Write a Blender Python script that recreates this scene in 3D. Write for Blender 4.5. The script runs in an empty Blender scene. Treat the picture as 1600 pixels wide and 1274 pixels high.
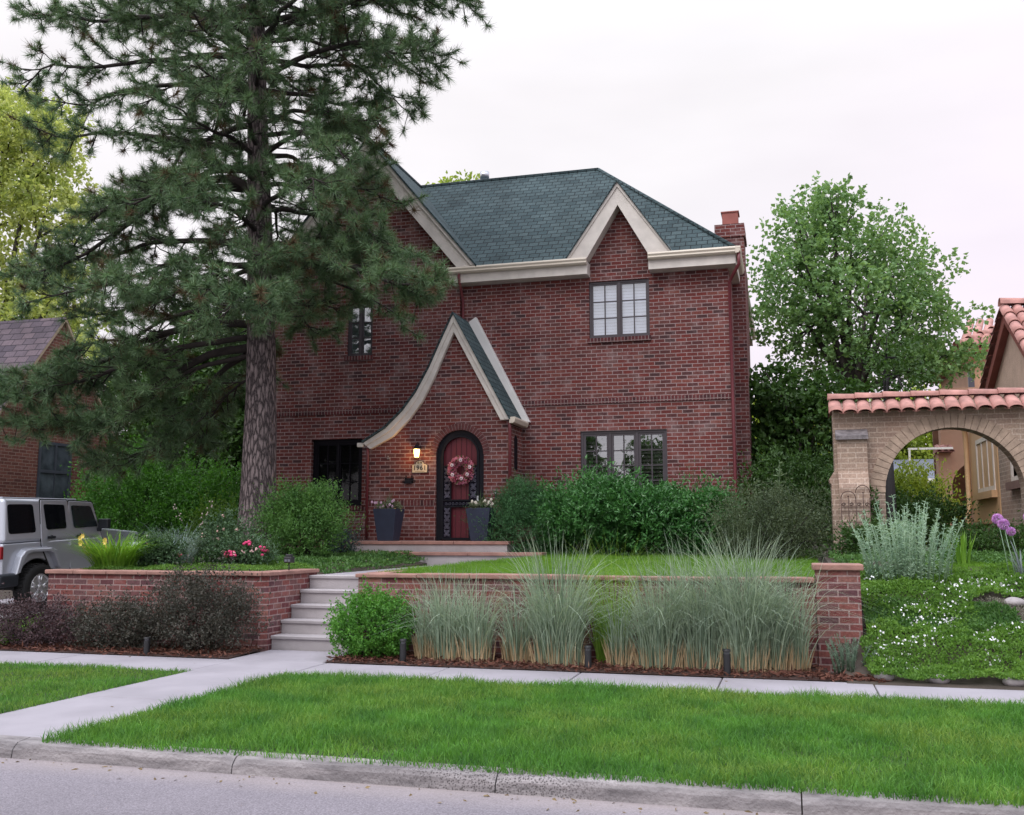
import bpy, math, random
import numpy as np
from mathutils import Vector, Matrix, noise as mnoise
R_ = math.radians
rng = np.random.RandomState(7)
random.seed(7)
SC = bpy.context.scene
COL = SC.collection

# ------------------------------------------------------------------ camera
cam_d = bpy.data.cameras.new("camera")
cam = bpy.data.objects.new("camera", cam_d)
COL.objects.link(cam)
cam_d.sensor_fit = 'HORIZONTAL'
cam_d.sensor_width = 36.0
cam_d.lens = 35.01
cam_d.clip_start = 0.05
cam_d.clip_end = 2000
cam.location = (0, 0, 1.4)
cam.rotation_euler = (math.pi / 2 + math.atan(199 / 1556), 0, R_(15.6))
SC.camera = cam

# ------------------------------------------------------------------ sky, sun, exposure
SUN_EL, SUN_AZ = R_(48), R_(200)      # azimuth measured clockwise from +Y
W = bpy.data.worlds.new("World")
SC.world = W
W.use_nodes = True
nt = W.node_tree
nt.nodes.clear()


def N(tree, kind, **kw):
    n = tree.nodes.new(kind)
    for k, v in kw.items():
        setattr(n, k, v)
    return n


def L(tree, a, b):
    tree.links.new(a, b)


wo = N(nt, 'ShaderNodeOutputWorld')
bg = N(nt, 'ShaderNodeBackground')
bg.inputs['Strength'].default_value = 0.1
sky = N(nt, 'ShaderNodeTexSky', sky_type='NISHITA', sun_disc=False, sun_elevation=SUN_EL, sun_rotation=SUN_AZ)
tc = N(nt, 'ShaderNodeTexCoord')
sep = N(nt, 'ShaderNodeSeparateXYZ')
L(nt, tc.outputs['Generated'], sep.inputs[0])
elev = N(nt, 'ShaderNodeMapRange')
elev.inputs['From Min'].default_value = 0.0
elev.inputs['From Max'].default_value = 1.0
elev.inputs['To Min'].default_value = 0.0
elev.inputs['To Max'].default_value = 1.0
L(nt, sep.outputs['Z'], elev.inputs['Value'])
ramp = N(nt, 'ShaderNodeValToRGB')
cr = ramp.color_ramp
cr.elements[0].position = 0.0
cr.elements[0].color = (0.485, 0.455, 0.480, 1)
cr.elements[1].position = 1.0
cr.elements[1].color = (1.34, 1.44, 1.62, 1)
for p, c in ((0.14, (0.485, 0.465, 0.495)), (0.30, (0.505, 0.495, 0.515)), (0.42, (0.52, 0.51, 0.53)), (0.52, (0.58, 0.58, 0.61)), (0.70, (1.02, 1.08, 1.20))):
    e = cr.elements.new(p)
    e.color = (*c, 1)
L(nt, elev.outputs[0], ramp.inputs[0])
ns = N(nt, 'ShaderNodeTexNoise')
ns.inputs['Scale'].default_value = 2.6
ns.inputs['Detail'].default_value = 4
mp = N(nt, 'ShaderNodeMapping')
mp.inputs['Scale'].default_value = (1, 1, 3.2)
L(nt, tc.outputs['Generated'], mp.inputs[0])
L(nt, mp.outputs[0], ns.inputs['Vector'])
nr = N(nt, 'ShaderNodeMapRange')
nr.inputs['From Min'].default_value = 0.3
nr.inputs['From Max'].default_value = 0.7
nr.inputs['To Min'].default_value = 0.92
nr.inputs['To Max'].default_value = 1.05
L(nt, ns.outputs['Fac'], nr.inputs['Value'])
mul = N(nt, 'ShaderNodeVectorMath', operation='SCALE')
L(nt, ramp.outputs[0], mul.inputs[0])
L(nt, nr.outputs[0], mul.inputs['Scale'])
rosy = N(nt, 'ShaderNodeVectorMath', operation='DOT_PRODUCT')
L(nt, tc.outputs['Generated'], rosy.inputs[0])
rosy.inputs[1].default_value = (0.72, 0.62, -0.75)
rr_ = N(nt, 'ShaderNodeMapRange')
rr_.inputs['From Min'].default_value = 0.25
rr_.inputs['From Max'].default_value = 0.80
rr_.inputs['To Max'].default_value = 0.85
L(nt, rosy.outputs['Value'], rr_.inputs['Value'])
tint = N(nt, 'ShaderNodeMix', data_type='RGBA')
tint.inputs[6].default_value = (1.02, 1.0, 0.985, 1)
tint.inputs[7].default_value = (1.03, 0.90, 1.02, 1)
L(nt, rr_.outputs[0], tint.inputs[0])
tm = N(nt, 'ShaderNodeVectorMath', operation='MULTIPLY')
L(nt, mul.outputs[0], tm.inputs[0])
L(nt, tint.outputs[2], tm.inputs[1])
mul2 = N(nt, 'ShaderNodeVectorMath', operation='SCALE')
mul2.inputs['Scale'].default_value = 17.4
L(nt, tm.outputs[0], mul2.inputs[0])
mx = N(nt, 'ShaderNodeMix', data_type='RGBA')
mx.inputs[0].default_value = 0.93
L(nt, sky.outputs[0], mx.inputs[6])
L(nt, mul2.outputs[0], mx.inputs[7])
L(nt, mx.outputs[2], bg.inputs['Color'])
L(nt, bg.outputs[0], wo.inputs['Surface'])

sun_d = bpy.data.lights.new("sun", 'SUN')
sun_d.energy = 1.5
sun_d.angle = R_(35)
sun_d.color = (1.0, 0.96, 0.91)
sun = bpy.data.objects.new("sun", sun_d)
COL.objects.link(sun)
_sd = Vector((math.sin(SUN_AZ) * math.cos(SUN_EL), math.cos(SUN_AZ) * math.cos(SUN_EL), math.sin(SUN_EL)))
sun.rotation_euler = _sd.to_track_quat('Z', 'Y').to_euler()
sun.location = (0, -10, 30)

SC.view_settings.view_transform = 'Standard'
SC.view_settings.look = 'None'
SC.view_settings.gamma = 1
SC.view_settings.exposure = 0.24
SC.render.engine = 'CYCLES'
try:
    SC.cycles.max_bounces = 6
    SC.cycles.transparent_max_bounces = 8
    SC.cycles.use_denoising = True
    SC.cycles.denoiser = 'OPENIMAGEDENOISE'
    SC.cycles.denoising_input_passes = 'RGB_ALBEDO_NORMAL'
    SC.cycles.denoising_prefilter = 'ACCURATE'
except Exception:
    pass


# ================================================================== helpers
def tag(o, label=None, cat=None, group=None, kind=None):
    if label: o['label'] = label
    if cat: o['category'] = cat
    if group: o['group'] = group
    if kind: o['kind'] = kind
    return o


def thing(name, label, cat, loc=(0, 0, 0), group=None, rotz=0):
    o = bpy.data.objects.new(name, None)
    o.empty_display_size = 0.1
    COL.objects.link(o)
    o.location = loc
    o.rotation_euler = (0, 0, rotz)
    return tag(o, label, cat, group)


def root_loc(o):
    v = Vector((0, 0, 0))
    while o is not None:
        v += o.location
        o = o.parent
    return np.array(v)


def link_mesh(name, me, mats, parent=None):
    o = bpy.data.objects.new(name, me)
    COL.objects.link(o)
    if not isinstance(mats, (list, tuple)): mats = [mats]
    for m in mats: me.materials.append(m)
    if parent is not None: o.parent = parent
    return o


def fast(name, V, F, mats, parent=None, smooth=False, mi=None, local=False):
    """V (n,3), F (m,k) numpy -> one mesh object; V in world coordinates unless local"""
    V = np.asarray(V, dtype=np.float64)
    F = np.asarray(F, dtype=np.int32)
    if parent is not None and not local: V = V - root_loc(parent)
    me = bpy.data.meshes.new(name)
    k = F.shape[1]
    me.vertices.add(len(V))
    me.vertices.foreach_set('co', V.astype(np.float32).ravel())
    me.loops.add(F.size)
    me.loops.foreach_set('vertex_index', F.ravel())
    me.polygons.add(len(F))
    me.polygons.foreach_set('loop_start', np.arange(0, F.size, k, dtype=np.int32))
    if mi is not None: me.polygons.foreach_set('material_index', np.asarray(mi, dtype=np.int32))
    me.polygons.foreach_set('use_smooth', np.full(len(F), bool(smooth)))
    me.update(calc_edges=True)
    return link_mesh(name, me, mats, parent)


class MB:
    def __init__(s):
        s.v, s.f, s.sm, s.m = [], [], [], []

    def add(s, vs, fs, smooth=False, m=0):
        b = len(s.v)
        s.v += [tuple(map(float, p)) for p in vs]
        for f in fs:
            s.f.append(tuple(b + i for i in f))
            s.sm.append(smooth)
            s.m.append(m)
        return s

    def box(s, x0, y0, z0, x1, y1, z1, m=0):
        vs = [(x0, y0, z0), (x1, y0, z0), (x1, y1, z0), (x0, y1, z0), (x0, y0, z1), (x1, y0, z1), (x1, y1, z1), (x0, y1, z1)]
        return s.add(vs, [(0, 3, 2, 1), (4, 5, 6, 7), (0, 1, 5, 4), (1, 2, 6, 5), (2, 3, 7, 6), (3, 0, 4, 7)], m=m)

    def quad(s, a, b, c, d, m=0):
        return s.add([a, b, c, d], [(0, 1, 2, 3)], m=m)

    def poly(s, pts, m=0):
        return s.add(pts, [tuple(range(len(pts)))], m=m)

    def prism(s, pts, y0, y1, axis='y', m=0, caps=True):
        """polygon given in (x,z) extruded along y (axis y), in (y,z) along x (axis x) or (x,y) along z"""
        n = len(pts)
        def P(p, t):
            return (p[0], t, p[1]) if axis == 'y' else ((t, p[0], p[1]) if axis == 'x' else (p[0], p[1], t))
        vs = [P(p, y0) for p in pts] + [P(p, y1) for p in pts]
        fs = [(i, (i + 1) % n, n + (i + 1) % n, n + i) for i in range(n)]
        if caps: fs += [tuple(range(n))[::-1], tuple(range(n, 2 * n))]
        return s.add(vs, fs, m=m)

    def band(s, outer, inner, y0, y1, m=0):
        """strip between two polylines in (x,z), extruded y0..y1"""
        n = len(outer)
        vs = [(p[0], y0, p[1]) for p in outer] + [(p[0], y0, p[1]) for p in inner] + [(p[0], y1, p[1]) for p in outer] + [(p[0], y1, p[1]) for p in inner]
        fs = []
        for i in range(n - 1):
            fs += [(i, i + 1, n + i + 1, n + i), (2 * n + i, 3 * n + i, 3 * n + i + 1, 2 * n + i + 1),
                   (i, 2 * n + i, 2 * n + i + 1, i + 1), (n + i, n + i + 1, 3 * n + i + 1, 3 * n + i)]
        fs += [(0, n, 3 * n, 2 * n), (n - 1, 3 * n - 1, 4 * n - 1, 2 * n - 1)]
        return s.add(vs, fs, m=m)

    def tube(s, path, rad, n=8, m=0, cap=True):
        path = [Vector(p) for p in path]
        if not hasattr(rad, '__len__'): rad = [rad] * len(path)
        vs, fs = [], []
        prev = None
        for i, p in enumerate(path):
            d = (path[min(i + 1, len(path) - 1)] - path[max(i - 1, 0)])
            d = d.normalized() if d.length > 1e-9 else Vector((0, 0, 1))
            if prev is None:
                a = Vector((1, 0, 0)) if abs(d.x) < 0.9 else Vector((0, 1, 0))
                u = d.cross(a).normalized()
            else:
                u = (prev - d * prev.dot(d))
                u = u.normalized() if u.length > 1e-9 else d.orthogonal().normalized()
            prev = u
            w = d.cross(u)
            for k in range(n):
                t = 2 * math.pi * k / n
                vs.append(p + (u * math.cos(t) + w * math.sin(t)) * rad[i])
        for i in range(len(path) - 1):
            for k in range(n):
                a, b = i * n + k, i * n + (k + 1) % n
                fs.append((a, b, b + n, a + n))
        if cap:
            fs.append(tuple(range(n))[::-1])
            fs.append(tuple((len(path) - 1) * n + k for k in range(n)))
        return s.add(vs, fs, smooth=True, m=m)

    def lathe(s, prof, c, n=20, axis='z', m=0, smooth=True):
        """prof: (radius, height) list around an axis through c"""
        vs, fs = [], []
        for r, h in prof:
            for k in range(n):
                t = 2 * math.pi * k / n
                a, b = r * math.cos(t), r * math.sin(t)
                vs.append((c[0] + a, c[1] + b, c[2] + h) if axis == 'z' else ((c[0] + h, c[1] + a, c[2] + b) if axis == 'x' else (c[0] + a, c[1] + h, c[2] + b)))
        for i in range(len(prof) - 1):
            for k in range(n):
                a, b = i * n + k, i * n + (k + 1) % n
                fs.append((a, b, b + n, a + n))
        s.add(vs, fs, smooth=smooth, m=m)
        s.add(vs[:n], [tuple(range(n))[::-1]], m=m)
        return s.add(vs[-n:], [tuple(range(n))], m=m)

    def ball(s, c, r, n=10, k=6, m=0, sq=(1, 1, 1)):
        vs, fs = [], []
        for i in range(k + 1):
            ph = math.pi * i / k
            for j in range(n):
                t = 2 * math.pi * j / n
                vs.append((c[0] + r * sq[0] * math.sin(ph) * math.cos(t), c[1] + r * sq[1] * math.sin(ph) * math.sin(t), c[2] + r * sq[2] * math.cos(ph)))
        for i in range(k):
            for j in range(n):
                a, b = i * n + j, i * n + (j + 1) % n
                fs.append((a, a + n, b + n, b))
        return s.add(vs, fs, smooth=True, m=m)

    def build(s, name, mats, parent=None, bevel=0, local=False, segs=2):
        V = np.array(s.v, dtype=float)
        if parent is not None and not local: V = V - root_loc(parent)
        me = bpy.data.meshes.new(name)
        me.from_pydata(V.tolist(), [], s.f)
        me.polygons.foreach_set('use_smooth', s.sm)
        me.polygons.foreach_set('material_index', s.m)
        import bmesh
        bm = bmesh.new()
        bm.from_mesh(me)
        bmesh.ops.recalc_face_normals(bm, faces=bm.faces)
        bm.to_mesh(me)
        bm.free()
        me.update()
        o = link_mesh(name, me, mats, parent)
        if bevel:
            b = o.modifiers.new('bevel', 'BEVEL')
            b.width = bevel
            b.segments = segs
            b.limit_method = 'ANGLE'
            b.angle_limit = R_(40)
        return o


# ================================================================== materials
def new_mat(name):
    m = bpy.data.materials.new(name)
    m.use_nodes = True
    t = m.node_tree
    t.nodes.clear()
    out = N(t, 'ShaderNodeOutputMaterial')
    p = N(t, 'ShaderNodeBsdfPrincipled')
    L(t, p.outputs[0], out.inputs['Surface'])
    return m, t, p, out


def rgba(c): return (c[0], c[1], c[2], 1)


def simple(name, col, rough=0.6, metal=0.0, var=0.12, scale=6.0, bump=0.0, bscale=60.0, spec=0.5, coat=0.0):
    m, t, p, out = new_mat(name)
    p.inputs['Roughness'].default_value = rough
    p.inputs['Metallic'].default_value = metal
    p.inputs['Specular IOR Level'].default_value = spec
    p.inputs['Coat Weight'].default_value = coat
    tc = N(t, 'ShaderNodeTexCoord')
    n = N(t, 'ShaderNodeTexNoise')
    n.inputs['Scale'].default_value = scale
    n.inputs['Detail'].default_value = 5
    L(t, tc.outputs['Object'], n.inputs['Vector'])
    r = N(t, 'ShaderNodeMapRange')
    r.inputs['From Min'].default_value = 0.3
    r.inputs['From Max'].default_value = 0.7
    r.inputs['To Min'].default_value = 1 - var
    r.inputs['To Max'].default_value = 1 + var
    L(t, n.outputs['Fac'], r.inputs['Value'])
    s = N(t, 'ShaderNodeVectorMath', operation='SCALE')
    s.inputs[0].default_value = col
    L(t, r.outputs[0], s.inputs['Scale'])
    L(t, s.outputs[0], p.inputs['Base Color'])
    if bump:
        n2 = N(t, 'ShaderNodeTexNoise')
        n2.inputs['Scale'].default_value = bscale
        n2.inputs['Detail'].default_value = 6
        L(t, tc.outputs['Object'], n2.inputs['Vector'])
        b = N(t, 'ShaderNodeBump')
        b.inputs['Strength'].default_value = bump
        b.inputs['Distance'].default_value = 0.01
        L(t, n2.outputs['Fac'], b.inputs['Height'])
        L(t, b.outputs[0], p.inputs['Normal'])
    return m


def wall_uv(t, su=1.0, sv=1.0, swap=False):
    """object-space coordinate running along a wall: x or y across, z up"""
    tc = N(t, 'ShaderNodeTexCoord')
    g = N(t, 'ShaderNodeNewGeometry')
    sn = N(t, 'ShaderNodeSeparateXYZ')
    L(t, g.outputs['True Normal'], sn.inputs[0])
    ax = N(t, 'ShaderNodeMath', operation='ABSOLUTE'); L(t, sn.outputs['X'], ax.inputs[0])
    ay = N(t, 'ShaderNodeMath', operation='ABSOLUTE'); L(t, sn.outputs['Y'], ay.inputs[0])
    gt = N(t, 'ShaderNodeMath', operation='GREATER_THAN'); L(t, ax.outputs[0], gt.inputs[0]); L(t, ay.outputs[0], gt.inputs[1])
    so = N(t, 'ShaderNodeSeparateXYZ'); L(t, tc.outputs['Object'], so.inputs[0])
    mixu = N(t, 'ShaderNodeMix', data_type='FLOAT')
    L(t, gt.outputs[0], mixu.inputs[0]); L(t, so.outputs['X'], mixu.inputs[2]); L(t, so.outputs['Y'], mixu.inputs[3])
    cu = N(t, 'ShaderNodeMath', operation='MULTIPLY'); cu.inputs[1].default_value = su; L(t, mixu.outputs[0], cu.inputs[0])
    az = N(t, 'ShaderNodeMath', operation='ABSOLUTE'); L(t, sn.outputs['Z'], az.inputs[0])
    flat = N(t, 'ShaderNodeMath', operation='GREATER_THAN'); L(t, az.outputs[0], flat.inputs[0]); flat.inputs[1].default_value = 0.97
    mixv = N(t, 'ShaderNodeMix', data_type='FLOAT')
    L(t, flat.outputs[0], mixv.inputs[0]); L(t, so.outputs['Z'], mixv.inputs[2]); L(t, so.outputs['Y'], mixv.inputs[3])
    cv = N(t, 'ShaderNodeMath', operation='MULTIPLY'); cv.inputs[1].default_value = sv; L(t, mixv.outputs[0], cv.inputs[0])
    cb = N(t, 'ShaderNodeCombineXYZ')
    L(t, (cv if swap else cu).outputs[0], cb.inputs[0]); L(t, (cu if swap else cv).outputs[0], cb.inputs[1])
    return tc, cb


def brick(name, cols, mortar, bw=0.21, rh=0.068, ms=0.007, bump=0.35, stain=0.18, swap=False, rough=0.85, white=0.0, dirt=None):
    m, t, p, out = new_mat(name)
    p.inputs['Roughness'].default_value = rough
    p.inputs['Specular IOR Level'].default_value = 0.25
    tc, uv = wall_uv(t, swap=swap)
    # tiny waviness so that courses are not ruler straight
    wn = N(t, 'ShaderNodeTexNoise'); wn.inputs['Scale'].default_value = 3.0
    L(t, tc.outputs['Object'], wn.inputs['Vector'])
    wv = N(t, 'ShaderNodeVectorMath', operation='SCALE'); wv.inputs['Scale'].default_value = 0.012
    L(t, wn.outputs['Color'], wv.inputs[0])
    wa = N(t, 'ShaderNodeVectorMath', operation='ADD')
    L(t, uv.outputs[0], wa.inputs[0]); L(t, wv.outputs[0], wa.inputs[1])
    b = N(t, 'ShaderNodeTexBrick')
    b.inputs['Scale'].default_value = 1.0
    b.inputs['Brick Width'].default_value = bw
    b.inputs['Row Height'].default_value = rh
    b.inputs['Mortar Size'].default_value = ms
    b.inputs['Mortar Smooth'].default_value = 0.15
    b.inputs['Color1'].default_value = (0, 0, 0, 1)
    b.inputs['Color2'].default_value = (1, 1, 1, 1)
    b.inputs['Mortar'].default_value = (0.5, 0.5, 0.5, 1)
    if swap: b.offset = 0.0
    L(t, wa.outputs[0], b.inputs['Vector'])
    rp = N(t, 'ShaderNodeValToRGB')
    e = rp.color_ramp.elements
    n = len(cols)
    e[0].position = 0; e[0].color = rgba(cols[0])
    e[1].position = 1; e[1].color = rgba(cols[-1])
    for i in range(1, n - 1):
        q = e.new(i / (n - 1)); q.color = rgba(cols[i])
    L(t, b.outputs['Color'], rp.inputs[0])
    n1 = N(t, 'ShaderNodeTexNoise'); n1.inputs['Scale'].default_value = 1.1; n1.inputs['Detail'].default_value = 6
    L(t, tc.outputs['Object'], n1.inputs['Vector'])
    r1 = N(t, 'ShaderNodeMapRange'); r1.inputs['From Min'].default_value = 0.3; r1.inputs['From Max'].default_value = 0.7
    r1.inputs['To Min'].default_value = 1 - stain; r1.inputs['To Max'].default_value = 1 + stain
    L(t, n1.outputs['Fac'], r1.inputs['Value'])
    n2 = N(t, 'ShaderNodeTexNoise'); n2.inputs['Scale'].default_value = 38; n2.inputs['Detail'].default_value = 4
    L(t, tc.outputs['Object'], n2.inputs['Vector'])
    r2 = N(t, 'ShaderNodeMapRange'); r2.inputs['From Min'].default_value = 0.3; r2.inputs['From Max'].default_value = 0.7
    r2.inputs['To Min'].default_value = 0.75; r2.inputs['To Max'].default_value = 1.25
    L(t, n2.outputs['Fac'], r2.inputs['Value'])
    mm = N(t, 'ShaderNodeMath', operation='MULTIPLY'); L(t, r1.outputs[0], mm.inputs[0]); L(t, r2.outputs[0], mm.inputs[1])
    mc = N(t, 'ShaderNodeMix', data_type='RGBA')
    L(t, b.outputs['Fac'], mc.inputs[0]); L(t, rp.outputs[0], mc.inputs[6]); mc.inputs[7].default_value = rgba(mortar)
    sc = N(t, 'ShaderNodeVectorMath', operation='SCALE'); L(t, mc.outputs[2], sc.inputs[0]); L(t, mm.outputs[0], sc.inputs['Scale'])
    last = sc.outputs[0]
    if white:
        n3 = N(t, 'ShaderNodeTexNoise'); n3.inputs['Scale'].default_value = 2.2; n3.inputs['Detail'].default_value = 9; n3.inputs['Roughness'].default_value = 0.7
        L(t, tc.outputs['Object'], n3.inputs['Vector'])
        r3 = N(t, 'ShaderNodeMapRange'); r3.inputs['From Min'].default_value = 0.52; r3.inputs['From Max'].default_value = 0.72
        r3.inputs['To Min'].default_value = 0; r3.inputs['To Max'].default_value = white
        L(t, n3.outputs['Fac'], r3.inputs['Value'])
        mw = N(t, 'ShaderNodeMix', data_type='RGBA')
        L(t, r3.outputs[0], mw.inputs[0]); L(t, last, mw.inputs[6]); mw.inputs[7].default_value = (0.36, 0.29, 0.29, 1)
        last = mw.outputs[2]
    if dirt:
        col, amt, sc_ = dirt
        n3 = N(t, 'ShaderNodeTexNoise'); n3.inputs['Scale'].default_value = sc_; n3.inputs['Detail'].default_value = 7
        L(t, tc.outputs['Object'], n3.inputs['Vector'])
        r3 = N(t, 'ShaderNodeMapRange'); r3.inputs['From Min'].default_value = 0.45; r3.inputs['From Max'].default_value = 0.75
        r3.inputs['To Min'].default_value = 0; r3.inputs['To Max'].default_value = amt
        L(t, n3.outputs['Fac'], r3.inputs['Value'])
        mw = N(t, 'ShaderNodeMix', data_type='RGBA')
        L(t, r3.outputs[0], mw.inputs[0]); L(t, last, mw.inputs[6]); mw.inputs[7].default_value = rgba(col)
        last = mw.outputs[2]
    L(t, last, p.inputs['Base Color'])
    bu = N(t, 'ShaderNodeBump'); bu.inputs['Strength'].default_value = bump; bu.inputs['Distance'].default_value = 0.008
    inv = N(t, 'ShaderNodeMath', operation='SUBTRACT'); inv.inputs[0].default_value = 1.0; L(t, b.outputs['Fac'], inv.inputs[1])
    ad = N(t, 'ShaderNodeMath', operation='MULTIPLY_ADD'); L(t, n2.outputs['Fac'], ad.inputs[0]); ad.inputs[1].default_value = 0.5; L(t, inv.outputs[0], ad.inputs[2])
    L(t, ad.outputs[0], bu.inputs['Height']); L(t, bu.outputs[0], p.inputs['Normal'])
    return m


def leaf_mat(name, a, b, trans=0.3, rough=0.5, patch=2.0, spec=0.35, c=None):
    m, t, p, out = new_mat(name)
    p.inputs['Roughness'].default_value = rough
    p.inputs['Specular IOR Level'].default_value = spec
    g = N(t, 'ShaderNodeNewGeometry')
    tc = N(t, 'ShaderNodeTexCoord')
    n = N(t, 'ShaderNodeTexNoise'); n.inputs['Scale'].default_value = patch; n.inputs['Detail'].default_value = 3
    L(t, tc.outputs['Object'], n.inputs['Vector'])
    f = N(t, 'ShaderNodeMath', operation='MULTIPLY_ADD'); L(t, g.outputs['Random Per Island'], f.inputs[0]); f.inputs[1].default_value = 0.55
    r = N(t, 'ShaderNodeMapRange'); r.inputs['From Min'].default_value = 0.3; r.inputs['From Max'].default_value = 0.7
    r.inputs['To Min'].default_value = 0.0; r.inputs['To Max'].default_value = 0.45
    L(t, n.outputs['Fac'], r.inputs['Value']); L(t, r.outputs[0], f.inputs[2])
    rp = N(t, 'ShaderNodeValToRGB'); e = rp.color_ramp.elements
    e[0].color = rgba(a); e[1].color = rgba(b)
    if c is not None:
        e[1].position = 0.9
        q = e.new(1.0); q.color = rgba(c)
    L(t, f.outputs[0], rp.inputs[0])
    L(t, rp.outputs[0], p.inputs['Base Color'])
    tr = N(t, 'ShaderNodeBsdfTranslucent')
    sc = N(t, 'ShaderNodeVectorMath', operation='MULTIPLY'); sc.inputs[1].default_value = (1.5, 1.45, 0.8)
    L(t, rp.outputs[0], sc.inputs[0]); L(t, sc.outputs[0], tr.inputs['Color'])
    mxs = N(t, 'ShaderNodeMixShader'); mxs.inputs[0].default_value = trans
    L(t, p.outputs[0], mxs.inputs[1]); L(t, tr.outputs[0], mxs.inputs[2]); L(t, mxs.outputs[0], out.inputs['Surface'])
    return m


def shingle(name, cols, rowz=0.15, w=0.3, line=(0.01, 0.015, 0.018)):
    m = brick(name, cols, line, bw=w, rh=rowz, ms=0.010, bump=0.5, stain=0.22, rough=0.9)
    return m


M = {}
M['brick'] = brick('house_brick', [(0.056, 0.027, 0.029), (0.108, 0.029, 0.028), (0.146, 0.031, 0.027), (0.110, 0.046, 0.043), (0.134, 0.033, 0.030), (0.168, 0.056, 0.046)],
                   (0.275, 0.200, 0.200), bw=0.208, rh=0.0737, ms=0.0080, white=0.36)
M['brick_soldier'] = brick('soldier_brick', [(0.05, 0.020, 0.024), (0.10, 0.024, 0.028), (0.12, 0.036, 0.038)],
                           (0.22, 0.16, 0.155), bw=0.30, rh=0.068, ms=0.008, swap=True)
M['brick_wall'] = brick('garden_brick', [(0.085, 0.045, 0.055), (0.15, 0.040, 0.042), (0.20, 0.070, 0.062), (0.12, 0.060, 0.066), (0.25, 0.105, 0.085)],
                        (0.28, 0.195, 0.19), bw=0.20, rh=0.070, ms=0.0075, white=0.35)
M['brick_left'] = brick('neighbour_brick', [(0.115, 0.042, 0.034), (0.165, 0.062, 0.048), (0.20, 0.08, 0.06)], (0.27, 0.19, 0.16), bw=0.22, rh=0.075)
M['brick_tan'] = brick('tan_brick', [(0.29, 0.215, 0.170), (0.335, 0.25, 0.20), (0.26, 0.195, 0.16), (0.365, 0.275, 0.22)], (0.44, 0.355, 0.30), bw=0.22, rh=0.078, ms=0.008, bump=0.3,
                       stain=0.22, dirt=((0.26, 0.125, 0.09), 0.45, 0.9))
M['cap_stone'] = simple('cap_stone', (0.29, 0.155, 0.13), 0.85, var=0.25, scale=5, bump=0.5, bscale=40)
M['trim'] = simple('trim_paint', (0.61, 0.565, 0.53), 0.6, var=0.11, scale=5)
M['trim_white'] = simple('flashing_paint', (0.70, 0.68, 0.68), 0.5, var=0.06, scale=3)
M['gutter'] = simple('gutter_paint', (0.60, 0.53, 0.45), 0.4, var=0.05, scale=2)
M['red_paint'] = simple('red_paint', (0.13, 0.024, 0.032), 0.4, var=0.12, scale=3)
M['door_red'] = simple('door_red', (0.12, 0.008, 0.020), 0.5, var=0.1, scale=4)
M['iron'] = simple('black_iron', (0.008, 0.008, 0.013), 0.6, var=0.2, spec=0.2)
M['iron_light'] = simple('scroll_iron', (0.05, 0.05, 0.075), 0.4, var=0.2)
M['window_frame'] = simple('window_frame', (0.055, 0.045, 0.055), 0.45, var=0.1)
M['dark_frame'] = simple('dark_window_frame', (0.007, 0.006, 0.010), 0.7, var=0.1, spec=0.15)
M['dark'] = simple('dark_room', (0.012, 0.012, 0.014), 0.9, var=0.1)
M['window_backing'] = simple('sky_tinted_blind', (0.74, 0.82, 0.92), 0.6, var=0.05, scale=1)  # blue of the sky reflected in the panes is put into this colour
M['shutter'] = simple('inside_shutter', (0.05, 0.046, 0.04), 0.6, var=0.1)
M['roof'] = shingle('green_shingles', [(0.034, 0.055, 0.062), (0.047, 0.071, 0.078), (0.060, 0.087, 0.094), (0.040, 0.063, 0.070)], rowz=0.115, w=0.21)
M['roof_left'] = shingle('purple_shingles', [(0.060, 0.048, 0.062), (0.095, 0.074, 0.090), (0.12, 0.09, 0.105)], rowz=0.17, w=0.32, line=(0.02, 0.016, 0.022))
M['roof_far'] = simple('slate_roof', (0.12, 0.13, 0.17), 0.8)
M['concrete'] = simple('concrete', (0.288, 0.266, 0.300), 0.85, var=0.12, scale=1.6, bump=0.25, bscale=90)
M['concrete_step'] = simple('step_concrete', (0.35, 0.32, 0.335), 0.85, var=0.14, scale=3.0, bump=0.35, bscale=70)
M['soil'] = simple('soil', (0.055, 0.042, 0.034), 0.95, var=0.4, scale=4, bump=0.8, bscale=25)
M['turf'] = simple('turf_soil', (0.030, 0.046, 0.016), 0.95, var=0.5, scale=5, bump=0.8, bscale=40)
M['bark'] = None
M['stucco'] = simple('pink_stucco', (0.53, 0.32, 0.225), 0.9, var=0.07, scale=3, bump=0.3, bscale=60)
M['tan_paint'] = simple('tan_paint', (0.50, 0.31, 0.17), 0.6, var=0.06)
M['terracotta'] = simple('terracotta', (0.40, 0.195, 0.170), 0.8, var=0.32, scale=5.5, bump=0.2, bscale=50)
M['terracotta_dark'] = simple('terracotta_dark', (0.23, 0.07, 0.055), 0.7, var=0.15)
M['galv'] = simple('galvanised', (0.55, 0.56, 0.60), 0.35, metal=0.8, var=0.1)
M['planter'] = simple('slate_planter', (0.020, 0.027, 0.055), 0.6, var=0.12, bump=0.2)
M['black_plastic'] = simple('black_plastic', (0.016, 0.016, 0.020), 0.5, var=0.15)
M['wood_grey'] = simple('grey_wood', (0.13, 0.11, 0.11), 0.9, var=0.25, scale=8)
M['stone'] = simple('river_stone', (0.30, 0.27, 0.28), 0.8, var=0.25, scale=9, bump=0.4)


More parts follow.
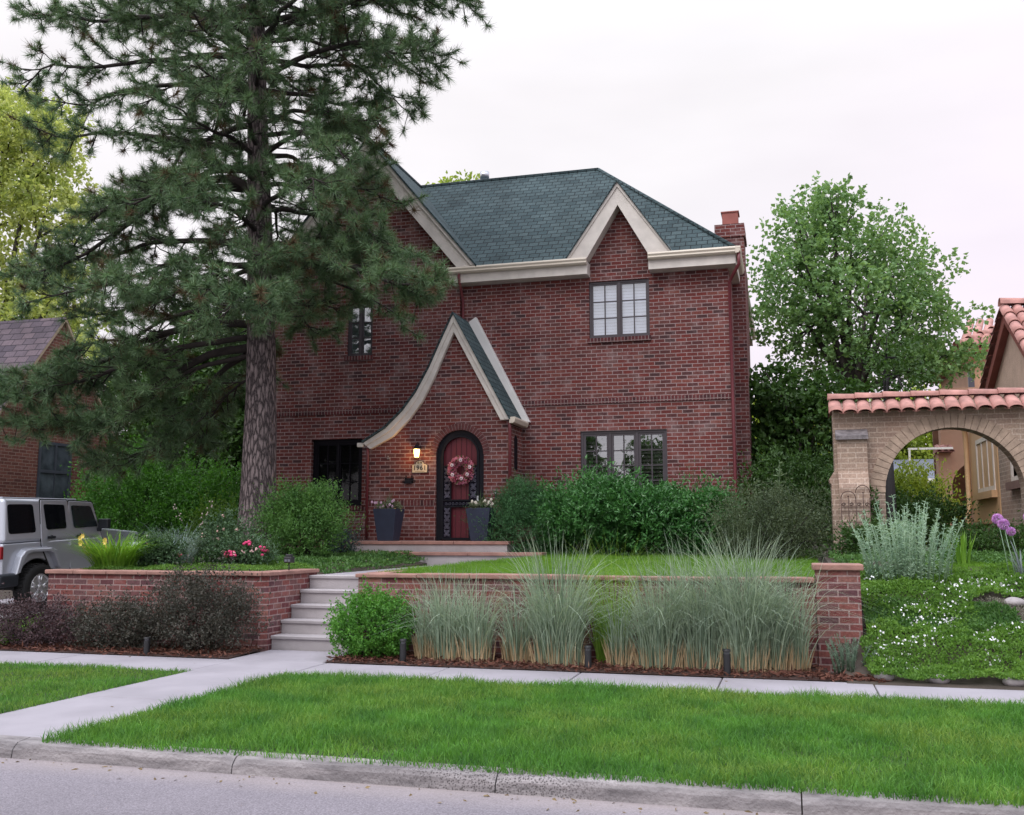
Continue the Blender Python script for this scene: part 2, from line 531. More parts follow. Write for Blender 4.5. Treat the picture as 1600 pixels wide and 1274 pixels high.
def glass_mat(name, tint=(0.02, 0.025, 0.03), refl=0.25, rough=0.015, see=0.5):
    m, t, p, out = new_mat(name)
    t.nodes.remove(p)
    gl = N(t, 'ShaderNodeBsdfGlossy'); gl.inputs['Roughness'].default_value = rough
    gl.inputs['Color'].default_value = (0.93, 0.96, 1.0, 1)
    trn = N(t, 'ShaderNodeBsdfTransparent'); trn.inputs['Color'].default_value = (see, see, see * 1.04, 1)
    mxs = N(t, 'ShaderNodeMixShader')
    mxs.inputs[0].default_value = refl
    L(t, trn.outputs[0], mxs.inputs[1]); L(t, gl.outputs[0], mxs.inputs[2]); L(t, mxs.outputs[0], out.inputs['Surface'])
    # old panes are never quite flat
    tc = N(t, 'ShaderNodeTexCoord')
    n = N(t, 'ShaderNodeTexNoise'); n.inputs['Scale'].default_value = 2.5
    L(t, tc.outputs['Object'], n.inputs['Vector'])
    b = N(t, 'ShaderNodeBump'); b.inputs['Strength'].default_value = 0.12; b.inputs['Distance'].default_value = 0.02
    L(t, n.outputs['Fac'], b.inputs['Height']); L(t, b.outputs[0], gl.inputs['Normal'])
    return m


M['glass'] = glass_mat('window_glass', refl=0.36, see=0.8)
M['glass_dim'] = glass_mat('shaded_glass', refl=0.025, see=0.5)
M['car_glass'] = glass_mat('car_glass', refl=0.06, see=0.12)


def bark_mat(name, a, b, sxy=9.0, sz=1.6, bump=1.0):
    m, t, p, out = new_mat(name)
    p.inputs['Roughness'].default_value = 0.95
    p.inputs['Specular IOR Level'].default_value = 0.15
    tc = N(t, 'ShaderNodeTexCoord')
    mp = N(t, 'ShaderNodeMapping'); mp.inputs['Scale'].default_value = (sxy, sxy, sz)
    L(t, tc.outputs['Object'], mp.inputs[0])
    n = N(t, 'ShaderNodeTexNoise'); n.inputs['Scale'].default_value = 1.6; n.inputs['Detail'].default_value = 7; n.inputs['Roughness'].default_value = 0.7
    v = N(t, 'ShaderNodeTexVoronoi', feature='DISTANCE_TO_EDGE'); v.inputs['Scale'].default_value = 1.3
    wd = N(t, 'ShaderNodeMix', data_type='RGBA'); wd.inputs[0].default_value = 0.12
    L(t, mp.outputs[0], n.inputs['Vector'])
    L(t, mp.outputs[0], wd.inputs[6]); 
    sc = N(t, 'ShaderNodeVectorMath', operation='SCALE'); sc.inputs['Scale'].default_value = 9.0
    L(t, n.outputs['Color'], sc.inputs[0]); L(t, sc.outputs[0], wd.inputs[7])
    L(t, wd.outputs[2], v.inputs['Vector'])
    mr = N(t, 'ShaderNodeMapRange'); mr.inputs['From Max'].default_value = 0.22
    L(t, v.outputs['Distance'], mr.inputs['Value'])
    mu = N(t, 'ShaderNodeMath', operation='MULTIPLY'); L(t, mr.outputs[0], mu.inputs[0]); L(t, n.outputs['Fac'], mu.inputs[1])
    rp = N(t, 'ShaderNodeValToRGB'); e = rp.color_ramp.elements
    e[0].color = rgba(a); e[1].color = rgba(b); e[1].position = 0.7
    L(t, mu.outputs[0], rp.inputs[0]); L(t, rp.outputs[0], p.inputs['Base Color'])
    bu = N(t, 'ShaderNodeBump'); bu.inputs['Strength'].default_value = bump; bu.inputs['Distance'].default_value = 0.03
    L(t, mu.outputs[0], bu.inputs['Height']); L(t, bu.outputs[0], p.inputs['Normal'])
    return m


M['bark'] = bark_mat('pine_bark', (0.040, 0.033, 0.036), (0.30, 0.24, 0.245), sxy=15.0, sz=3.6)
M['twig'] = simple('twig_bark', (0.030, 0.023, 0.022), 0.95, var=0.3, scale=12)
M['bark_maple'] = simple('maple_bark', (0.050, 0.042, 0.040), 0.95, var=0.3, scale=9, bump=0.6)


def road_mat():
    m, t, p, out = new_mat('asphalt')
    p.inputs['Roughness'].default_value = 0.9
    tc = N(t, 'ShaderNodeTexCoord')
    n = N(t, 'ShaderNodeTexNoise'); n.inputs['Scale'].default_value = 95; n.inputs['Detail'].default_value = 8
    n2 = N(t, 'ShaderNodeTexNoise'); n2.inputs['Scale'].default_value = 0.9; n2.inputs['Detail'].default_value = 5
    v = N(t, 'ShaderNodeTexVoronoi'); v.inputs['Scale'].default_value = 130
    for q in (n, n2, v): L(t, tc.outputs['Object'], q.inputs['Vector'])
    rp = N(t, 'ShaderNodeValToRGB'); e = rp.color_ramp.elements
    e[0].position = 0.3; e[0].color = (0.115, 0.102, 0.120, 1); e[1].position = 0.72; e[1].color = (0.265, 0.238, 0.272, 1)
    L(t, n.outputs['Fac'], rp.inputs[0])
    r = N(t, 'ShaderNodeMapRange'); r.inputs['From Min'].default_value = 0.3; r.inputs['From Max'].default_value = 0.7; r.inputs['To Min'].default_value = 0.86; r.inputs['To Max'].default_value = 1.14
    L(t, n2.outputs['Fac'], r.inputs['Value'])
    s = N(t, 'ShaderNodeVectorMath', operation='SCALE'); L(t, rp.outputs[0], s.inputs[0]); L(t, r.outputs[0], s.inputs['Scale'])
    # sandy grit washed into the gutter, dark drips further out
    so = N(t, 'ShaderNodeSeparateXYZ'); L(t, tc.outputs['Object'], so.inputs[0])
    n3 = N(t, 'ShaderNodeTexNoise'); n3.inputs['Scale'].default_value = 3.0; n3.inputs['Detail'].default_value = 7; n3.inputs['Roughness'].default_value = 0.7
    mp3 = N(t, 'ShaderNodeMapping'); mp3.inputs['Scale'].default_value = (0.5, 2.5, 1); L(t, tc.outputs['Object'], mp3.inputs[0]); L(t, mp3.outputs[0], n3.inputs['Vector'])
    gm = N(t, 'ShaderNodeMapRange'); gm.inputs['From Min'].default_value = 5.45; gm.inputs['From Max'].default_value = 5.85; gm.inputs['To Max'].default_value = 1.1
    L(t, so.outputs['Y'], gm.inputs['Value'])
    gp = N(t, 'ShaderNodeMath', operation='MULTIPLY', use_clamp=True); L(t, gm.outputs[0], gp.inputs[0]); L(t, n3.outputs['Fac'], gp.inputs[1])
    g1 = N(t, 'ShaderNodeMix', data_type='RGBA'); L(t, gp.outputs[0], g1.inputs[0]); L(t, s.outputs[0], g1.inputs[6]); g1.inputs[7].default_value = (0.34, 0.285, 0.275, 1)
    dk = N(t, 'ShaderNodeMapRange'); dk.inputs['From Min'].default_value = 0.60; dk.inputs['From Max'].default_value = 0.72; dk.inputs['To Max'].default_value = 0.35
    L(t, n3.outputs['Fac'], dk.inputs['Value'])
    g2 = N(t, 'ShaderNodeMix', data_type='RGBA'); L(t, dk.outputs[0], g2.inputs[0]); L(t, g1.outputs[2], g2.inputs[6]); g2.inputs[7].default_value = (0.10, 0.09, 0.10, 1)
    L(t, g2.outputs[2], p.inputs['Base Color'])
    b = N(t, 'ShaderNodeBump'); b.inputs['Strength'].default_value = 0.5; b.inputs['Distance'].default_value = 0.006
    L(t, v.outputs['Distance'], b.inputs['Height']); L(t, b.outputs[0], p.inputs['Normal'])
    return m


def kerb_mat():
    m, t, p, out = new_mat('kerb_concrete')
    p.inputs['Roughness'].default_value = 0.9
    tc = N(t, 'ShaderNodeTexCoord')
    n = N(t, 'ShaderNodeTexNoise'); n.inputs['Scale'].default_value = 2.2; n.inputs['Detail'].default_value = 8; n.inputs['Roughness'].default_value = 0.65
    mp = N(t, 'ShaderNodeMapping'); mp.inputs['Scale'].default_value = (1, 4, 5)
    L(t, tc.outputs['Object'], mp.inputs[0]); L(t, mp.outputs[0], n.inputs['Vector'])
    g = N(t, 'ShaderNodeNewGeometry'); sn = N(t, 'ShaderNodeSeparateXYZ'); L(t, g.outputs['True Normal'], sn.inputs[0])
    rp = N(t, 'ShaderNodeValToRGB'); e = rp.color_ramp.elements
    e[0].position = 0.30; e[0].color = (0.105, 0.094, 0.100, 1); e[1].position = 0.70; e[1].color = (0.34, 0.31, 0.318, 1)
    L(t, n.outputs['Fac'], rp.inputs[0])
    L(t, rp.outputs[0], p.inputs['Base Color'])
    n2 = N(t, 'ShaderNodeTexNoise'); n2.inputs['Scale'].default_value = 45; n2.inputs['Detail'].default_value = 6
    L(t, tc.outputs['Object'], n2.inputs['Vector'])
    so = N(t, 'ShaderNodeSeparateXYZ'); L(t, tc.outputs['Object'], so.inputs[0])
    ma = N(t, 'ShaderNodeMath', operation='ADD'); ma.inputs[1].default_value = 1.75; L(t, so.outputs['X'], ma.inputs[0])
    mb_ = N(t, 'ShaderNodeMath', operation='ABSOLUTE'); L(t, ma.outputs[0], mb_.inputs[0])
    mr = N(t, 'ShaderNodeMapRange'); mr.inputs['From Min'].default_value = 0.35; mr.inputs['From Max'].default_value = 0.9; mr.inputs['To Min'].default_value = 1; mr.inputs['To Max'].default_value = 0
    L(t, mb_.outputs[0], mr.inputs['Value'])
    vo = N(t, 'ShaderNodeTexVoronoi'); vo.inputs['Scale'].default_value = 75; L(t, tc.outputs['Object'], vo.inputs['Vector'])
    pr = N(t, 'ShaderNodeMapRange'); pr.inputs['From Min'].default_value = 0.25; pr.inputs['From Max'].default_value = 0.5; pr.inputs['To Min'].default_value = 1; pr.inputs['To Max'].default_value = 0
    L(t, vo.outputs['Distance'], pr.inputs['Value'])
    pn = N(t, 'ShaderNodeMath', operation='MULTIPLY'); L(t, mr.outputs[0], pn.inputs[0]); L(t, pr.outputs[0], pn.inputs[1])
    pm_ = N(t, 'ShaderNodeMix', data_type='RGBA'); L(t, pn.outputs[0], pm_.inputs[0]); L(t, rp.outputs[0], pm_.inputs[6]); pm_.inputs[7].default_value = (0.085, 0.075, 0.078, 1)
    L(t, pm_.outputs[2], p.inputs['Base Color'])
    b = N(t, 'ShaderNodeBump'); b.inputs['Strength'].default_value = 0.7; b.inputs['Distance'].default_value = 0.02
    L(t, n2.outputs['Fac'], b.inputs['Height']); L(t, b.outputs[0], p.inputs['Normal'])
    return m


M['road'] = road_mat()
M['kerb'] = kerb_mat()
M['joint'] = simple('joint_dark', (0.10, 0.09, 0.09), 0.9)

# ================================================================== terrain
def sstep(a, b, x):
    t = np.clip((x - a) / (b - a), 0, 1)
    return t * t * (3 - 2 * t)


def yard(y): return 0.90 + (np.clip(y, 11.2, 18.5) - 11.2) * 0.02


def drive(y): return 0.0 + np.clip(y - 10.3, 0, 4) * 0.012 + np.clip(y - 14, 0, 12) * 0.045


def walk_edge(y): return -5.03 + 0.75 * np.clip((np.asarray(y, float) - 12.6) / 4.2, 0, 1) ** 1.3


def ground_h(x, y):
    x = np.asarray(x, float); y = np.asarray(y, float)
    front = np.where(y < 5.9, -0.13, -0.012)
    mid = -0.012 + 0 * y
    yd = yard(y)
    # right-hand garden slope
    rs = 0.02 + sstep(10.35, 12.0, y) * 0.66 + sstep(11.8, 13.4, y) * 0.32 + np.clip(y - 13.2, 0, 4) * 0.025
    rs = rs + (x > 0.7) * (0.13 * np.exp(-(((x - 1.75) / 0.75) ** 2 + ((y - 10.85) / 0.30) ** 2)) + 0.13 * np.exp(-(((x - 1.35) / 0.6) ** 2 + ((y - 11.75) / 0.25) ** 2)) + 0.10 * np.exp(-(((x - 2.6) / 0.5) ** 2 + ((y - 12.2) / 0.22) ** 2)))
    # left slope down to the drive
    dz = drive(y)
    tl = sstep(-10.7, -9.44, x) * sstep(10.6, 13.0, y)
    ls = dz * (1 - tl) + (yd - 0.03) * tl
    corridor = np.where(y < 12.35, -0.22 + np.clip((y - 11.2) / 1.0, 0, 1) * 0.8, 0.80)
    yd = yd - 0.11 * np.exp(-((x + 6.27) / 0.30) ** 2) * (x < -6.27) * (y > 12.3)
    back = np.where(x > 0.45, rs, np.where(x < -9.42, ls, np.where((x > -6.27) & (x < np.where(y > 12.6, walk_edge(y), -4.98)), corridor, yd)))
    h = np.where(y < 10.2, front, np.where((y < 11.22) & (x > -9.42) & (x < 0.45), mid, back))
    h = np.where((y >= 10.2) & (y < 11.22) & ~((x > -9.42) & (x < 0.45)), back, h)
    # beyond the houses everything levels out
    t = sstep(22, 40, y)
    h = h * (1 - t) + 1.15 * t
    t = sstep(30, 60, np.abs(x)) * (y > 10.2)
    return np.where(y > 10.2, h * (1 - t) + 0.6 * t, h)


def gh(x, y): return float(ground_h(np.array([x]), np.array([y]))[0])


xs = np.unique(np.concatenate([[-500, -300, -160, -90, -60, -40, -30], np.arange(-24, -13, 0.7), np.arange(-13, 7, 0.22), np.arange(7, 20, 1), [25, 40, 60, 90, 160, 300, 500], [-9.425, -9.415, -6.275, -6.265, -4.985, -4.975, 0.445, 0.455]]))
ys = np.unique(np.concatenate([[-300, -150, -60, -20, -8, 5.88, 5.92], np.arange(6.5, 10, 0.7), np.arange(10.1, 14, 0.13), np.arange(14, 24, 0.4), [25, 28, 32, 36, 40, 50, 70, 120, 300, 900], [11.215, 11.225]]))
gx, gy = np.meshgrid(xs, ys)
gz = ground_h(gx, gy)
V = np.stack([gx.ravel(), gy.ravel(), gz.ravel()], 1)
nx_, ny_ = len(xs), len(ys)
ii, jj = np.meshgrid(np.arange(nx_ - 1), np.arange(ny_ - 1))
a_ = (jj * nx_ + ii).ravel()
F = np.stack([a_, a_ + 1, a_ + nx_ + 1, a_ + nx_], 1)
tag(fast('ground', V, F, M['soil'], smooth=False), kind='structure')

# road and kerb
mb = MB()
mb.quad((-300, -30, -0.102), (300, -30, -0.102), (300, 5.84, -0.102), (-300, 5.84, -0.102))
tag(mb.build('road', M['road']), kind='structure')

kx = [-60, -30, -14, -9.6, -5.15, -3.47, -1.73, 0.0, 3.4, 8, 20, 60]
mb = MB()
for i in range(len(kx) - 1):
    x0, x1 = kx[i] + 0.004, kx[i + 1] - 0.004
    n = 24 if -10 < x0 < 4 else 3
    rows = []
    for k in range(n + 1):
        x = x0 + (x1 - x0) * k / n
        chip = 0.0
        e = min(abs(x - x0), abs(x - x1))
        if -10 < x < 4:
            chip = 0.008 * mnoise.noise((x * 7, 0, i)) + 0.006 * mnoise.noise((x * 23, 3, i))
            if e < 0.06: chip -= 0.018
        rows.append([(x, 5.828 + 0.3 * chip, -0.11), (x, 5.838 + 0.4 * chip, -0.035 + chip), (x, 5.852, -0.010 + chip), (x, 5.88, 0.002 + chip * 0.5), (x, 6.0, 0.006), (x, 6.0, -0.12)])
    vs = [p for r in rows for p in r]
    fs = []
    for k in range(n):
        for q in range(5):
            a = k * 6 + q
            fs.append((a, a + 6, a + 7, a + 1))
    fs += [tuple(range(6)), tuple(n * 6 + q for q in range(6))[::-1]]
    mb.add(vs, fs)
tag(mb.build('kerb', M['kerb']), kind='structure')

# sidewalk: slabs with real gaps over a dark bed
mb = MB()
sx = [-60, -30, -15, -12.2, -10.9, -9.5, -8.1, -6.07, -4.97, -3.55, -2.13, -0.71, 0.69, 2.1, 3.6, 5.2, 10, 30, 60]
for i in range(len(sx) - 1):
    mb.box(sx[i] + 0.006, 9.25, -0.06, sx[i + 1] - 0.006, 10.24, 0.004 + 0.002 * (i % 2))
tag(mb.build('sidewalk', M['concrete'], bevel=0.006, segs=1), kind='structure')
mb = MB()
mb.box(-6.05, 6.005, -0.06, -4.97, 7.62, 0.004)
mb.box(-6.05, 7.632, -0.06, -4.97, 9.238, 0.005)
mb.poly([(-6.6, 6.004, 0.0045), (-6.051, 6.004, 0.0045), (-6.051, 6.7, 0.0045)])
tag(mb.build('curb_walk', M['concrete'], bevel=0.006, segs=1), kind='structure')
mb = MB()
mb.box(-6.19, 10.245, -0.06, -5.02, 11.22, 0.006)
tag(mb.build('landing', M['concrete'], bevel=0.006, segs=1), kind='structure')
mb = MB()
for y0, y1 in ((12.47, 14.0), (14.012, 15.5), (15.512, 16.79)):
    yy_ = np.linspace(y0, y1, 6)
    mb.prism([(-6.2, y0)] + [(float(walk_edge(q)), float(q)) for q in yy_] + [(-6.2, y1)], 0.72, 0.865, axis='z')
tag(mb.build('front_walk', M['concrete'], bevel=0.006, segs=1), kind='structure')
mb = MB()
for y0, y1 in ((10.25, 13), (13.01, 16), (16.01, 19)):
    mb.add([(-14.7, y0, drive(np.array(y0)) + 0.02), (-12.1, y0, drive(np.array(y0)) + 0.02), (-12.1, y1, drive(np.array(y1)) + 0.02), (-14.7, y1, drive(np.array(y1)) + 0.02)], [(0, 1, 2, 3)])
mb.quad((-14.7, 6.0, 0.007), (-12.1, 6.0, 0.007), (-12.1, 9.245, 0.007), (-14.7, 9.245, 0.007))
tag(mb.build('driveway', M['concrete']), kind='structure')


# ================================================================== grass
def ribbons(base, az, L_, lean, bend, width, segs, face=None, tip=0.06, wig=0.0, pw=2.2):
    """curved tapered blades: all arrays of length n"""
    n = len(az)
    d = np.stack([np.cos(az), np.sin(az), np.zeros(n)], 1)
    fa = az + np.pi / 2 if face is None else face
    w = np.stack([np.cos(fa), np.sin(fa), np.zeros(n)], 1)
    Vs = []
    for i in range(segs + 1):
        t = i / segs
        up = L_ * (t - 0.5 * np.minimum(bend, 1.3) * t ** (pw + 0.2))
        ho = L_ * (lean * t + bend * 0.75 * t ** pw)
        c = base + d * ho[:, None] + np.array([0, 0, 1.0]) * up[:, None]
        if wig: c = c + w * (wig * np.sin(t * 5 + az * 9))[:, None] * t
        ww = width * ((1 - t) ** 0.6 if i < segs else tip) * 0.5
        if i == segs:
            Vs.append(c[:, None, :])
        else:
            Vs.append(np.stack([c - w * ww[:, None], c + w * ww[:, None]], 1))
    V = np.concatenate(Vs, 1)
    per = 2 * segs + 1
    o = (np.arange(n) * per)[:, None]
    F = []
    for i in range(segs - 1):
        q = np.array([2 * i, 2 * i + 1, 2 * i + 3, 2 * i + 2])
        F.append(np.concatenate([o + q[[0, 1, 2]][None], o + q[[0, 2, 3]][None]], 0))
    F.append(o + np.array([2 * segs - 2, 2 * segs - 1, 2 * segs])[None])
    return V.reshape(-1, 3), np.concatenate(F, 0)


def lawn_mat():
    m = leaf_mat('lawn_grass', (0.026, 0.100, 0.022), (0.130, 0.320, 0.052), trans=0.35, rough=0.6, patch=2.4, spec=0.25, c=(0.26, 0.44, 0.13))
    t = m.node_tree
    rp = [n for n in t.nodes if n.bl_idname == 'ShaderNodeValToRGB'][0]
    tc = [n for n in t.nodes if n.bl_idname == 'ShaderNodeTexCoord'][0]
    g = [n for n in t.nodes if n.bl_idname == 'ShaderNodeNewGeometry'][0]
    n = N(t, 'ShaderNodeTexNoise'); n.inputs['Scale'].default_value = 0.75; n.inputs['Detail'].default_value = 6; n.inputs['Roughness'].default_value = 0.65
    L(t, tc.outputs['Object'], n.inputs['Vector'])
    a = N(t, 'ShaderNodeMapRange'); a.inputs['From Min'].default_value = 0.44; a.inputs['From Max'].default_value = 0.66; a.inputs['To Max'].default_value = 0.62
    L(t, n.outputs['Fac'], a.inputs['Value'])
    r = N(t, 'ShaderNodeMath', operation='MULTIPLY'); L(t, a.outputs[0], r.inputs[0]); L(t, g.outputs['Random Per Island'], r.inputs[1])
    mx_ = N(t, 'ShaderNodeMix', data_type='RGBA'); L(t, r.outputs[0], mx_.inputs[0]); mx_.inputs[7].default_value = (0.33, 0.36, 0.085, 1)
    outs = [l.to_socket for l in rp.outputs[0].links]
    L(t, rp.outputs[0], mx_.inputs[6])
    for o in outs: L(t, mx_.outputs[2], o)
    return m
M['grass'] = lawn_mat()
M['grass_back'] = leaf_mat('yard_grass', (0.07, 0.18, 0.018), (0.18, 0.35, 0.05), trans=0.4, rough=0.6, patch=1.2, spec=0.2)


def lawn(name, x0, x1, y0, y1, dens, hgt, mat, hf, mask=None, wid=0.0060, parts=None):
    n = int((x1 - x0) * (y1 - y0) * dens)
    x = rng.uniform(x0, x1, n); y = rng.uniform(y0, y1, n)
    if mask is not None:
        k = mask(x, y); x, y = x[k], y[k]
    n = len(x)
    z = hf(x, y)
    # patchy height
    pn = np.array([mnoise.noise((a * 1.3, b * 1.3, 0.3)) + 0.6 * mnoise.noise((a * 4.1, b * 4.1, 7)) for a, b in zip(x, y)])
    Ln = hgt * (0.72 + 0.5 * pn + rng.uniform(-0.35, 0.5, n))
    Ln = np.maximum(Ln, hgt * 0.3)
    az = rng.uniform(0, 2 * np.pi, n)
    V, F = ribbons(np.stack([x, y, z], 1), az, Ln, rng.uniform(0.0, 0.5, n), rng.uniform(0.05, 0.9, n), np.full(n, wid) * rng.uniform(0.7, 1.4, n), 2, face=rng.uniform(0, 6.28, n))
    return tag(fast(name, V, F, mat), kind='stuff')


mb = MB()
mb.quad((-4.955, 5.95, 0.0), (30, 5.95, 0.0), (30, 9.245, 0.0), (-4.955, 9.245, 0.0))
mb.quad((-12, 5.95, 0.0), (-6.065, 5.95, 0.0), (-6.065, 9.245, 0.0), (-12, 9.245, 0.0))
tag(mb.build('verge', M['turf']), kind='structure')


def edge_mask(x, y):
    # bare, worn patch along the kerb left of centre
    bare = np.exp(-(((x + 2.9) / 1.0) ** 2)) * np.exp(-(((y - 5.95) / 0.14) ** 2))
    return rng.uniform(0, 1, len(x)) > bare * 0.8


flat0 = lambda x, y: np.zeros_like(x)
_gl = lawn('lawn', -4.97, 2.9, 5.87, 9.29, 6000, 0.088, M['grass'], flat0, edge_mask)
tag(_gl, 'bright green mown grass on the verge between kerb and sidewalk', 'grass')
_gl = lawn('lawn', -10.5, -6.03, 6.0, 9.29, 3600, 0.058, M['grass'], flat0)
tag(_gl, 'small wedge of verge grass left of the concrete walk', 'grass')
yf = lambda x, y: ground_h(x, y)
_gl = lawn('lawn', -4.95, 0.35, 11.5, 17.9, 2300, 0.075, M['grass_back'], yf, lambda x, y: (x > walk_edge(y) + 0.02), wid=0.006)
tag(_gl, 'raised front lawn behind the brick retaining wall', 'grass')

# ================================================================== plants
def leaves(P, D, L_, W_, fold=0.25, r=rng):
    n = len(P)
    D = D / np.maximum(np.linalg.norm(D, axis=1, keepdims=True), 1e-6)
    A = r.normal(size=(n, 3))
    Wv = np.cross(D, A); Wv /= np.maximum(np.linalg.norm(Wv, axis=1, keepdims=True), 1e-6)
    Nn = np.cross(Wv, D)
    L_ = np.broadcast_to(L_, (n,))[:, None]; W_ = np.broadcast_to(W_, (n,))[:, None]
    mid = P + D * L_ * 0.45 - Nn * (W_ * fold)
    V = np.stack([P, mid + Wv * W_ * 0.5, P + D * L_, mid - Wv * W_ * 0.5], 1).reshape(-1, 3)
    F = (np.arange(n) * 4)[:, None] + np.array([0, 1, 2, 3])[None]
    return V, F


def unit(n, r=rng, up=-1.0):
    v = r.normal(size=(n, 3)); v /= np.linalg.norm(v, axis=1, keepdims=True)
    if up > -1: v[:, 2] = np.where(v[:, 2] < up, -v[:, 2] * 0.6, v[:, 2])
    return v


def lump(dirs, seed, freq=2.2, amp=0.22):
    return np.array([1 + amp * mnoise.noise((d[0] * freq + seed, d[1] * freq, d[2] * freq)) + amp * 0.5 * mnoise.noise((d[0] * freq * 2.3, d[1] * freq * 2.3 + seed, d[2] * freq * 2.3)) for d in dirs])


def foliage_blob(c, rad, twigs, per, leaf, wid, tl=0.16, seed=0, inner=0.45, upb=0.5, amp=0.25, spread=0.8, freq=2.2, low=-0.35):
    """sprays of leaves filling a lumpy ellipsoid; returns V, F"""
    d = unit(twigs, up=low)
    rr = (rng.uniform(inner ** 3, 1, twigs)) ** (1 / 3) * lump(d, seed, freq, amp)
    P0 = np.array(c) + d * rr[:, None] * np.array(rad)
    td = d * 0.8 + np.array([0, 0, upb]) + rng.normal(scale=0.35, size=(twigs, 3))
    td /= np.linalg.norm(td, axis=1, keepdims=True)
    P = np.repeat(P0, per, 0); T = np.repeat(td, per, 0)
    s = rng.uniform(-0.5, 0.5, len(P))
    P = P + T * (s * tl)[:, None] + rng.normal(scale=tl * 0.12, size=P.shape)
    Dv = T * 0.7 + rng.normal(scale=spread, size=P.shape)
    k = rng.uniform(0.65, 1.25, len(P))
    return leaves(P, Dv, leaf * k, wid * k)


def stems_mesh(base, tips, r0=0.012, n=5):
    mb = MB()
    b = Vector(base)
    for tp in tips:
        tp = Vector(tp)
        s = b + Vector((random.uniform(-1, 1) * 0.06, random.uniform(-1, 1) * 0.06, 0))
        m = s.lerp(tp, 0.5) + Vector((random.uniform(-1, 1), random.uniform(-1, 1), random.uniform(0, 1))) * 0.06
        mb.tube([s, m, tp], [r0, r0 * 0.75, r0 * 0.3], n=n)
    return mb


def shrub(name, label, cat, x, y, h, rx, ry, mat, twigs, per, leaf, wid, z0=None, group=None, seed=1, amp=0.25, upb=0.5, tl=0.16, ns=14, inner=0.45, spread=0.8, stem=None, blobs=None, low=-0.95, freq=2.2, full=1.9):
    z = gh(x, y) if z0 is None else z0
    r = thing(name, label, cat, (x, y, z), group)
    if blobs is None: blobs = [((0, 0, 0.5), (1, 1, 0.55), 1.0)]
    Vs, Fs, o = [], [], 0
    for (bc, br, share) in blobs:
        c = (x + bc[0] * rx, y + bc[1] * ry, z + bc[2] * h)
        V, F = foliage_blob(c, (br[0] * rx, br[1] * ry, br[2] * h), max(8, int(twigs * share * full * 0.5)), per * 2, leaf, wid, tl, seed + o * 0.001, inner, upb, amp, spread, freq, low)
        keep = (V.reshape(-1, 4, 3)[:, :, 2].min(1) > z + 0.015)
        V = V.reshape(-1, 4, 3)[keep].reshape(-1, 3); F = (np.arange(len(V) // 4) * 4)[:, None] + np.array([0, 1, 2, 3])[None]
        Vs.append(V); Fs.append(F + o); o += len(V)
    bc, br, share = blobs[0]
    V, F = foliage_blob((x + bc[0] * rx, y + bc[1] * ry, z + bc[2] * h), (br[0] * rx * 1.1, br[1] * ry * 1.1, br[2] * h * 1.12), int(twigs * 0.16), int(per * 1.3), leaf, wid, tl * 1.9, seed, 0.96, upb + 0.3, amp, spread * 0.6, freq, -0.2)
    Vs.append(V); Fs.append(F + o); o += len(V)
    V = np.concatenate(Vs); F = np.concatenate(Fs)
    fast('foliage', V, F, mat, r)
    tips = V[rng.randint(0, len(V), ns)]
    stems_mesh((x, y, z - 0.02), [tuple((tp - [x, y, z]) * 0.9 + [x, y, z]) for tp in tips]).build('stems', stem or M['twig'], r)
    return r


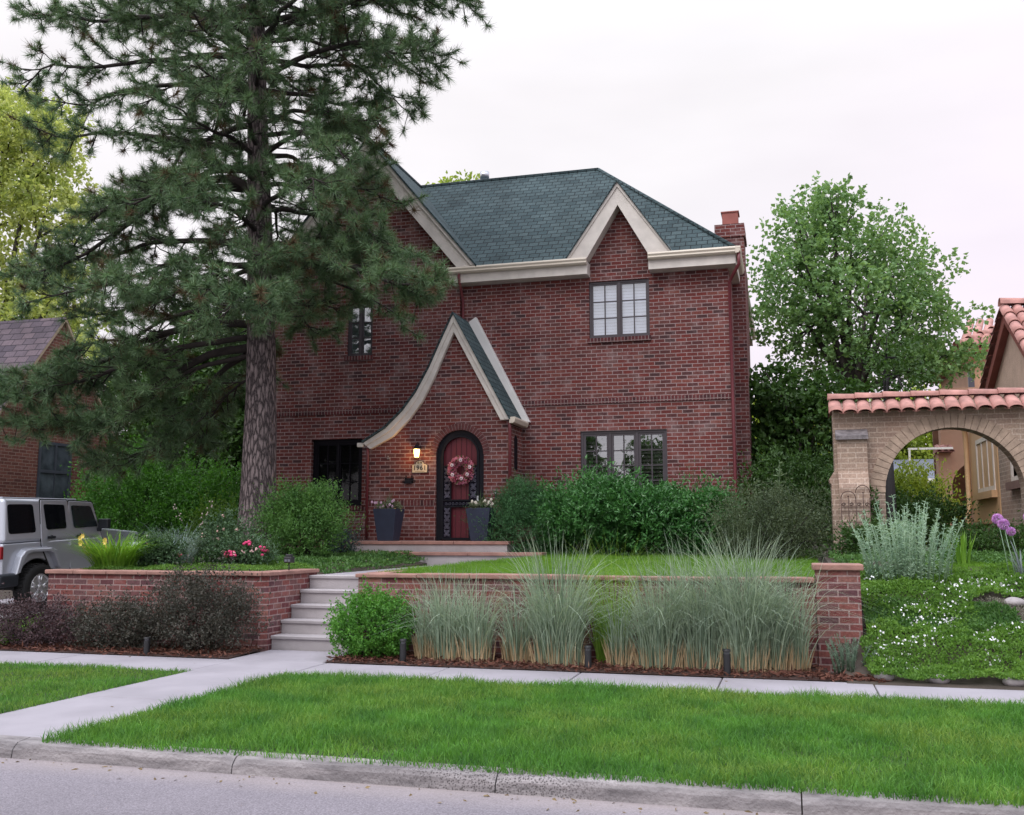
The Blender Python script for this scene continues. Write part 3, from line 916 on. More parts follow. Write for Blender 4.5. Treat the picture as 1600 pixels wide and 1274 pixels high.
# ================================================================== pine tree
def pine():
    base = np.array([-8.9, 15.5, 1.02])
    r = thing('pine_tree', 'tall dark pine with long needles standing in the raised bed before the house', 'tree', tuple(base))
    rs = np.random.RandomState(21)
    top = 15.5
    def axis(z):
        t = (z - 1.0)
        return np.array([-8.9 - 0.028 * t + 0.05 * math.sin(t * 0.5), 15.5 + 0.04 * math.sin(t * 0.4), z])
    def trad(z):
        return 0.315 * (1 - (z - 1) / 17.0) ** 0.9 + 0.16 * math.exp(-(z - 1.0) / 0.35)
    zs = np.concatenate([np.linspace(0.9, 2, 8), np.linspace(2.2, top, 40)])
    mb = MB()
    n = 28
    vs, fs = [], []
    for z in zs:
        c = axis(z); rr = trad(z)
        for k in range(n):
            t = 2 * math.pi * k / n
            w = 1 + 0.05 * mnoise.noise((math.cos(t) * 3, math.sin(t) * 3, z * 0.8)) + 0.035 * mnoise.noise((math.cos(t) * 9, math.sin(t) * 9, z * 1.5))
            vs.append((c[0] + rr * w * math.cos(t), c[1] + rr * w * math.sin(t), z))
    for i in range(len(zs) - 1):
        for k in range(n):
            a, b = i * n + k, i * n + (k + 1) % n
            fs.append((a, b, b + n, a + n))
    mb.add(vs, fs, smooth=True)
    mb.build('trunk', M['bark'], r)
    tufts = []          # (pos, dir, size)

    def poly_at(pts, t):
        f = t * (len(pts) - 1); i = min(int(f), len(pts) - 2); u = f - i
        return pts[i] * (1 - u) + pts[i + 1] * u

    def make_branch(pts, r0, dens=1.0, start=0.28, tw=0.9):
        """pts: list of numpy points; twigs and tufts are hung on it"""
        pts = [np.array(p, float) for p in pts]
        fine = []
        for i in range(17):
            p = poly_at(pts, i / 16)
            fine.append(p + rs.normal(scale=0.025, size=3) * (i > 0))
        # smooth once
        sm = [fine[0]] + [(fine[i - 1] + 2 * fine[i] + fine[i + 1]) / 4 for i in range(1, 16)] + [fine[-1]]
        mb = MB()
        mb.tube(sm, [r0 * (1 - 0.88 * i / 16) for i in range(17)], n=7)
        Lb = sum(np.linalg.norm(sm[i + 1] - sm[i]) for i in range(16))
        nt_ = max(5, int(Lb * 4.7 * dens))
        for k in range(nt_):
            t = start + (1 - start) * (k + rs.uniform(0, 0.9)) / nt_
            t = min(t, 0.985)
            p = poly_at(sm, t); d = poly_at(sm, min(1, t + 0.06)) - poly_at(sm, max(0, t - 0.06))
            d /= np.linalg.norm(d)
            side = np.cross(d, [0, 0, 1]); side /= max(np.linalg.norm(side), 1e-6)
            sg = 1 if k % 2 else -1
            ln = tw * (0.35 + 0.75 * (1 - t)) * rs.uniform(0.6, 1.25)
            dr = d * rs.uniform(0.5, 1.0) + side * sg * rs.uniform(0.5, 1.1) + np.array([0, 0, rs.uniform(-0.55, 0.45)])
            dr /= np.linalg.norm(dr)
            e1 = p + dr * ln * 0.55 + np.array([0, 0, -0.05 * ln])
            dr2 = dr + np.array([0, 0, rs.uniform(0.0, 0.55)]); dr2 /= np.linalg.norm(dr2)
            e2 = e1 + dr2 * ln * 0.45
            mb.tube([p, e1, e2], [0.014, 0.011, 0.007], n=4, cap=False)
            tufts.append((e2, dr2, 1.0)); 
            if rs.uniform() < 0.6: tufts.append((e1 * 0.5 + e2 * 0.5, dr2, 0.9))
            if rs.uniform() < 0.35: tufts.append((e1, dr * 0.6 + dr2 * 0.4, 0.85))
            # tertiary
            for q in range(rs.randint(2, 6)):
                u = rs.uniform(0.25, 0.95)
                s = p * (1 - u) + e1 * u if u < 0.6 else e1 * 0.4 + e2 * 0.6
                dd = dr + rs.normal(scale=0.7, size=3) + np.array([0, 0, 0.15]); dd /= np.linalg.norm(dd)
                l3 = rs.uniform(0.15, 0.38)
                e3 = s + dd * l3
                mb.tube([s, e3], [0.009, 0.006], n=3, cap=False)
                tufts.append((e3, dd + np.array([0, 0, 0.25]), rs.uniform(0.75, 1.0)))
        tufts.append((sm[-1], sm[-1] - sm[-2], 1.1))
        mb.build('branch', M['twig'], r)

    # crown radius by height, left / right / front / back
    def reach(z, a):
        zl = [4.0, 4.8, 5.6, 6.5, 7.5, 8.5, 9.5, 10.5, 11.5, 12.5, 13.5, 14.5, 15.5]
        left = [3.8, 4.4, 4.7, 4.9, 5.0, 5.0, 4.9, 5.2, 5.6, 5.0, 3.4, 2.4, 1.0]
        right = [1.1, 1.2, 1.7, 2.7, 2.9, 2.9, 3.0, 3.6, 4.1, 3.8, 3.0, 2.2, 1.0]
        front = [1.8, 2.0, 2.3, 2.4, 2.5, 2.5, 2.5, 2.6, 2.7, 2.6, 2.3, 1.8, 0.9]
        back = [2.2, 2.6, 2.9, 3.0, 3.0, 3.0, 3.0, 3.0, 3.0, 2.9, 2.4, 1.8, 0.9]
        ca, sa = math.cos(a), math.sin(a)
        rx_ = np.interp(z, zl, left) if ca < 0 else np.interp(z, zl, right)
        ry_ = np.interp(z, zl, front) if sa < 0 else np.interp(z, zl, back)
        return 1.0 / math.sqrt((ca / rx_) ** 2 + (sa / ry_) ** 2)
    # low hand-placed limbs seen in the photograph
    ax = axis
    hand = [
        ([ax(4.75), (-9.9, 15.3, 4.55), (-10.9, 15.1, 3.95), (-11.9, 14.9, 3.35), (-12.8, 14.8, 3.3), (-13.9, 14.7, 3.5)], 0.085),
        ([ax(4.75), (-9.7, 15.6, 4.4), (-10.3, 15.7, 3.7), (-10.9, 15.7, 3.1), (-11.6, 15.6, 2.75), (-12.3, 15.5, 2.75)], 0.06),
        ([ax(5.1), (-10.2, 15.0, 5.05), (-11.4, 14.8, 4.6), (-12.4, 14.7, 4.15), (-13.3, 14.7, 4.1), (-14.2, 14.6, 4.2)], 0.075),
        ([ax(7.45), (-9.6, 15.35, 7.85), (-10.5, 15.2, 7.75), (-11.6, 15.1, 7.0), (-12.6, 15.0, 6.35), (-13.7, 15.0, 6.2)], 0.095),
        ([ax(7.8), (-8.4, 15.4, 8.0), (-7.5, 15.3, 7.4), (-6.9, 15.2, 6.7), (-6.4, 15.2, 5.9), (-6.0, 15.2, 5.45)], 0.095),
        ([ax(6.2), (-8.3, 15.2, 6.3), (-7.4, 15.0, 6.1), (-6.6, 14.9, 5.7), (-5.9, 14.9, 5.45), (-5.5, 14.9, 5.5)], 0.07),
        ([ax(5.4), (-8.9, 14.8, 5.45), (-8.6, 14.1, 5.2), (-8.3, 13.5, 4.95), (-8.0, 13.1, 5.0)], 0.05),
        ([ax(5.7), (-9.3, 14.9, 5.9), (-9.7, 14.2, 5.7), (-10.0, 13.6, 5.4), (-10.3, 13.1, 5.4)], 0.05),
        ([ax(4.9), (-10.3, 14.9, 4.65), (-11.6, 14.6, 4.15), (-12.6, 14.4, 3.9), (-13.5, 14.3, 3.8)], 0.06),
        ([ax(4.6), (-10.2, 15.2, 4.3), (-11.2, 15.0, 3.6), (-12.0, 14.9, 3.4), (-12.8, 14.8, 3.3)], 0.05),
        ([ax(10.4), (-8.0, 15.2, 10.7), (-6.9, 15.0, 10.8), (-5.9, 14.9, 10.5), (-5.0, 14.8, 10.6)], 0.06),
        ([ax(9.7), (-8.0, 15.2, 9.9), (-7.0, 15.0, 9.9), (-6.2, 14.9, 9.5), (-5.6, 14.9, 9.5)], 0.06),
        ([ax(4.3), (-9.6, 15.7, 4.0), (-10.1, 15.8, 3.5), (-10.5, 15.9, 3.2)], 0.03),
    ]
    for pts, r0 in hand: make_branch(pts, r0, dens=1.6, start=0.2, tw=1.05)
    z = 5.3
    a0 = 0.4
    nb = len(hand)
    while z < 15.2 and nb < 96:
        k = 4 if z < 12.5 else 3
        for q in range(k):
            a = a0 + 2 * math.pi * q / k + rs.uniform(-0.35, 0.35)
            zz = z + rs.uniform(-0.2, 0.2)
            R = reach(zz, a) * rs.uniform(0.78, 1.06)
            c = ax(zz)
            rise = rs.uniform(0.15, 0.45) * (0.6 if zz < 7 else 1)
            drop = R * rs.uniform(0.08, 0.42) if zz < 10 else R * rs.uniform(-0.18, 0.18)
            dirv = np.array([math.cos(a), math.sin(a), 0])
            pts = [c]
            for i in range(1, 7):
                t = i / 6
                wob = rs.normal(scale=0.17, size=3) * t
                pts.append(c + dirv * R * t + np.array([0, 0, rise * math.sin(t * 2.2) - drop * t * t + 0.5 * max(0, t - 0.7) ** 1.3 * 1.6]) + wob)
            make_branch(pts, 0.032 + 0.009 * R, dens=1.0, start=0.14 if math.sin(a) < -0.2 else 0.28)
            nb += 1
        a0 += 0.9
        z += 0.46
    # needles
    m = len(tufts)
    P = np.array([t[0] for t in tufts]); Dt = np.array([t[1] for t in tufts]); S = np.array([t[2] for t in tufts])
    Dt = Dt / np.linalg.norm(Dt, axis=1, keepdims=True)
    NN = 74
    P_ = np.repeat(P, NN, 0); D_ = np.repeat(Dt, NN, 0); S_ = np.repeat(S, NN)
    s = rs.uniform(-0.09, 0.03, len(P_))
    P_ = P_ + D_ * s[:, None]
    nd = D_ * rs.uniform(0.1, 0.9, len(P_))[:, None] + rs.normal(scale=0.62, size=P_.shape)
    nd /= np.linalg.norm(nd, axis=1, keepdims=True)
    ln = 0.205 * S_ * rs.uniform(0.7, 1.15, len(P_))
    A = rs.normal(size=P_.shape); Wv = np.cross(nd, A); Wv /= np.linalg.norm(Wv, axis=1, keepdims=True)
    w = 0.0050
    V = np.stack([P_ - Wv * w, P_ + Wv * w, P_ + nd * ln[:, None]], 1).reshape(-1, 3)
    F = (np.arange(len(P_)) * 3)[:, None] + np.array([0, 1, 2])[None]
    brown = rs.uniform(size=m) < 0.07
    inner_d = rs.uniform(size=(m, NN)) < 0.05
    mi = (np.repeat(brown, NN) | inner_d.ravel()).astype(int)
    needle = leaf_mat('pine_needles', (0.046, 0.095, 0.051), (0.174, 0.284, 0.133), trans=0.15, rough=0.45, patch=0.9, spec=0.4)
    dead = leaf_mat('dry_needles', (0.072, 0.048, 0.026), (0.144, 0.102, 0.054), trans=0.1, rough=0.8, patch=2)
    fast('crown', V, F, [needle, dead], r, mi=mi)
    return m


print('tufts', pine())

# ================================================================== broadleaf trees
def tree(name, label, x, y, z0, trunk_h, trunk_r, blobs, mat, leaf, wid, dens, bark=None, group=None, per=9, tl=0.3, seed=3, twist=0.2, limbs=True, amp=0.3):
    """blobs: list of (dx,dy,z, rx,ry,rz) in metres about the trunk foot"""
    rs = np.random.RandomState(seed)
    r = thing(name, label, 'tree', (x, y, z0), group)
    mb = MB()
    fork = np.array([x + rs.normal() * twist, y + rs.normal() * 0.2, z0 + trunk_h])
    path = [np.array([x, y, z0 - 0.15]), np.array([x, y, z0 + trunk_h * 0.35]) + rs.normal(scale=0.06, size=3), fork]
    mb.tube(path, [trunk_r * 1.15, trunk_r, trunk_r * 0.8], n=10)
    mb.build('trunk', bark or M['bark_maple'], r)
    Vs, Fs, o = [], [], 0
    for i, (dx, dy, dz, rx, ry, rz) in enumerate(blobs):
        c = np.array([x + dx, y + dy, z0 + dz])
        if limbs:
            lb = MB()
            e = c + np.array([0, 0, rz * 0.3])
            m1 = fork * 0.55 + e * 0.45 + rs.normal(scale=0.15, size=3) + np.array([0, 0, 0.25])
            lb.tube([fork - np.array([0, 0, 0.1]), m1, e], [trunk_r * 0.5, trunk_r * 0.3, trunk_r * 0.1], n=6)
            for q in range(7):
                d = unit(1, rs)[0]
                lb.tube([m1 * 0.4 + e * 0.6, c + d * np.array([rx, ry, rz]) * 0.8], [trunk_r * 0.16, 0.008], n=4)
            lb.build('limb', bark or M['bark_maple'], r)
        area = (rx * ry * rz) ** (2 / 3)
        V, F = foliage_blob(c, (rx, ry, rz), int(dens * area), per, leaf, wid, tl, seed + i * 3.7, 0.35, 0.15, amp, 0.9, 1.8, -1.0)
        Vs.append(V); Fs.append(F + o); o += len(V)
    fast('crown', np.concatenate(Vs), np.concatenate(Fs), mat, r)
    return r


M['maple'] = leaf_mat('maple_leaf', (0.075, 0.165, 0.060), (0.240, 0.390, 0.155), trans=0.35, patch=0.8)
M['dark_leaf'] = leaf_mat('dark_leaf', (0.021, 0.057, 0.014), (0.069, 0.144, 0.032), trans=0.3, patch=0.9)
M['sunlit_yellow_leaf'] = leaf_mat('sunlit_yellow_leaf', (0.20, 0.28, 0.08), (0.54, 0.58, 0.26), trans=0.5, patch=0.5, c=(0.75, 0.72, 0.42))  # low warm sunlight is put into this yellow green leaf colour
M['lime_leaf'] = leaf_mat('lime_leaf', (0.130, 0.208, 0.026), (0.390, 0.468, 0.091), trans=0.5, patch=0.6)
M['yew'] = leaf_mat('yew_leaf', (0.018, 0.070, 0.026), (0.075, 0.200, 0.070), trans=0.1, patch=3.5)
M['viburnum'] = leaf_mat('viburnum_leaf', (0.017, 0.084, 0.020), (0.080, 0.232, 0.055), trans=0.15, patch=2.0, spec=0.5, rough=0.4)
M['boxwood'] = leaf_mat('boxwood_leaf', (0.030, 0.128, 0.018), (0.128, 0.323, 0.045), trans=0.25, patch=5)
M['privet'] = leaf_mat('privet_leaf', (0.033, 0.106, 0.024), (0.122, 0.260, 0.058), trans=0.25, patch=2.5)
M['hedge'] = leaf_mat('hedge_leaf', (0.018, 0.078, 0.010), (0.090, 0.255, 0.030), trans=0.3, patch=1.4)
M['barberry'] = leaf_mat('barberry_leaf', (0.026, 0.018, 0.023), (0.111, 0.065, 0.075), trans=0.15, patch=3, c=(0.15, 0.07, 0.09))
M['barberry_green'] = leaf_mat('barberry_green', (0.014, 0.022, 0.016), (0.090, 0.080, 0.066), trans=0.15, patch=4.5, c=(0.24, 0.11, 0.12))
M['sage'] = leaf_mat('silver_leaf', (0.143, 0.255, 0.173), (0.405, 0.540, 0.398), trans=0.2, patch=3)
M['wispy'] = leaf_mat('wispy_leaf', (0.036, 0.062, 0.031), (0.108, 0.144, 0.072), trans=0.2, patch=1.6, c=(0.13, 0.085, 0.06))

tree('walnut_tree', 'dark tree between the left brick house and the pine trunk', -20.5, 28, 1.0, 2.2, 0.2,
     [(-1.4, 0, 3.6, 1.6, 1.3, 1.4), (0.8, 0.2, 3.0, 1.7, 1.3, 1.3), (2.2, 0.2, 4.6, 1.6, 1.3, 1.4), (0, 0, 5.4, 1.6, 1.4, 1.2), (2.6, 0.2, 2.4, 1.5, 1.2, 1.2)],
     M['dark_leaf'], 0.18, 0.10, 240, per=8, tl=0.36, seed=19)
shrub('laurel_shrub', 'dark evergreen bush filling the gap behind the loose olive bush', 'shrub', 0.15, 19.6, 1.9, 1.1, 0.6, M['dark_leaf'], 500, 9, 0.09, 0.04, seed=99, tl=0.25)
# trees on the far side of the street, mirrored in the ground floor windows
for i_, (x_, y_, h_) in enumerate(((-13.5, -24, 1.0), (-8.4, -26, 0.9), (-4.0, -23, 0.7))):
    tree('street_tree', ('broad tree across the street mirrored in the windows, leftmost', 'middle tree across the street mirrored in the windows', 'smallest tree across the street mirrored in the windows')[i_], x_, y_, -0.1, 2.0, 0.2,
         [(-1.0, 0, 4.2 * h_, 2.2, 1.8, 1.9 * h_), (1.1, 0.3, 4.6 * h_, 2.0, 1.8, 1.9 * h_), (0, 0, 7.0 * h_, 1.9, 1.7, 1.7 * h_)], M['dark_leaf'], 0.34, 0.24, 90, per=7, tl=0.6, seed=40 + i_, group='trees across the street')
# maple on the right, behind the arch wall
gB = gh(1.4, 24)
tree('maple_tree', 'broad bright green maple rising behind the tiled arch wall', 1.4, 24, gB, 3.6, 0.22,
     [(-0.9, 0, 7.6, 0.9, 1.1, 0.75), (0.2, 0.3, 7.0, 1.4, 1.4, 1.0), (-1.1, -0.2, 6.3, 1.2, 1.2, 0.9), (1.2, 0.2, 6.3, 1.3, 1.2, 0.9), (-1.0, 0.2, 5.2, 1.3, 1.3, 0.8),
      (0.4, -0.5, 5.5, 1.4, 1.2, 0.8), (1.6, 0, 5.1, 1.1, 1.0, 0.7), (0.2, 0.5, 4.4, 1.6, 1.3, 0.7), (2.2, 0.1, 4.2, 0.9, 0.8, 0.45), (-0.1, 0.2, 8.2, 0.7, 0.7, 0.5), (1.3, -0.2, 4.2, 0.9, 0.9, 0.5)],
     M['maple'], 0.115, 0.095, 200, per=9, tl=0.36, seed=12, amp=0.75)
tree('shade_tree', 'dark leafy tree low between the brick chimney and the arch wall', 0.1, 21.5, gh(0.1, 21.5), 1.2, 0.10,
     [(-0.35, 0, 3.3, 0.75, 0.8, 0.65), (0.35, 0.2, 2.7, 0.9, 0.9, 0.7), (-0.45, 0.2, 2.1, 0.8, 0.8, 0.7), (0.4, 0.1, 1.5, 0.9, 0.8, 0.7), (-0.3, 0.1, 1.0, 0.9, 0.8, 0.7), (0.8, 0.3, 3.2, 0.7, 0.7, 0.5)],
     M['dark_leaf'], 0.13, 0.10, 420, per=8, tl=0.26, seed=5)
tree('lime_tree', 'sunlit yellow green tree far behind the arch wall opening', 4.2, 44, 1.1, 3, 0.2,
     [(-1.5, 0, 2.2, 2.2, 1.8, 1.8), (0.8, 0, 4.2, 2.4, 2, 1.9), (-1.2, 0.5, 4.4, 1.8, 1.8, 1.6), (2.4, 0.4, 2.4, 2.0, 1.8, 1.8)], M['lime_leaf'], 0.24, 0.18, 180, per=8, tl=0.5, seed=8)
tree('garden_tree', 'hazy lime tree filling the gap right of the chimney', -0.4, 38, 1.1, 2.5, 0.2,
     [(-0.9, 0, 2.2, 1.6, 1.6, 1.9), (0.9, 0, 3.0, 1.6, 1.6, 1.8), (0.2, 0.5, 4.6, 1.4, 1.4, 1.0), (2.4, 0, 1.8, 1.6, 1.5, 1.6)], M['lime_leaf'], 0.22, 0.17, 200, per=8, tl=0.5, seed=9)
# yellow-green trees far left (sunlight put into its leaf colour) and behind the house
tree('ash_tree', 'tall yellow green tree tinted as if sunlit at the far left above the purple roof', -31.5, 33, 1.1, 5.5, 0.35,
     [(1.8, 0, 16.5, 2.2, 2, 1.8), (0, 0, 17.6, 2.4, 2.2, 1.6), (2.6, 0, 13.8, 1.9, 1.8, 1.5), (-0.6, 0, 14.5, 2.4, 2.0, 1.8), (2.5, 0.3, 8.9, 2.4, 2.0, 1.5), (0.2, 0, 11.6, 1.5, 1.6, 1.0), (-1.0, 0.3, 8.3, 2.4, 1.8, 1.6), (4.0, 0, 7.2, 2.2, 1.8, 1.2), (3.6, 0.2, 10.9, 1.1, 1.1, 0.7), (1.4, 0.2, 10.0, 1.3, 1.2, 0.8)],
     M['sunlit_yellow_leaf'], 0.24, 0.14, 105, per=8, tl=0.6, seed=14, amp=0.5)
tree('locust_tree', 'yellow green treetop peeping over the house roof behind the front gable', -15.2, 38, 1.1, 6, 0.3,
     [(-3.0, 0, 11.6, 2.0, 1.8, 1.6), (-0.4, 0, 13.2, 2.1, 1.8, 1.6), (2.0, 0, 13.7, 1.7, 1.6, 1.2), (-1.6, 0, 9.6, 2.2, 1.8, 1.5), (-4.0, 0, 9.0, 2.0, 1.8, 1.6)],
     M['lime_leaf'], 0.24, 0.13, 170, per=8, tl=0.5, seed=15)
tree('walnut_tree', 'dark shaded tree behind the pine and left of the house wall', -15.6, 24.5, gh(-15.6, 24), 1.6, 0.2,
     [(-1.4, 0, 3.3, 1.4, 1.3, 1.3), (0.4, 0.2, 2.6, 1.5, 1.3, 1.2), (1.6, 0.2, 3.8, 1.4, 1.3, 1.3), (0, 0, 4.9, 1.6, 1.4, 1.2), (2.4, 0.2, 2.2, 1.3, 1.2, 1.1), (-2.4, 0.4, 1.9, 1.4, 1.2, 1.1), (-0.4, 0.2, 6.3, 1.5, 1.3, 1.2), (1.6, 0.2, 5.7, 1.4, 1.3, 1.2), (-1.8, 0.1, 5.0, 1.3, 1.2, 1.1)],
     M['dark_leaf'], 0.17, 0.10, 260, per=8, tl=0.36, seed=17)

# ================================================================== the brick house
def wall_cells(mb, x0, x1, z0, z1, y, holes, depth=0.10):
    """front face (towards -y) with rectangular openings and their reveals"""
    X = sorted({x0, x1, *[h[0] for h in holes], *[h[1] for h in holes]})
    Z = sorted({z0, z1, *[h[2] for h in holes], *[h[3] for h in holes]})
    for i in range(len(X) - 1):
        for j in range(len(Z) - 1):
            cx, cz = (X[i] + X[i + 1]) / 2, (Z[j] + Z[j + 1]) / 2
            if any(h[0] < cx < h[1] and h[2] < cz < h[3] for h in holes): continue
            mb.quad((X[i], y, Z[j]), (X[i + 1], y, Z[j]), (X[i + 1], y, Z[j + 1]), (X[i], y, Z[j + 1]))
    for a, b, c, d in holes:
        e = y + depth
        mb.quad((a, y, c), (a, y, d), (a, e, d), (a, e, c)); mb.quad((b, y, c), (b, e, c), (b, e, d), (b, y, d))
        mb.quad((a, y, c), (a, e, c), (b, e, c), (b, y, c)); mb.quad((a, y, d), (b, y, d), (b, e, d), (a, e, d))


def window(parent, x0, x1, z0, z1, y, sashes, cols, rows, fm, gm, behind, fw=0.035, sw=0.032, blind_to=0.0, label=None, louvre=False):
    """casement window in the plane y (outer face), glazed, something behind the glass"""
    mb = MB()
    d = 0.07
    mb.box(x0, y, z0, x0 + fw, y + d, z1); mb.box(x1 - fw, y, z0, x1, y + d, z1)
    mb.box(x0 + fw, y, z1 - fw, x1 - fw, y + d, z1); mb.box(x0 + fw, y, z0, x1 - fw, y + d, z0 + fw)
    W_ = (x1 - x0 - 2 * fw) / sashes
    for k in range(sashes):
        a = x0 + fw + k * W_; b = a + W_
        if k: mb.box(a - 0.022, y - 0.006, z0 + fw, a + 0.022, y + d, z1 - fw)
        a1, b1 = a + (0.022 if k else 0), b - (0.022 if k < sashes - 1 else 0)
        c1, d1 = z0 + fw, z1 - fw
        yy = y + 0.015
        mb.box(a1, yy, c1, a1 + sw, yy + 0.04, d1); mb.box(b1 - sw, yy, c1, b1, yy + 0.04, d1)
        mb.box(a1 + sw, yy, d1 - sw, b1 - sw, yy + 0.04, d1); mb.box(a1 + sw, yy, c1, b1 - sw, yy + 0.04, c1 + sw)
        for q in range(1, cols):
            x = a1 + sw + (b1 - a1 - 2 * sw) * q / cols
            mb.box(x - 0.011, yy + 0.008, c1 + sw, x + 0.011, yy + 0.034, d1 - sw)
        for q in range(1, rows):
            z = c1 + sw + (d1 - c1 - 2 * sw) * q / rows
            mb.box(a1 + sw, yy + 0.010, z - 0.011, b1 - sw, yy + 0.032, z + 0.011)
    w = mb.build('window', fm, parent)
    if label: w['label'] = label
    g = MB()
    g.quad((x0 + fw, y + 0.042, z0 + fw), (x1 - fw, y + 0.042, z0 + fw), (x1 - fw, y + 0.042, z1 - fw), (x0 + fw, y + 0.042, z1 - fw))
    g.build('pane', gm, w)
    b = MB()
    zz0, zz1 = z0 + 0.01, z1 - 0.01
    if louvre:
        s = 0.075
        k = zz0
        while k < zz1 - s:
            b.add([(x0 + 0.01, y + 0.13, k), (x1 - 0.01, y + 0.13, k), (x1 - 0.01, y + 0.17, k + s * 0.95), (x0 + 0.01, y + 0.17, k + s * 0.95)], [(0, 1, 2, 3)])
            k += s
        for q in range(sashes + 1):
            xx = x0 + fw + W_ * q
            b.box(xx - 0.035, y + 0.12, zz0, xx + 0.035, y + 0.165, zz1)
        b.build('shutter', behind, w)
        b = MB(); b.quad((x0, y + 0.22, z0), (x1, y + 0.22, z0), (x1, y + 0.22, z1), (x0, y + 0.22, z1))
        b.build('backing', M['dark'], w)
    else:
        n = int((zz1 - zz0) / 0.06)
        for k in range(n):
            za = zz0 + (zz1 - zz0) * k / n; zb = zz0 + (zz1 - zz0) * (k + 1) / n
            b.add([(x0 + 0.01, y + 0.105, za), (x1 - 0.01, y + 0.105, za), (x1 - 0.01, y + 0.120, zb), (x0 + 0.01, y + 0.120, zb)], [(0, 1, 2, 3)])
        b.build('window_backing', behind, w)  # also a dark sheet for the shade of the room where no blind hangs
    return w


HY, LY, PY = 19.2, 19.1, 18.2         # main wall, gable bay, porch front
RX = -1.02                            # right corner
GB = 0.85                             # walls start below the ground line
EZ = 6.60                             # wall plate
house = thing('brick_house', 'dark red brick two storey house with green shingle roof and steep beige trimmed gables', 'house', (-5.9, 19.2, 1.0))

# right part of the front wall, with the small wall gable
mb = MB()
wall_cells(mb, -6.45, RX, GB, EZ, HY, [(-3.76, -2.555, 5.275, 6.43), (-3.96, -2.262, 2.05, 3.425)])
mb.poly([(-3.735, HY, EZ), (-2.52, HY, EZ), (-2.52, HY, 7.15), (-3.12, HY, 7.95), (-3.735, HY, 7.15)])
mb.box(-6.45, 27.2, GB, RX, 27.3, EZ)
mb.quad((RX, HY, GB), (RX, 27.3, GB), (RX, 27.3, EZ), (RX, HY, EZ))
mb.build('wall', M['brick'], house)
# cheeks of the wall gable
mb = MB()
mb.quad((-3.735, HY, EZ), (-3.735, HY + 1.6, EZ), (-3.735, HY + 1.6, 7.15), (-3.735, HY, 7.15))
mb.quad((-2.52, HY, EZ), (-2.52, HY + 1.6, EZ), (-2.52, HY + 1.6, 7.15), (-2.52, HY, 7.15))
mb.build('gable_cheek', M['brick'], house)
# left bay under the large gable
mb = MB()
wall_cells(mb, -10.85, -6.45, GB, EZ, LY, [(-8.98, -8.39, 5.15, 6.28), (-9.74, -8.57, 2.0, 3.40)], depth=0.14)
mb.poly([(-10.85, LY, EZ), (-6.45, LY, EZ), (-6.45, LY, 7.15), (-8.47, LY, 9.55), (-10.85, LY, 6.75)])
mb.quad((-10.85, LY, GB), (-10.85, 27.3, GB), (-10.85, 27.3, EZ + 0.2), (-10.85, LY, EZ + 0.2))
mb.quad((-6.45, LY, GB), (-6.45, HY + 0.02, GB), (-6.45, HY + 0.02, 7.1), (-6.45, LY, 7.1))
mb.build('wall', M['brick'], house)
# porch bay: curved left edge, pointed top, arched doorway
PO = [(-6.244, 5.69), (-6.492, 5.171), (-6.726, 4.66), (-7.0, 4.17), (-7.278, 3.81), (-7.63, 3.48), (-8.109, 3.196)]
PI_ = [(-6.236, 5.33), (-6.44, 4.90), (-6.64, 4.44), (-6.885, 3.98), (-7.141, 3.645), (-7.485, 3.315), (-7.96, 3.075)]
DX, DR, DZ = -6.13, 0.488, 2.935
arch = [(DX + DR * math.cos(t), DZ + DR * math.sin(t)) for t in np.linspace(0, math.pi, 25)]
pts = [(-8.03, GB), (-8.03, 3.09)] + PI_[::-1][1:] + [(-5.27, 3.60), (-5.145, 3.55), (-5.145, GB), (DX + DR, GB)] + arch + [(DX - DR, GB)]
mb = MB()
mb.prism(pts, PY, PY + 0.16)
mb.quad((-5.146, PY + 0.16, GB), (-5.146, HY, GB), (-5.146, HY, 3.6), (-5.146, PY + 0.16, 3.6))
mb.quad((-8.03, PY + 0.16, GB), (-8.03, LY, GB), (-8.03, LY, 3.1), (-8.03, PY + 0.16, 3.1))
mb.build('porch_wall', M['brick'], house)
# brick ring over the door
ring = MB()
nb_ = 27
for k in range(nb_):
    t0, t1 = math.pi * (k + 0.09) / nb_, math.pi * (k + 0.91) / nb_
    q = [(DX + rr * math.cos(t), DZ + rr * math.sin(t)) for rr, t in ((DR - 0.006, t0), (DR + 0.12, t0), (DR + 0.12, t1), (DR - 0.006, t1))]
    ring.prism(q, PY - 0.012, PY + 0.10)
ring.build('door_arch', simple('arch_brick', (0.105, 0.032, 0.034), 0.85, var=0.35, scale=14, bump=0.4), house)
mb = MB()
mb.band([(DX + (DR + 0.122) * math.cos(t), DZ + (DR + 0.122) * math.sin(t)) for t in np.linspace(0, math.pi, 25)],
        [(DX + (DR - 0.004) * math.cos(t), DZ + (DR - 0.004) * math.sin(t)) for t in np.linspace(0, math.pi, 25)], PY - 0.004, PY + 0.09)
mb.build('arch_mortar', simple('mortar', (0.27, 0.195, 0.185), 0.9), house)

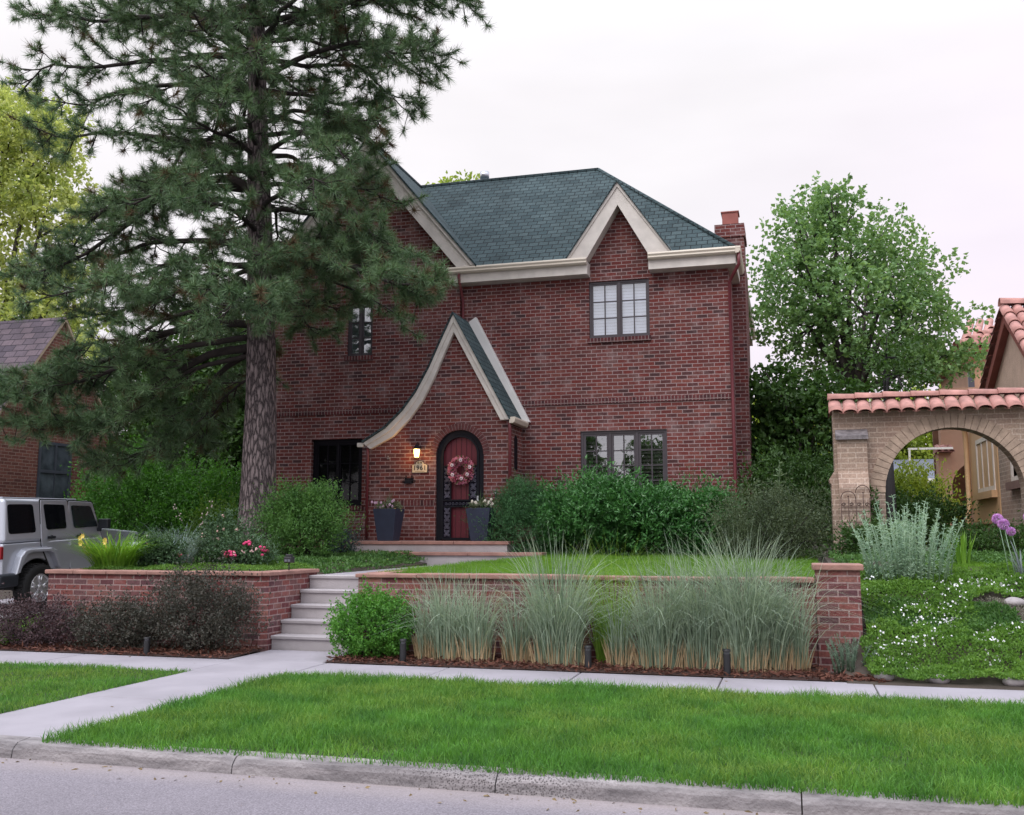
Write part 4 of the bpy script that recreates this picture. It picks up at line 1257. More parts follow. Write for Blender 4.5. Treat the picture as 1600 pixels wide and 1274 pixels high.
# belt course of upright bricks, sills
mb = MB()
mb.box(-6.448, HY - 0.024, 3.965, RX - 0.002, HY + 0.05, 4.065)
mb.box(-10.85, LY - 0.024, 3.920, -6.452, LY + 0.05, 4.02)
mb.build('belt_course', M['brick_soldier'], house)
for x0, x1, z0, z1, y in ((-3.79, -2.53, 5.18, 5.272, HY), (-4.0, -2.22, 1.955, 2.048, HY), (-9.78, -8.53, 1.905, 1.998, LY), (-9.01, -8.36, 5.055, 5.148, LY)):
    mb = MB(); mb.box(x0, y - 0.045, z0, x1, y + 0.06, z1)
    mb.build('sill', M['brick_soldier'], house)
mb = MB(); mb.box(-8.02, PY - 0.010, 1.96, DX - DR - 0.02, PY + 0.05, 2.07); mb.build('belt_course', M['brick_soldier'], house)

# windows
window(house, -3.755, -2.56, 5.28, 6.425, HY + 0.035, 2, 2, 3, M['window_frame'], M['glass'], M['window_backing'], label='upper double casement reflecting the sky, its white blinds tinted sky blue')
window(house, -3.955, -2.267, 2.055, 3.42, HY + 0.035, 3, 2, 4, M['window_frame'], M['glass'], M['shutter'], louvre=True, fw=0.045, sw=0.045, label='ground floor triple window with slatted shutters behind')
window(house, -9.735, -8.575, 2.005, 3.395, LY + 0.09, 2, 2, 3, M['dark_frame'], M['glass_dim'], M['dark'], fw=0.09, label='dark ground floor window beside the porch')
window(house, -8.975, -8.395, 5.155, 6.275, LY + 0.06, 2, 1, 3, M['window_frame'], M['glass'], simple('lace_blind', (0.28, 0.36, 0.38), 0.7), label='narrow upstairs window behind the pine')
# little arched slit in the porch side
mb = MB()
sl = [(18.58, 2.66), (18.80, 2.66), (18.80, 3.22)] + [(18.69 + 0.11 * math.cos(t), 3.22 + 0.11 * math.sin(t)) for t in np.linspace(0.3, math.pi - 0.3, 7)] + [(18.58, 3.22)]
mb.prism(sl, -5.16, -5.138, axis='x')
w = mb.build('window', M['dark_frame'], house)

# ---------------- roofs
RZ, RY = 9.83, 22.0
k_ = (RZ - 6.80) / (RY - 18.84)
def mz(y): return 6.80 + (y - 18.84) * k_
mb = MB()
exR, exL = -0.86, -10.95
hR = (-4.06, RY, RZ)
# front slope, interrupted by the gables
mb.poly([(-6.03, 18.84, 6.80), (-3.74, 18.84, 6.80), (-3.74, 19.6, mz(19.6)), (-2.515, 19.6, mz(19.6)), (-2.515, 18.84, 6.80), (exR, 18.84, 6.80), hR, (-8.6, RY, RZ)])
mb.poly([(exR, 18.84, 6.80), (exR, 27.6, 6.80), (-4.06, 24.4, RZ), hR])
mb.poly([(exL, 18.84, 6.80), (-8.6, RY, RZ), (-8.6, 24.4, RZ), (exL, 27.6, 6.80)])
mb.poly([(exR, 27.6, 6.80), (exL, 27.6, 6.80), (-8.6, 24.4, RZ), (-4.06, 24.4, RZ)])
mb.poly([hR, (-4.06, 24.4, RZ), (-8.6, 24.4, RZ), (-8.6, RY, RZ)])
# ridge and hip caps
mb.tube([(-8.6, RY, RZ + 0.0), (hR[0], RY, RZ + 0.0)], 0.05, n=6)
mb.tube([hR, (exR, 18.84, 6.81)], 0.045, n=6)
mb.build('roof', M['roof'], house)
# large front gable roof
GA = (-8.47, 9.78)
gk = 1.205
def gslab(mb, ax_, az, kx, xr, y0, y1, th=0.05, side=1):
    a, b = (ax_, az), (ax_ + side * (xr), az - kx * xr)
    vs = [(a[0], y0, a[1]), (b[0], y0, b[1]), (b[0], y1, b[1]), (a[0], y1, a[1])]
    lo = [(x, y, z - th) for x, y, z in vs]
    mb.add(vs + lo, [(0, 1, 2, 3), (4, 7, 6, 5), (0, 4, 5, 1), (1, 5, 6, 2), (2, 6, 7, 3), (3, 7, 4, 0)])
mb = MB()
gslab(mb, GA[0], GA[1] + 0.05, gk, 2.47, 18.78, 22.2, side=1)
gslab(mb, GA[0], GA[1] + 0.05, gk, 2.55, 18.78, 22.2, side=-1)
mb.tube([(GA[0], 18.78, GA[1] + 0.05), (GA[0], 22.1, GA[1] + 0.05)], 0.05, n=6)
mb.build('gable_roof', M['roof'], house)
mb = MB()
gslab(mb, -3.105, 8.36, 1.44, 1.08, 18.80, 20.6, side=1, th=0.03)
gslab(mb, -3.105, 8.36, 1.44, 1.08, 18.80, 20.6, side=-1, th=0.03)
mb.build('gable_roof', M['roof'], house)

# rake boards
mb = MB()
mb.band([(GA[0] - 2.50, GA[1] - 2.5 * gk), GA, (GA[0] + 2.43, GA[1] - 2.43 * gk)],
        [(GA[0] - 2.09, GA[1] - 0.50 - 2.09 * gk), (GA[0], GA[1] - 0.50), (GA[0] + 2.02, GA[1] - 0.50 - 2.02 * gk)], 18.86, 18.92)
mb.band([(GA[0] - 2.50, GA[1] - 2.5 * gk), GA, (GA[0] + 2.43, GA[1] - 2.43 * gk)],
        [(GA[0] - 2.40, GA[1] - 0.11 - 2.40 * gk), (GA[0], GA[1] - 0.11), (GA[0] + 2.34, GA[1] - 0.11 - 2.34 * gk)], 18.815, 18.862)
mb.build('rake_board', M['trim'], house, bevel=0.006)
mb = MB()
mb.band([(-4.165, 6.83), (-3.105, 8.335), (-2.035, 6.83)], [(-3.735, 6.83), (-3.105, 7.87), (-2.52, 6.83)], 18.87, 18.92)
mb.add([], [])
mb.prism([(-3.745, 6.82), (-3.735, 7.09), (-3.42, 7.40), (-3.80, 7.36)], 18.872, 18.918)
mb.prism([(-2.515, 6.82), (-2.44, 7.36), (-2.80, 7.40), (-2.525, 7.09)], 18.872, 18.918)
mb.band([(-4.165, 6.83), (-3.105, 8.335), (-2.035, 6.83)], [(-4.10, 6.83), (-3.105, 8.235), (-2.10, 6.83)], 18.84, 18.872)
mb.build('rake_board', M['trim'], house, bevel=0.005)
# soffit backing of the gables (the trim returns to the brick)
mb = MB()
mb.band([(GA[0] - 2.4, GA[1] - 0.12 - 2.4 * gk), (GA[0], GA[1] - 0.12), (GA[0] + 2.33, GA[1] - 0.12 - 2.33 * gk)],
        [(GA[0] - 2.10, GA[1] - 0.47 - 2.1 * gk), (GA[0], GA[1] - 0.47), (GA[0] + 2.03, GA[1] - 0.47 - 2.03 * gk)], 18.921, 19.25)
mb.band([(-4.1, 6.83), (-3.105, 8.22), (-2.1, 6.83)], [(-3.75, 6.83), (-3.105, 7.89), (-2.50, 6.83)], 18.921, HY + 0.02)
mb.build('soffit', M['trim'], house)

# fascia, soffit, gutters
for x0, x1 in ((-6.62, -3.735), (-2.52, exR)):
    mb = MB(); mb.box(x0, 18.90, 6.525, x1, 18.93, 6.80); mb.box(x0, 18.93, 6.525, x1 - (0.02 if x1 == exR else 0), HY + 0.01, 6.555)
    mb.box(x0, 18.931, 6.56, x0 + 0.012, HY, 6.79); mb.box(x1 - 0.012, 18.931, 6.56, x1, HY, 6.79)
    mb.build('fascia', M['trim'], house)
    mb = MB()
    prof = [(18.898, 6.83), (18.795, 6.835), (18.785, 6.80), (18.805, 6.765), (18.80, 6.735), (18.83, 6.705), (18.898, 6.70)]
    mb.prism(prof, x0, x1 + (0.10 if x1 == exR else 0), axis='x')
    mb.build('gutter', M['gutter'], house, bevel=0.005)
# right side eave
mb = MB(); mb.box(-0.885, 18.932, 6.525, -0.86, 27.6, 6.80); mb.box(RX + 0.003, 18.935, 6.526, -0.886, 27.6, 6.553)
mb.build('fascia', M['trim'], house)
mb = MB(); mb.prism([(-0.858, 6.83), (-0.765, 6.835), (-0.758, 6.80), (-0.775, 6.74), (-0.80, 6.705), (-0.858, 6.70)], 18.79, 27.7)
mb.build('gutter', M['gutter'], house)

# porch trim, roof, gutter
PIb = [(p[0] + 0.008, p[1] + 0.012) for p in PI_]
mb = MB()
oR = [(-5.10, 3.575)]; iR = [(-5.285, 3.575)]
mb.band([PO[0]] + oR, [(-6.236, 5.33)] + iR, 18.10, 18.196)
mb.band(PO, PI_, 18.101, 18.197)
mid = [((a[0] * 0.55 + b[0] * 0.45), (a[1] * 0.55 + b[1] * 0.45)) for a, b in zip(PO, PI_)]
mb.band(PO, mid, 18.075, 18.10)
mb.band([PO[0]] + oR, [mid[0], (-5.18, 3.575)], 18.0755, 18.1)
mb.box(-8.23, 18.076, 3.12, -8.10, 18.19, 3.205)
mb.build('porch_trim', M['trim'], house, bevel=0.006)
mb = MB()
up = [(p[0] - 0.01, p[1] + 0.045) for p in PO]
mb.band(up, [(p[0], p[1] + 0.004) for p in PO], 18.04, LY - 0.002)
up2 = [up[0], (-5.075, 3.60)]
mb.band(up2, [(PO[0][0], PO[0][1] + 0.004), (-5.095, 3.572)], 18.041, HY - 0.002)
mb.build('porch_roof', M['roof'], house)
# white flashing board where the porch roof meets the wall
mb = MB()
mb.band([(-6.10, 5.83), (-4.965, 3.63)], [(-6.30, 5.70), (-5.125, 3.60)], 19.07, 19.198)
mb.build('flashing', M['trim_white'], house, bevel=0.006)
mb = MB()
mb.prism([(-5.10, 3.62), (-4.985, 3.625), (-4.975, 3.59), (-5.0, 3.52), (-5.03, 3.505), (-5.10, 3.505)], 18.06, 19.06)
mb.build('gutter', M['gutter'], house, bevel=0.005)

# downspouts
def downspout(pts, r=0.032):
    mb = MB(); mb.tube(pts, r, n=8)
    mb.build('downspout', M['red_paint'], house)
downspout([(-0.80, 18.84, 6.72), (-0.80, 18.86, 6.50), (-0.93, 19.05, 6.33), (-1.0, HY - 0.05, 6.22), (-1.0, HY - 0.045, 4.0), (-0.995, HY - 0.05, 2.2), (-0.995, HY - 0.05, 1.05)])
downspout([(-6.40, 18.86, 6.72), (-6.40, 18.9, 6.56), (-6.40, 19.0, 6.40), (-6.40, HY - 0.055, 6.2), (-6.40, HY - 0.055, 5.2), (-6.40, HY - 0.055, 4.2)])
downspout([(-5.11, 18.13, 3.52), (-5.11, 18.15, 3.40), (-5.11, 18.155, 1.1)])
downspout([(-8.03, 18.14, 3.10), (-8.03, 18.155, 2.95), (-8.03, 18.155, 1.3)], 0.028)

# chimney
mb = MB()
mb.box(-1.30, 20.5, GB, -0.755, 22.1, 7.0)
mb.box(-1.33, 20.5, 7.0, -0.757, 21.3, 7.52)
mb.box(-1.36, 20.47, 7.52, -0.725, 21.33, 7.62); mb.box(-1.345, 20.485, 7.62, -0.74, 21.315, 7.80)
ch = mb.build('chimney', M['brick'], house)
mb = MB(); mb.box(-1.19, 20.62, 7.80, -0.87, 21.0, 8.09); mb.box(-1.215, 20.6, 8.09, -0.845, 21.02, 8.112)
mb.build('flue', simple('clay_flue', (0.30, 0.10, 0.085), 0.8), ch)
# roof vent
mb = MB(); mb.lathe([(0.10, -0.28), (0.10, 0.06), (0.115, 0.06), (0.115, 0.22), (0.10, 0.22), (0.02, 0.26)], (-6.95, 22.4, 9.98), n=14)
mb.build('roof_vent', M['galv'], house)

# door
mb = MB()
dp = [(DX + 0.395, 1.29)] + [(DX + 0.395 * math.cos(t), DZ + 0.395 * math.sin(t)) for t in np.linspace(0, math.pi, 19)] + [(DX - 0.395, 1.29)]
mb.prism(dp, PY + 0.105, PY + 0.15)
door = mb.build('door', M['door_red'], house)
mb = MB()
for k in range(-3, 4):
    x = DX + k * 0.105
    zt = DZ + math.sqrt(max(0.0, 0.38 ** 2 - (x - DX) ** 2))
    mb.box(x - 0.004, PY + 0.098, 1.31, x + 0.004, PY + 0.104, zt)
mb.build('plank_groove', simple('groove', (0.05, 0.008, 0.012), 0.7), door)
# black frame
mb = MB()
of = [(DX + DR - 0.003, 1.27)] + [(DX + (DR - 0.003) * math.cos(t), DZ + (DR - 0.003) * math.sin(t)) for t in np.linspace(0, math.pi, 25)] + [(DX - DR + 0.003, 1.27)]
inf = [(DX + 0.385, 1.27)] + [(DX + 0.385 * math.cos(t), DZ + 0.385 * math.sin(t)) for t in np.linspace(0, math.pi, 25)] + [(DX - 0.385, 1.27)]
mb.band(of, inf, PY + 0.05, PY + 0.152)
mb.build('door_frame', M['iron'], house, bevel=0.004)
# wrought iron storm door in front of the planks
mb = MB()
ya, yb = PY + 0.030, PY + 0.056
o2 = [(DX + 0.382, 1.31)] + [(DX + 0.382 * math.cos(t), DZ + 0.382 * math.sin(t)) for t in np.linspace(0, math.pi, 25)] + [(DX - 0.382, 1.31)]
i2 = [(DX + 0.342, 1.33)] + [(DX + 0.342 * math.cos(t), DZ + 0.342 * math.sin(t)) for t in np.linspace(0, math.pi, 25)] + [(DX - 0.342, 1.33)]
mb.band(o2, i2, ya, yb)
for z0, z1 in ((1.30, 1.345), (1.925, 1.955), (2.045, 2.075), (2.70, 2.73)):
    mb.box(DX - 0.345, ya + 0.002, z0, DX + 0.345, yb - 0.002, z1)
for x in (-0.19, 0.19):
    mb.box(DX + x - 0.013, ya + 0.003, 1.34, DX + x + 0.013, yb - 0.003, 1.93)
    mb.box(DX + x - 0.013, ya + 0.003, 2.07, DX + x + 0.013, yb - 0.003, 2.71)
sd = mb.build('storm_door', M['iron'], house)
def scroll(mb, cx, cz, r, turns, s0, sg=1, y=PY + 0.045, n=14):
    pts = []
    for i in range(n + 1):
        u = i / n
        a = s0 + sg * u * turns * 2 * math.pi
        rr = r * (1 - 0.8 * u)
        pts.append((cx + rr * math.cos(a), y, cz + rr * math.sin(a)))
    mb.tube(pts, 0.0075, n=4, cap=False)
for x in (-0.265, 0.265):
    for z0, z1 in ((1.36, 1.92), (2.09, 2.69)):
        mb = MB()
        nz = 4
        hh = (z1 - z0) / nz
        for q in range(nz):
            zc = z0 + hh * (q + 0.5)
            for sx_ in (-1, 1):
                scroll(mb, DX + x + sx_ * 0.034, zc - 0.03, 0.034, 1.3, math.pi / 2, sx_)
                scroll(mb, DX + x + sx_ * 0.034, zc + 0.035, 0.030, 1.3, -math.pi / 2, -sx_)
            mb.tube([(DX + x - 0.06, PY + 0.046, zc - hh / 2), (DX + x + 0.06, PY + 0.046, zc + hh / 2)], 0.006, n=4)
            mb.tube([(DX + x + 0.06, PY + 0.048, zc - hh / 2), (DX + x - 0.06, PY + 0.048, zc + hh / 2)], 0.006, n=4)
        mb.build('scroll_panel', simple('worn_iron', (0.11, 0.105, 0.15), 0.5, var=0.3), sd)
mb = MB()
for q in range(9):
    scroll(mb, DX - 0.28 + q * 0.07, 2.0, 0.032, 1.2, math.pi * (q % 2), 1 if q % 2 else -1)
mb.build('scroll_panel', M['iron_light'], sd)
mb = MB()
for x in (-0.265, 0.265):
    for z0, z1 in ((1.345, 1.925), (2.075, 2.70)): mb.box(DX + x - 0.078, PY + 0.060, z0, DX + x + 0.078, PY + 0.064, z1)
mb.box(DX - 0.343, PY + 0.060, 1.95, DX + 0.343, PY + 0.064, 2.05)
mb.build('mesh_screen', simple('dark_mesh', (0.014, 0.012, 0.022), 0.8, spec=0.1), sd)
mb = MB(); mb.tube([(DX + 0.36, PY + 0.02, 2.02), (DX + 0.36, PY - 0.02, 2.03), (DX + 0.30, PY - 0.02, 2.03)], 0.011, n=6); mb.box(DX + 0.345, PY + 0.012, 1.95, DX + 0.38, PY + 0.03, 2.14)
mb.build('handle', M['galv'], sd)
# door bell
mb = MB(); mb.box(-5.42, PY - 0.02, 2.10, -5.375, PY + 0.004, 2.235); bell = mb.build('doorbell', M['black_plastic'], house, bevel=0.006)
mb = MB(); mb.lathe([(0.014, -0.026), (0.014, -0.018)], (-5.397, PY, 2.195), n=10, axis='y'); mb.build('button', simple('bell_button', (0.8, 0.82, 0.85), 0.3), bell)

# ---------------- porch steps
steps = thing('porch_steps', 'two low concrete porch steps with flat sandstone treads under the front door', 'steps', (-6.2, 17.2, 0.87))
mb = MB(); mb.box(-7.90, 17.22, 0.80, -4.90, 18.199, 1.225); mb.build('riser', M['concrete_step'], steps)
mb = MB(); mb.box(-8.02, 16.84, 0.78, -4.2, 17.215, 1.035); mb.build('riser', M['concrete_step'], steps)
mb = MB()
for x0, x1 in ((-7.93, -6.9), (-6.895, -5.9), (-5.895, -4.87)): mb.box(x0, 17.19, 1.227, x1, 18.197, 1.287)
mb.build('tread', M['cap_stone'], steps, bevel=0.008)
mb = MB()
for x0, x1 in ((-8.06, -6.8), (-6.795, -5.5), (-5.495, -4.16)): mb.box(x0, 16.80, 1.037, x1, 17.2, 1.095)
mb.build('tread', M['cap_stone'], steps, bevel=0.008)

# ---------------- wall lantern, number plaque, wreath, mailbox
lan = thing('wall_lantern', 'small lit wall lantern on the brick left of the front door', 'lantern', (-6.97, PY, 3.0))
mb = MB(); mb.lathe([(0.045, -0.02), (0.045, 0.0)], (-6.97, PY, 3.07), n=12, axis='y')
mb.tube([(-6.97, PY - 0.015, 3.09), (-6.97, PY - 0.06, 3.19), (-6.97, PY - 0.115, 3.17), (-6.97, PY - 0.12, 3.12)], 0.008, n=6)
mb.build('bracket', M['iron'], lan)
mb = MB(); mb.lathe([(0.012, 0.115), (0.025, 0.10), (0.085, 0.035), (0.088, 0.02), (0.07, 0.018)], (-6.97, PY - 0.12, 3.03), n=6, smooth=False)
mb.build('hood', M['iron'], lan)
mg, t_, p_, o_ = new_mat('lamp_glass')
p_.inputs['Base Color'].default_value = (0.9, 0.7, 0.4, 1)
p_.inputs['Emission Color'].default_value = (1.0, 0.60, 0.22, 1)
p_.inputs['Emission Strength'].default_value = 7.0
mb = MB(); mb.lathe([(0.048, -0.135), (0.066, 0.018)], (-6.97, PY - 0.12, 3.03), n=6, smooth=False)
mb.build('glass', mg, lan)
mb = MB()
for k in range(6):
    a = 2 * math.pi * k / 6
    mb.tube([(-6.97 + 0.049 * math.cos(a), PY - 0.12 + 0.049 * math.sin(a), 2.895), (-6.97 + 0.068 * math.cos(a), PY - 0.12 + 0.068 * math.sin(a), 3.05)], 0.005, n=4)
mb.lathe([(0.055, -0.01), (0.05, 0.0)], (-6.97, PY - 0.12, 2.893), n=6, smooth=False)
mb.build('cage', M['iron'], lan)
ld = bpy.data.lights.new('lantern_bulb', 'POINT'); ld.energy = 9.0; ld.color = (1.0, 0.55, 0.2); ld.shadow_soft_size = 0.03
lo_ = bpy.data.objects.new('lantern_bulb', ld); COL.objects.link(lo_); lo_.parent = lan; lo_.location = (0.0, -0.205, -0.03)

pl = thing('number_plaque', 'cream arched house number plaque reading 1961 under the lantern', 'plaque', (-6.94, PY, 2.7))
pm = simple('plaque_cream', (0.60, 0.50, 0.36), 0.6, var=0.06)
hw = 0.165
outl = [(-6.94 - hw, 2.595), (-6.94 + hw, 2.595), (-6.94 + hw, 2.75), (-6.94 + hw - 0.03, 2.765), (-6.94 + 0.085, 2.775)] + \
       [(-6.94 + 0.085 * math.cos(t), 2.785 + 0.055 * math.sin(t)) for t in np.linspace(0, math.pi, 11)] + [(-6.94 - 0.085, 2.775), (-6.94 - hw + 0.03, 2.765), (-6.94 - hw, 2.75)]
mb = MB(); mb.prism(outl, PY - 0.022, PY - 0.002); mb.build('plate', simple('plaque_edge', (0.07, 0.055, 0.045), 0.6), pl)
inn = [(-6.94 + (x + 6.94) * 0.92, 2.70 + (z - 2.70) * 0.91) for x, z in outl]
mb = MB(); mb.prism(inn, PY - 0.027, PY - 0.021); mb.build('face', pm, pl)
def text(name, body, size, loc, mat, parent, rot=(math.pi / 2, 0, 0), ext=0.002):
    cu = bpy.data.curves.new(name, 'FONT'); cu.body = body; cu.size = size; cu.align_x = 'CENTER'; cu.align_y = 'CENTER'; cu.extrude = ext; cu.space_character = 1.15
    cu.offset = 0.0025
    tmp = bpy.data.objects.new('tmp', cu); COL.objects.link(tmp)
    bpy.context.view_layer.update()
    me = bpy.data.meshes.new_from_object(tmp.evaluated_get(bpy.context.evaluated_depsgraph_get()))
    bpy.data.objects.remove(tmp)
    o = bpy.data.objects.new(name, me); COL.objects.link(o); me.materials.clear(); me.materials.append(mat)
    o.parent = parent; o.location = Vector(loc) - Vector(root_loc(parent)); o.rotation_euler = rot
    return o
ink = simple('numeral_ink', (0.035, 0.028, 0.025), 0.6)
text('numerals', '1961', 0.125, (-6.94, PY - 0.0285, 2.69), ink, pl)
mb = MB(); mb.box(-6.94 - 0.10, PY - 0.0285, 2.618, -6.94 + 0.10, PY - 0.0275, 2.626); scroll(mb, -6.94 - 0.03, 2.79, 0.018, 1.0, 0, 1, PY - 0.029); scroll(mb, -6.94 + 0.03, 2.79, 0.018, 1.0, math.pi, -1, PY - 0.029)
mb.build('ornament', simple('plaque_gold', (0.30, 0.18, 0.08), 0.6), pl)

mbx = thing('mail_bracket', 'small black scrolled iron newspaper holder on the wall below the number plaque', 'mailbox', (-7.16, PY, 2.4))
mb = MB(); mb.box(-7.25, PY - 0.025, 2.405, -7.07, PY - 0.001, 2.50); mb.box(-7.23, PY - 0.07, 2.39, -7.09, PY - 0.024, 2.455)
mb.build('body', M['iron'], mbx, bevel=0.008)
mb = MB()
for s in (-1, 1):
    scroll(mb, -7.16 + s * 0.07, 2.515, 0.03, 1.2, math.pi / 2, s, PY - 0.03); scroll(mb, -7.16 + s * 0.11, 2.43, 0.03, 1.2, 0, s, PY - 0.03)
mb.build('scroll', M['iron'], mbx)
mb = MB(); mb.box(-7.63, PY - 0.03, 2.875, -7.57, PY - 0.001, 2.915); mb.lathe([(0.012, -0.05), (0.014, -0.03)], (-7.60, PY, 2.93), n=8, axis='y')
tag(mb.build('junction_box', simple('grey_box', (0.22, 0.19, 0.19), 0.6), bevel=0.006), 'tiny pale wall box between the porch trim and the lantern', 'box')

wr = thing('door_wreath', 'round pink and white flower wreath hanging on the red front door', 'wreath', (-6.10, PY + 0.02, 2.63))
wc = np.array([-6.10, PY + 0.005, 2.635])
rsw = np.random.RandomState(5)
def wreath_leaves(n, L_, W_, rad=0.185, sp=0.05):
    a = rsw.uniform(0, 2 * np.pi, n)
    b = rsw.uniform(0, 2 * np.pi, n)
    rr = rad + sp * np.cos(b)
    P = wc + np.stack([rr * np.cos(a), -np.abs(sp * np.sin(b)) * 0.8, rr * np.sin(a)], 1)
    D = np.stack([np.cos(a) * np.cos(b), -np.abs(np.sin(b)) - 0.2, np.sin(a) * np.cos(b)], 1) + rsw.normal(scale=0.5, size=(n, 3))
    return leaves(P, D, L_, W_, r=rsw)
mb = MB(); mb.tube([tuple(wc + [0.185 * math.cos(t), 0.0, 0.185 * math.sin(t)]) for t in np.linspace(0, 2 * math.pi, 33)], 0.028, n=6); mb.build('hoop', M['twig'], wr)
V, F = wreath_leaves(760, 0.055, 0.042, sp=0.058); fast('pink_petals', V, F, leaf_mat('pink_petal', (0.45, 0.07, 0.18), (0.95, 0.50, 0.64), trans=0.2, patch=9), wr)
V, F = wreath_leaves(160, 0.06, 0.03, sp=0.062); fast('leaves', V, F, M['privet'], wr)
mb = MB(); mc_ = MB()
for a in (0.25, 1.5, 2.6, 3.7, 4.9, 5.75):
    rr = 0.185 + rsw.uniform(-0.02, 0.03)
    c = wc + np.array([rr * math.cos(a), -0.055, rr * math.sin(a)])
    for q in range(6):
        b = q * math.pi / 3
        mb.ball(c + np.array([0.020 * math.cos(b), -0.03, 0.020 * math.sin(b)]), 0.019, n=6, k=4, sq=(1, 0.5, 1))
    mc_.ball(c + np.array([0, -0.045, 0]), 0.011, n=6, k=4)
mb.build('white_blossoms', simple('white_petal', (0.75, 0.62, 0.66), 0.6), wr)
mc_.build('blossom_centres', simple('dark_centre', (0.05, 0.02, 0.03), 0.7), wr)


# ---------------- planters by the door
def planter(x, y, z, w, h, label, flip):
    r = thing('planter', label, 'planter', (x, y, z), 'tapered planters beside the front door')
    mb = MB()
    b, t = w * 0.34, w * 0.5
    mb.add([(x - b, y - b, z), (x + b, y - b, z), (x + b, y + b, z), (x - b, y + b, z), (x - t, y - t, z + h), (x + t, y - t, z + h), (x + t, y + t, z + h), (x - t, y + t, z + h),
            (x - t + 0.03, y - t + 0.03, z + h), (x + t - 0.03, y - t + 0.03, z + h), (x + t - 0.03, y + t - 0.03, z + h), (x - t + 0.03, y + t - 0.03, z + h),
            (x - t + 0.04, y - t + 0.04, z + h - 0.06), (x + t - 0.04, y - t + 0.04, z + h - 0.06), (x + t - 0.04, y + t - 0.04, z + h - 0.06), (x - t + 0.04, y + t - 0.04, z + h - 0.06)],
           [(3, 2, 1, 0), (0, 1, 5, 4), (1, 2, 6, 5), (2, 3, 7, 6), (3, 0, 4, 7), (4, 5, 9, 8), (5, 6, 10, 9), (6, 7, 11, 10), (7, 4, 8, 11), (8, 9, 13, 12), (9, 10, 14, 13), (10, 11, 15, 14), (11, 8, 12, 15), (12, 13, 14, 15)])
    mb.build('pot', M['planter'], r, bevel=0.006)
    V, F = foliage_blob((x, y, z + h + 0.02), (t * 1.05, t * 1.0, 0.13), 46, 9, 0.06, 0.03, 0.08, 4 + x, 0.1, 0.5, 0.3, low=-0.25)
    fast('foliage', V, F, leaf_mat('pot_leaf', (0.05, 0.075, 0.04), (0.20, 0.24, 0.14), trans=0.2, patch=6), r)
    V, F = ribbons(np.repeat([[x, y, z + h]], 26, 0) + rng.normal(scale=0.02, size=(26, 3)) * [1, 1, 0], rng.uniform(0, 6.28, 26), rng.uniform(0.22, 0.42, 26), rng.uniform(0, 0.35, 26), rng.uniform(0.1, 0.5, 26), np.full(26, 0.012), 4)
    fast('spike_leaves', V, F, M['wispy'] if flip else M['dark_leaf'], r)
    pf = simple('pale_flower', (0.62, 0.40, 0.55) if flip else (0.72, 0.66, 0.58), 0.6)
    for q in range(15):
        mb = MB()
        a = rng.uniform(0, 6.28); rr = t * rng.uniform(0.35, 1.1)
        c = (x + rr * math.cos(a) + (-0.08 if flip else 0.03), y - abs(rr * math.sin(a)), z + h + rng.uniform(0.02, 0.16))
        for p in range(5):
            b = p * 1.257
            mb.ball((c[0] + 0.015 * math.cos(b), c[1], c[2] + 0.015 * math.sin(b)), 0.013, n=5, k=3, sq=(1, 0.6, 1))
        mb.build('flower', pf, r)
planter(-7.31, 17.55, 1.287, 0.46, 0.60, 'slate grey tapered planter with lilac flowers left of the lantern wall', True)
planter(-5.50, 17.60, 1.287, 0.46, 0.60, 'slate grey tapered planter with white flowers right of the front door', False)

# ================================================================== retaining walls and garden steps
WY = 11.1
lw = thing('retaining_wall', 'low brick retaining wall with sandstone cap left of the garden steps', 'wall', (-8.0, WY, 0), 'brick retaining walls along the sidewalk')
mb = MB()
mb.prism([(-9.40, WY), (-6.31, WY), (-6.22, WY + 0.06), (-6.22, 12.45), (-6.44, 12.45), (-6.44, WY + 0.24), (-9.18, WY + 0.24), (-9.18, 13.2), (-9.40, 13.2)], -0.25, 0.895, axis='z')
mb.build('brickwork', M['brick_wall'], lw)
mb = MB()
cx = [-9.44, -9.0, -8.5, -7.9, -7.4, -6.85, -6.27]
for a, b in zip(cx[:-1], cx[1:]):
    mb.box(a + 0.002, WY - 0.035 - rng.uniform(0, 0.012), 0.897, b - 0.002, WY + 0.27, 0.945 + rng.uniform(-0.004, 0.006))
mb.prism([(-6.266, WY - 0.03), (-6.19, WY + 0.03), (-6.185, 11.75), (-6.47, 11.75), (-6.47, WY + 0.272), (-6.266, WY + 0.272)], 0.897, 0.947, axis='z')
mb.box(-6.47, 11.755, 0.897, -6.19, 12.47, 0.944)
mb.box(-9.44, WY + 0.275, 0.897, -9.15, 13.22, 0.944)
mb.build('cap', M['cap_stone'], lw, bevel=0.010)
rw = thing('retaining_wall', 'long low brick retaining wall with sandstone cap behind the ornamental grasses', 'wall', (-2.2, WY, 0), 'brick retaining walls along the sidewalk')
mb = MB()
mb.prism([(-5.0, WY), (0.215, WY), (0.215, WY + 0.24), (-4.78, WY + 0.24), (-4.78, 12.45), (-5.0, 12.45)], -0.25, 0.895, axis='z')
mb.build('brickwork', M['brick_wall'], rw)
mb = MB()
cx = [-5.03, -4.25, -3.6, -2.9, -2.3, -1.6, -1.0, -0.4, 0.21]
for a, b in zip(cx[:-1], cx[1:]):
    mb.box(a + 0.002, WY - 0.035 - rng.uniform(0, 0.012), 0.897, b - 0.002, WY + 0.27, 0.945 + rng.uniform(-0.004, 0.008))
mb.box(-5.03, WY + 0.275, 0.897, -4.75, 12.47, 0.945)
mb.build('cap', M['cap_stone'], rw, bevel=0.010)
pr_ = thing('brick_pier', 'square brick pier with stone cap ending the wall beside the white flowers', 'pier', (0.445, WY, 0))
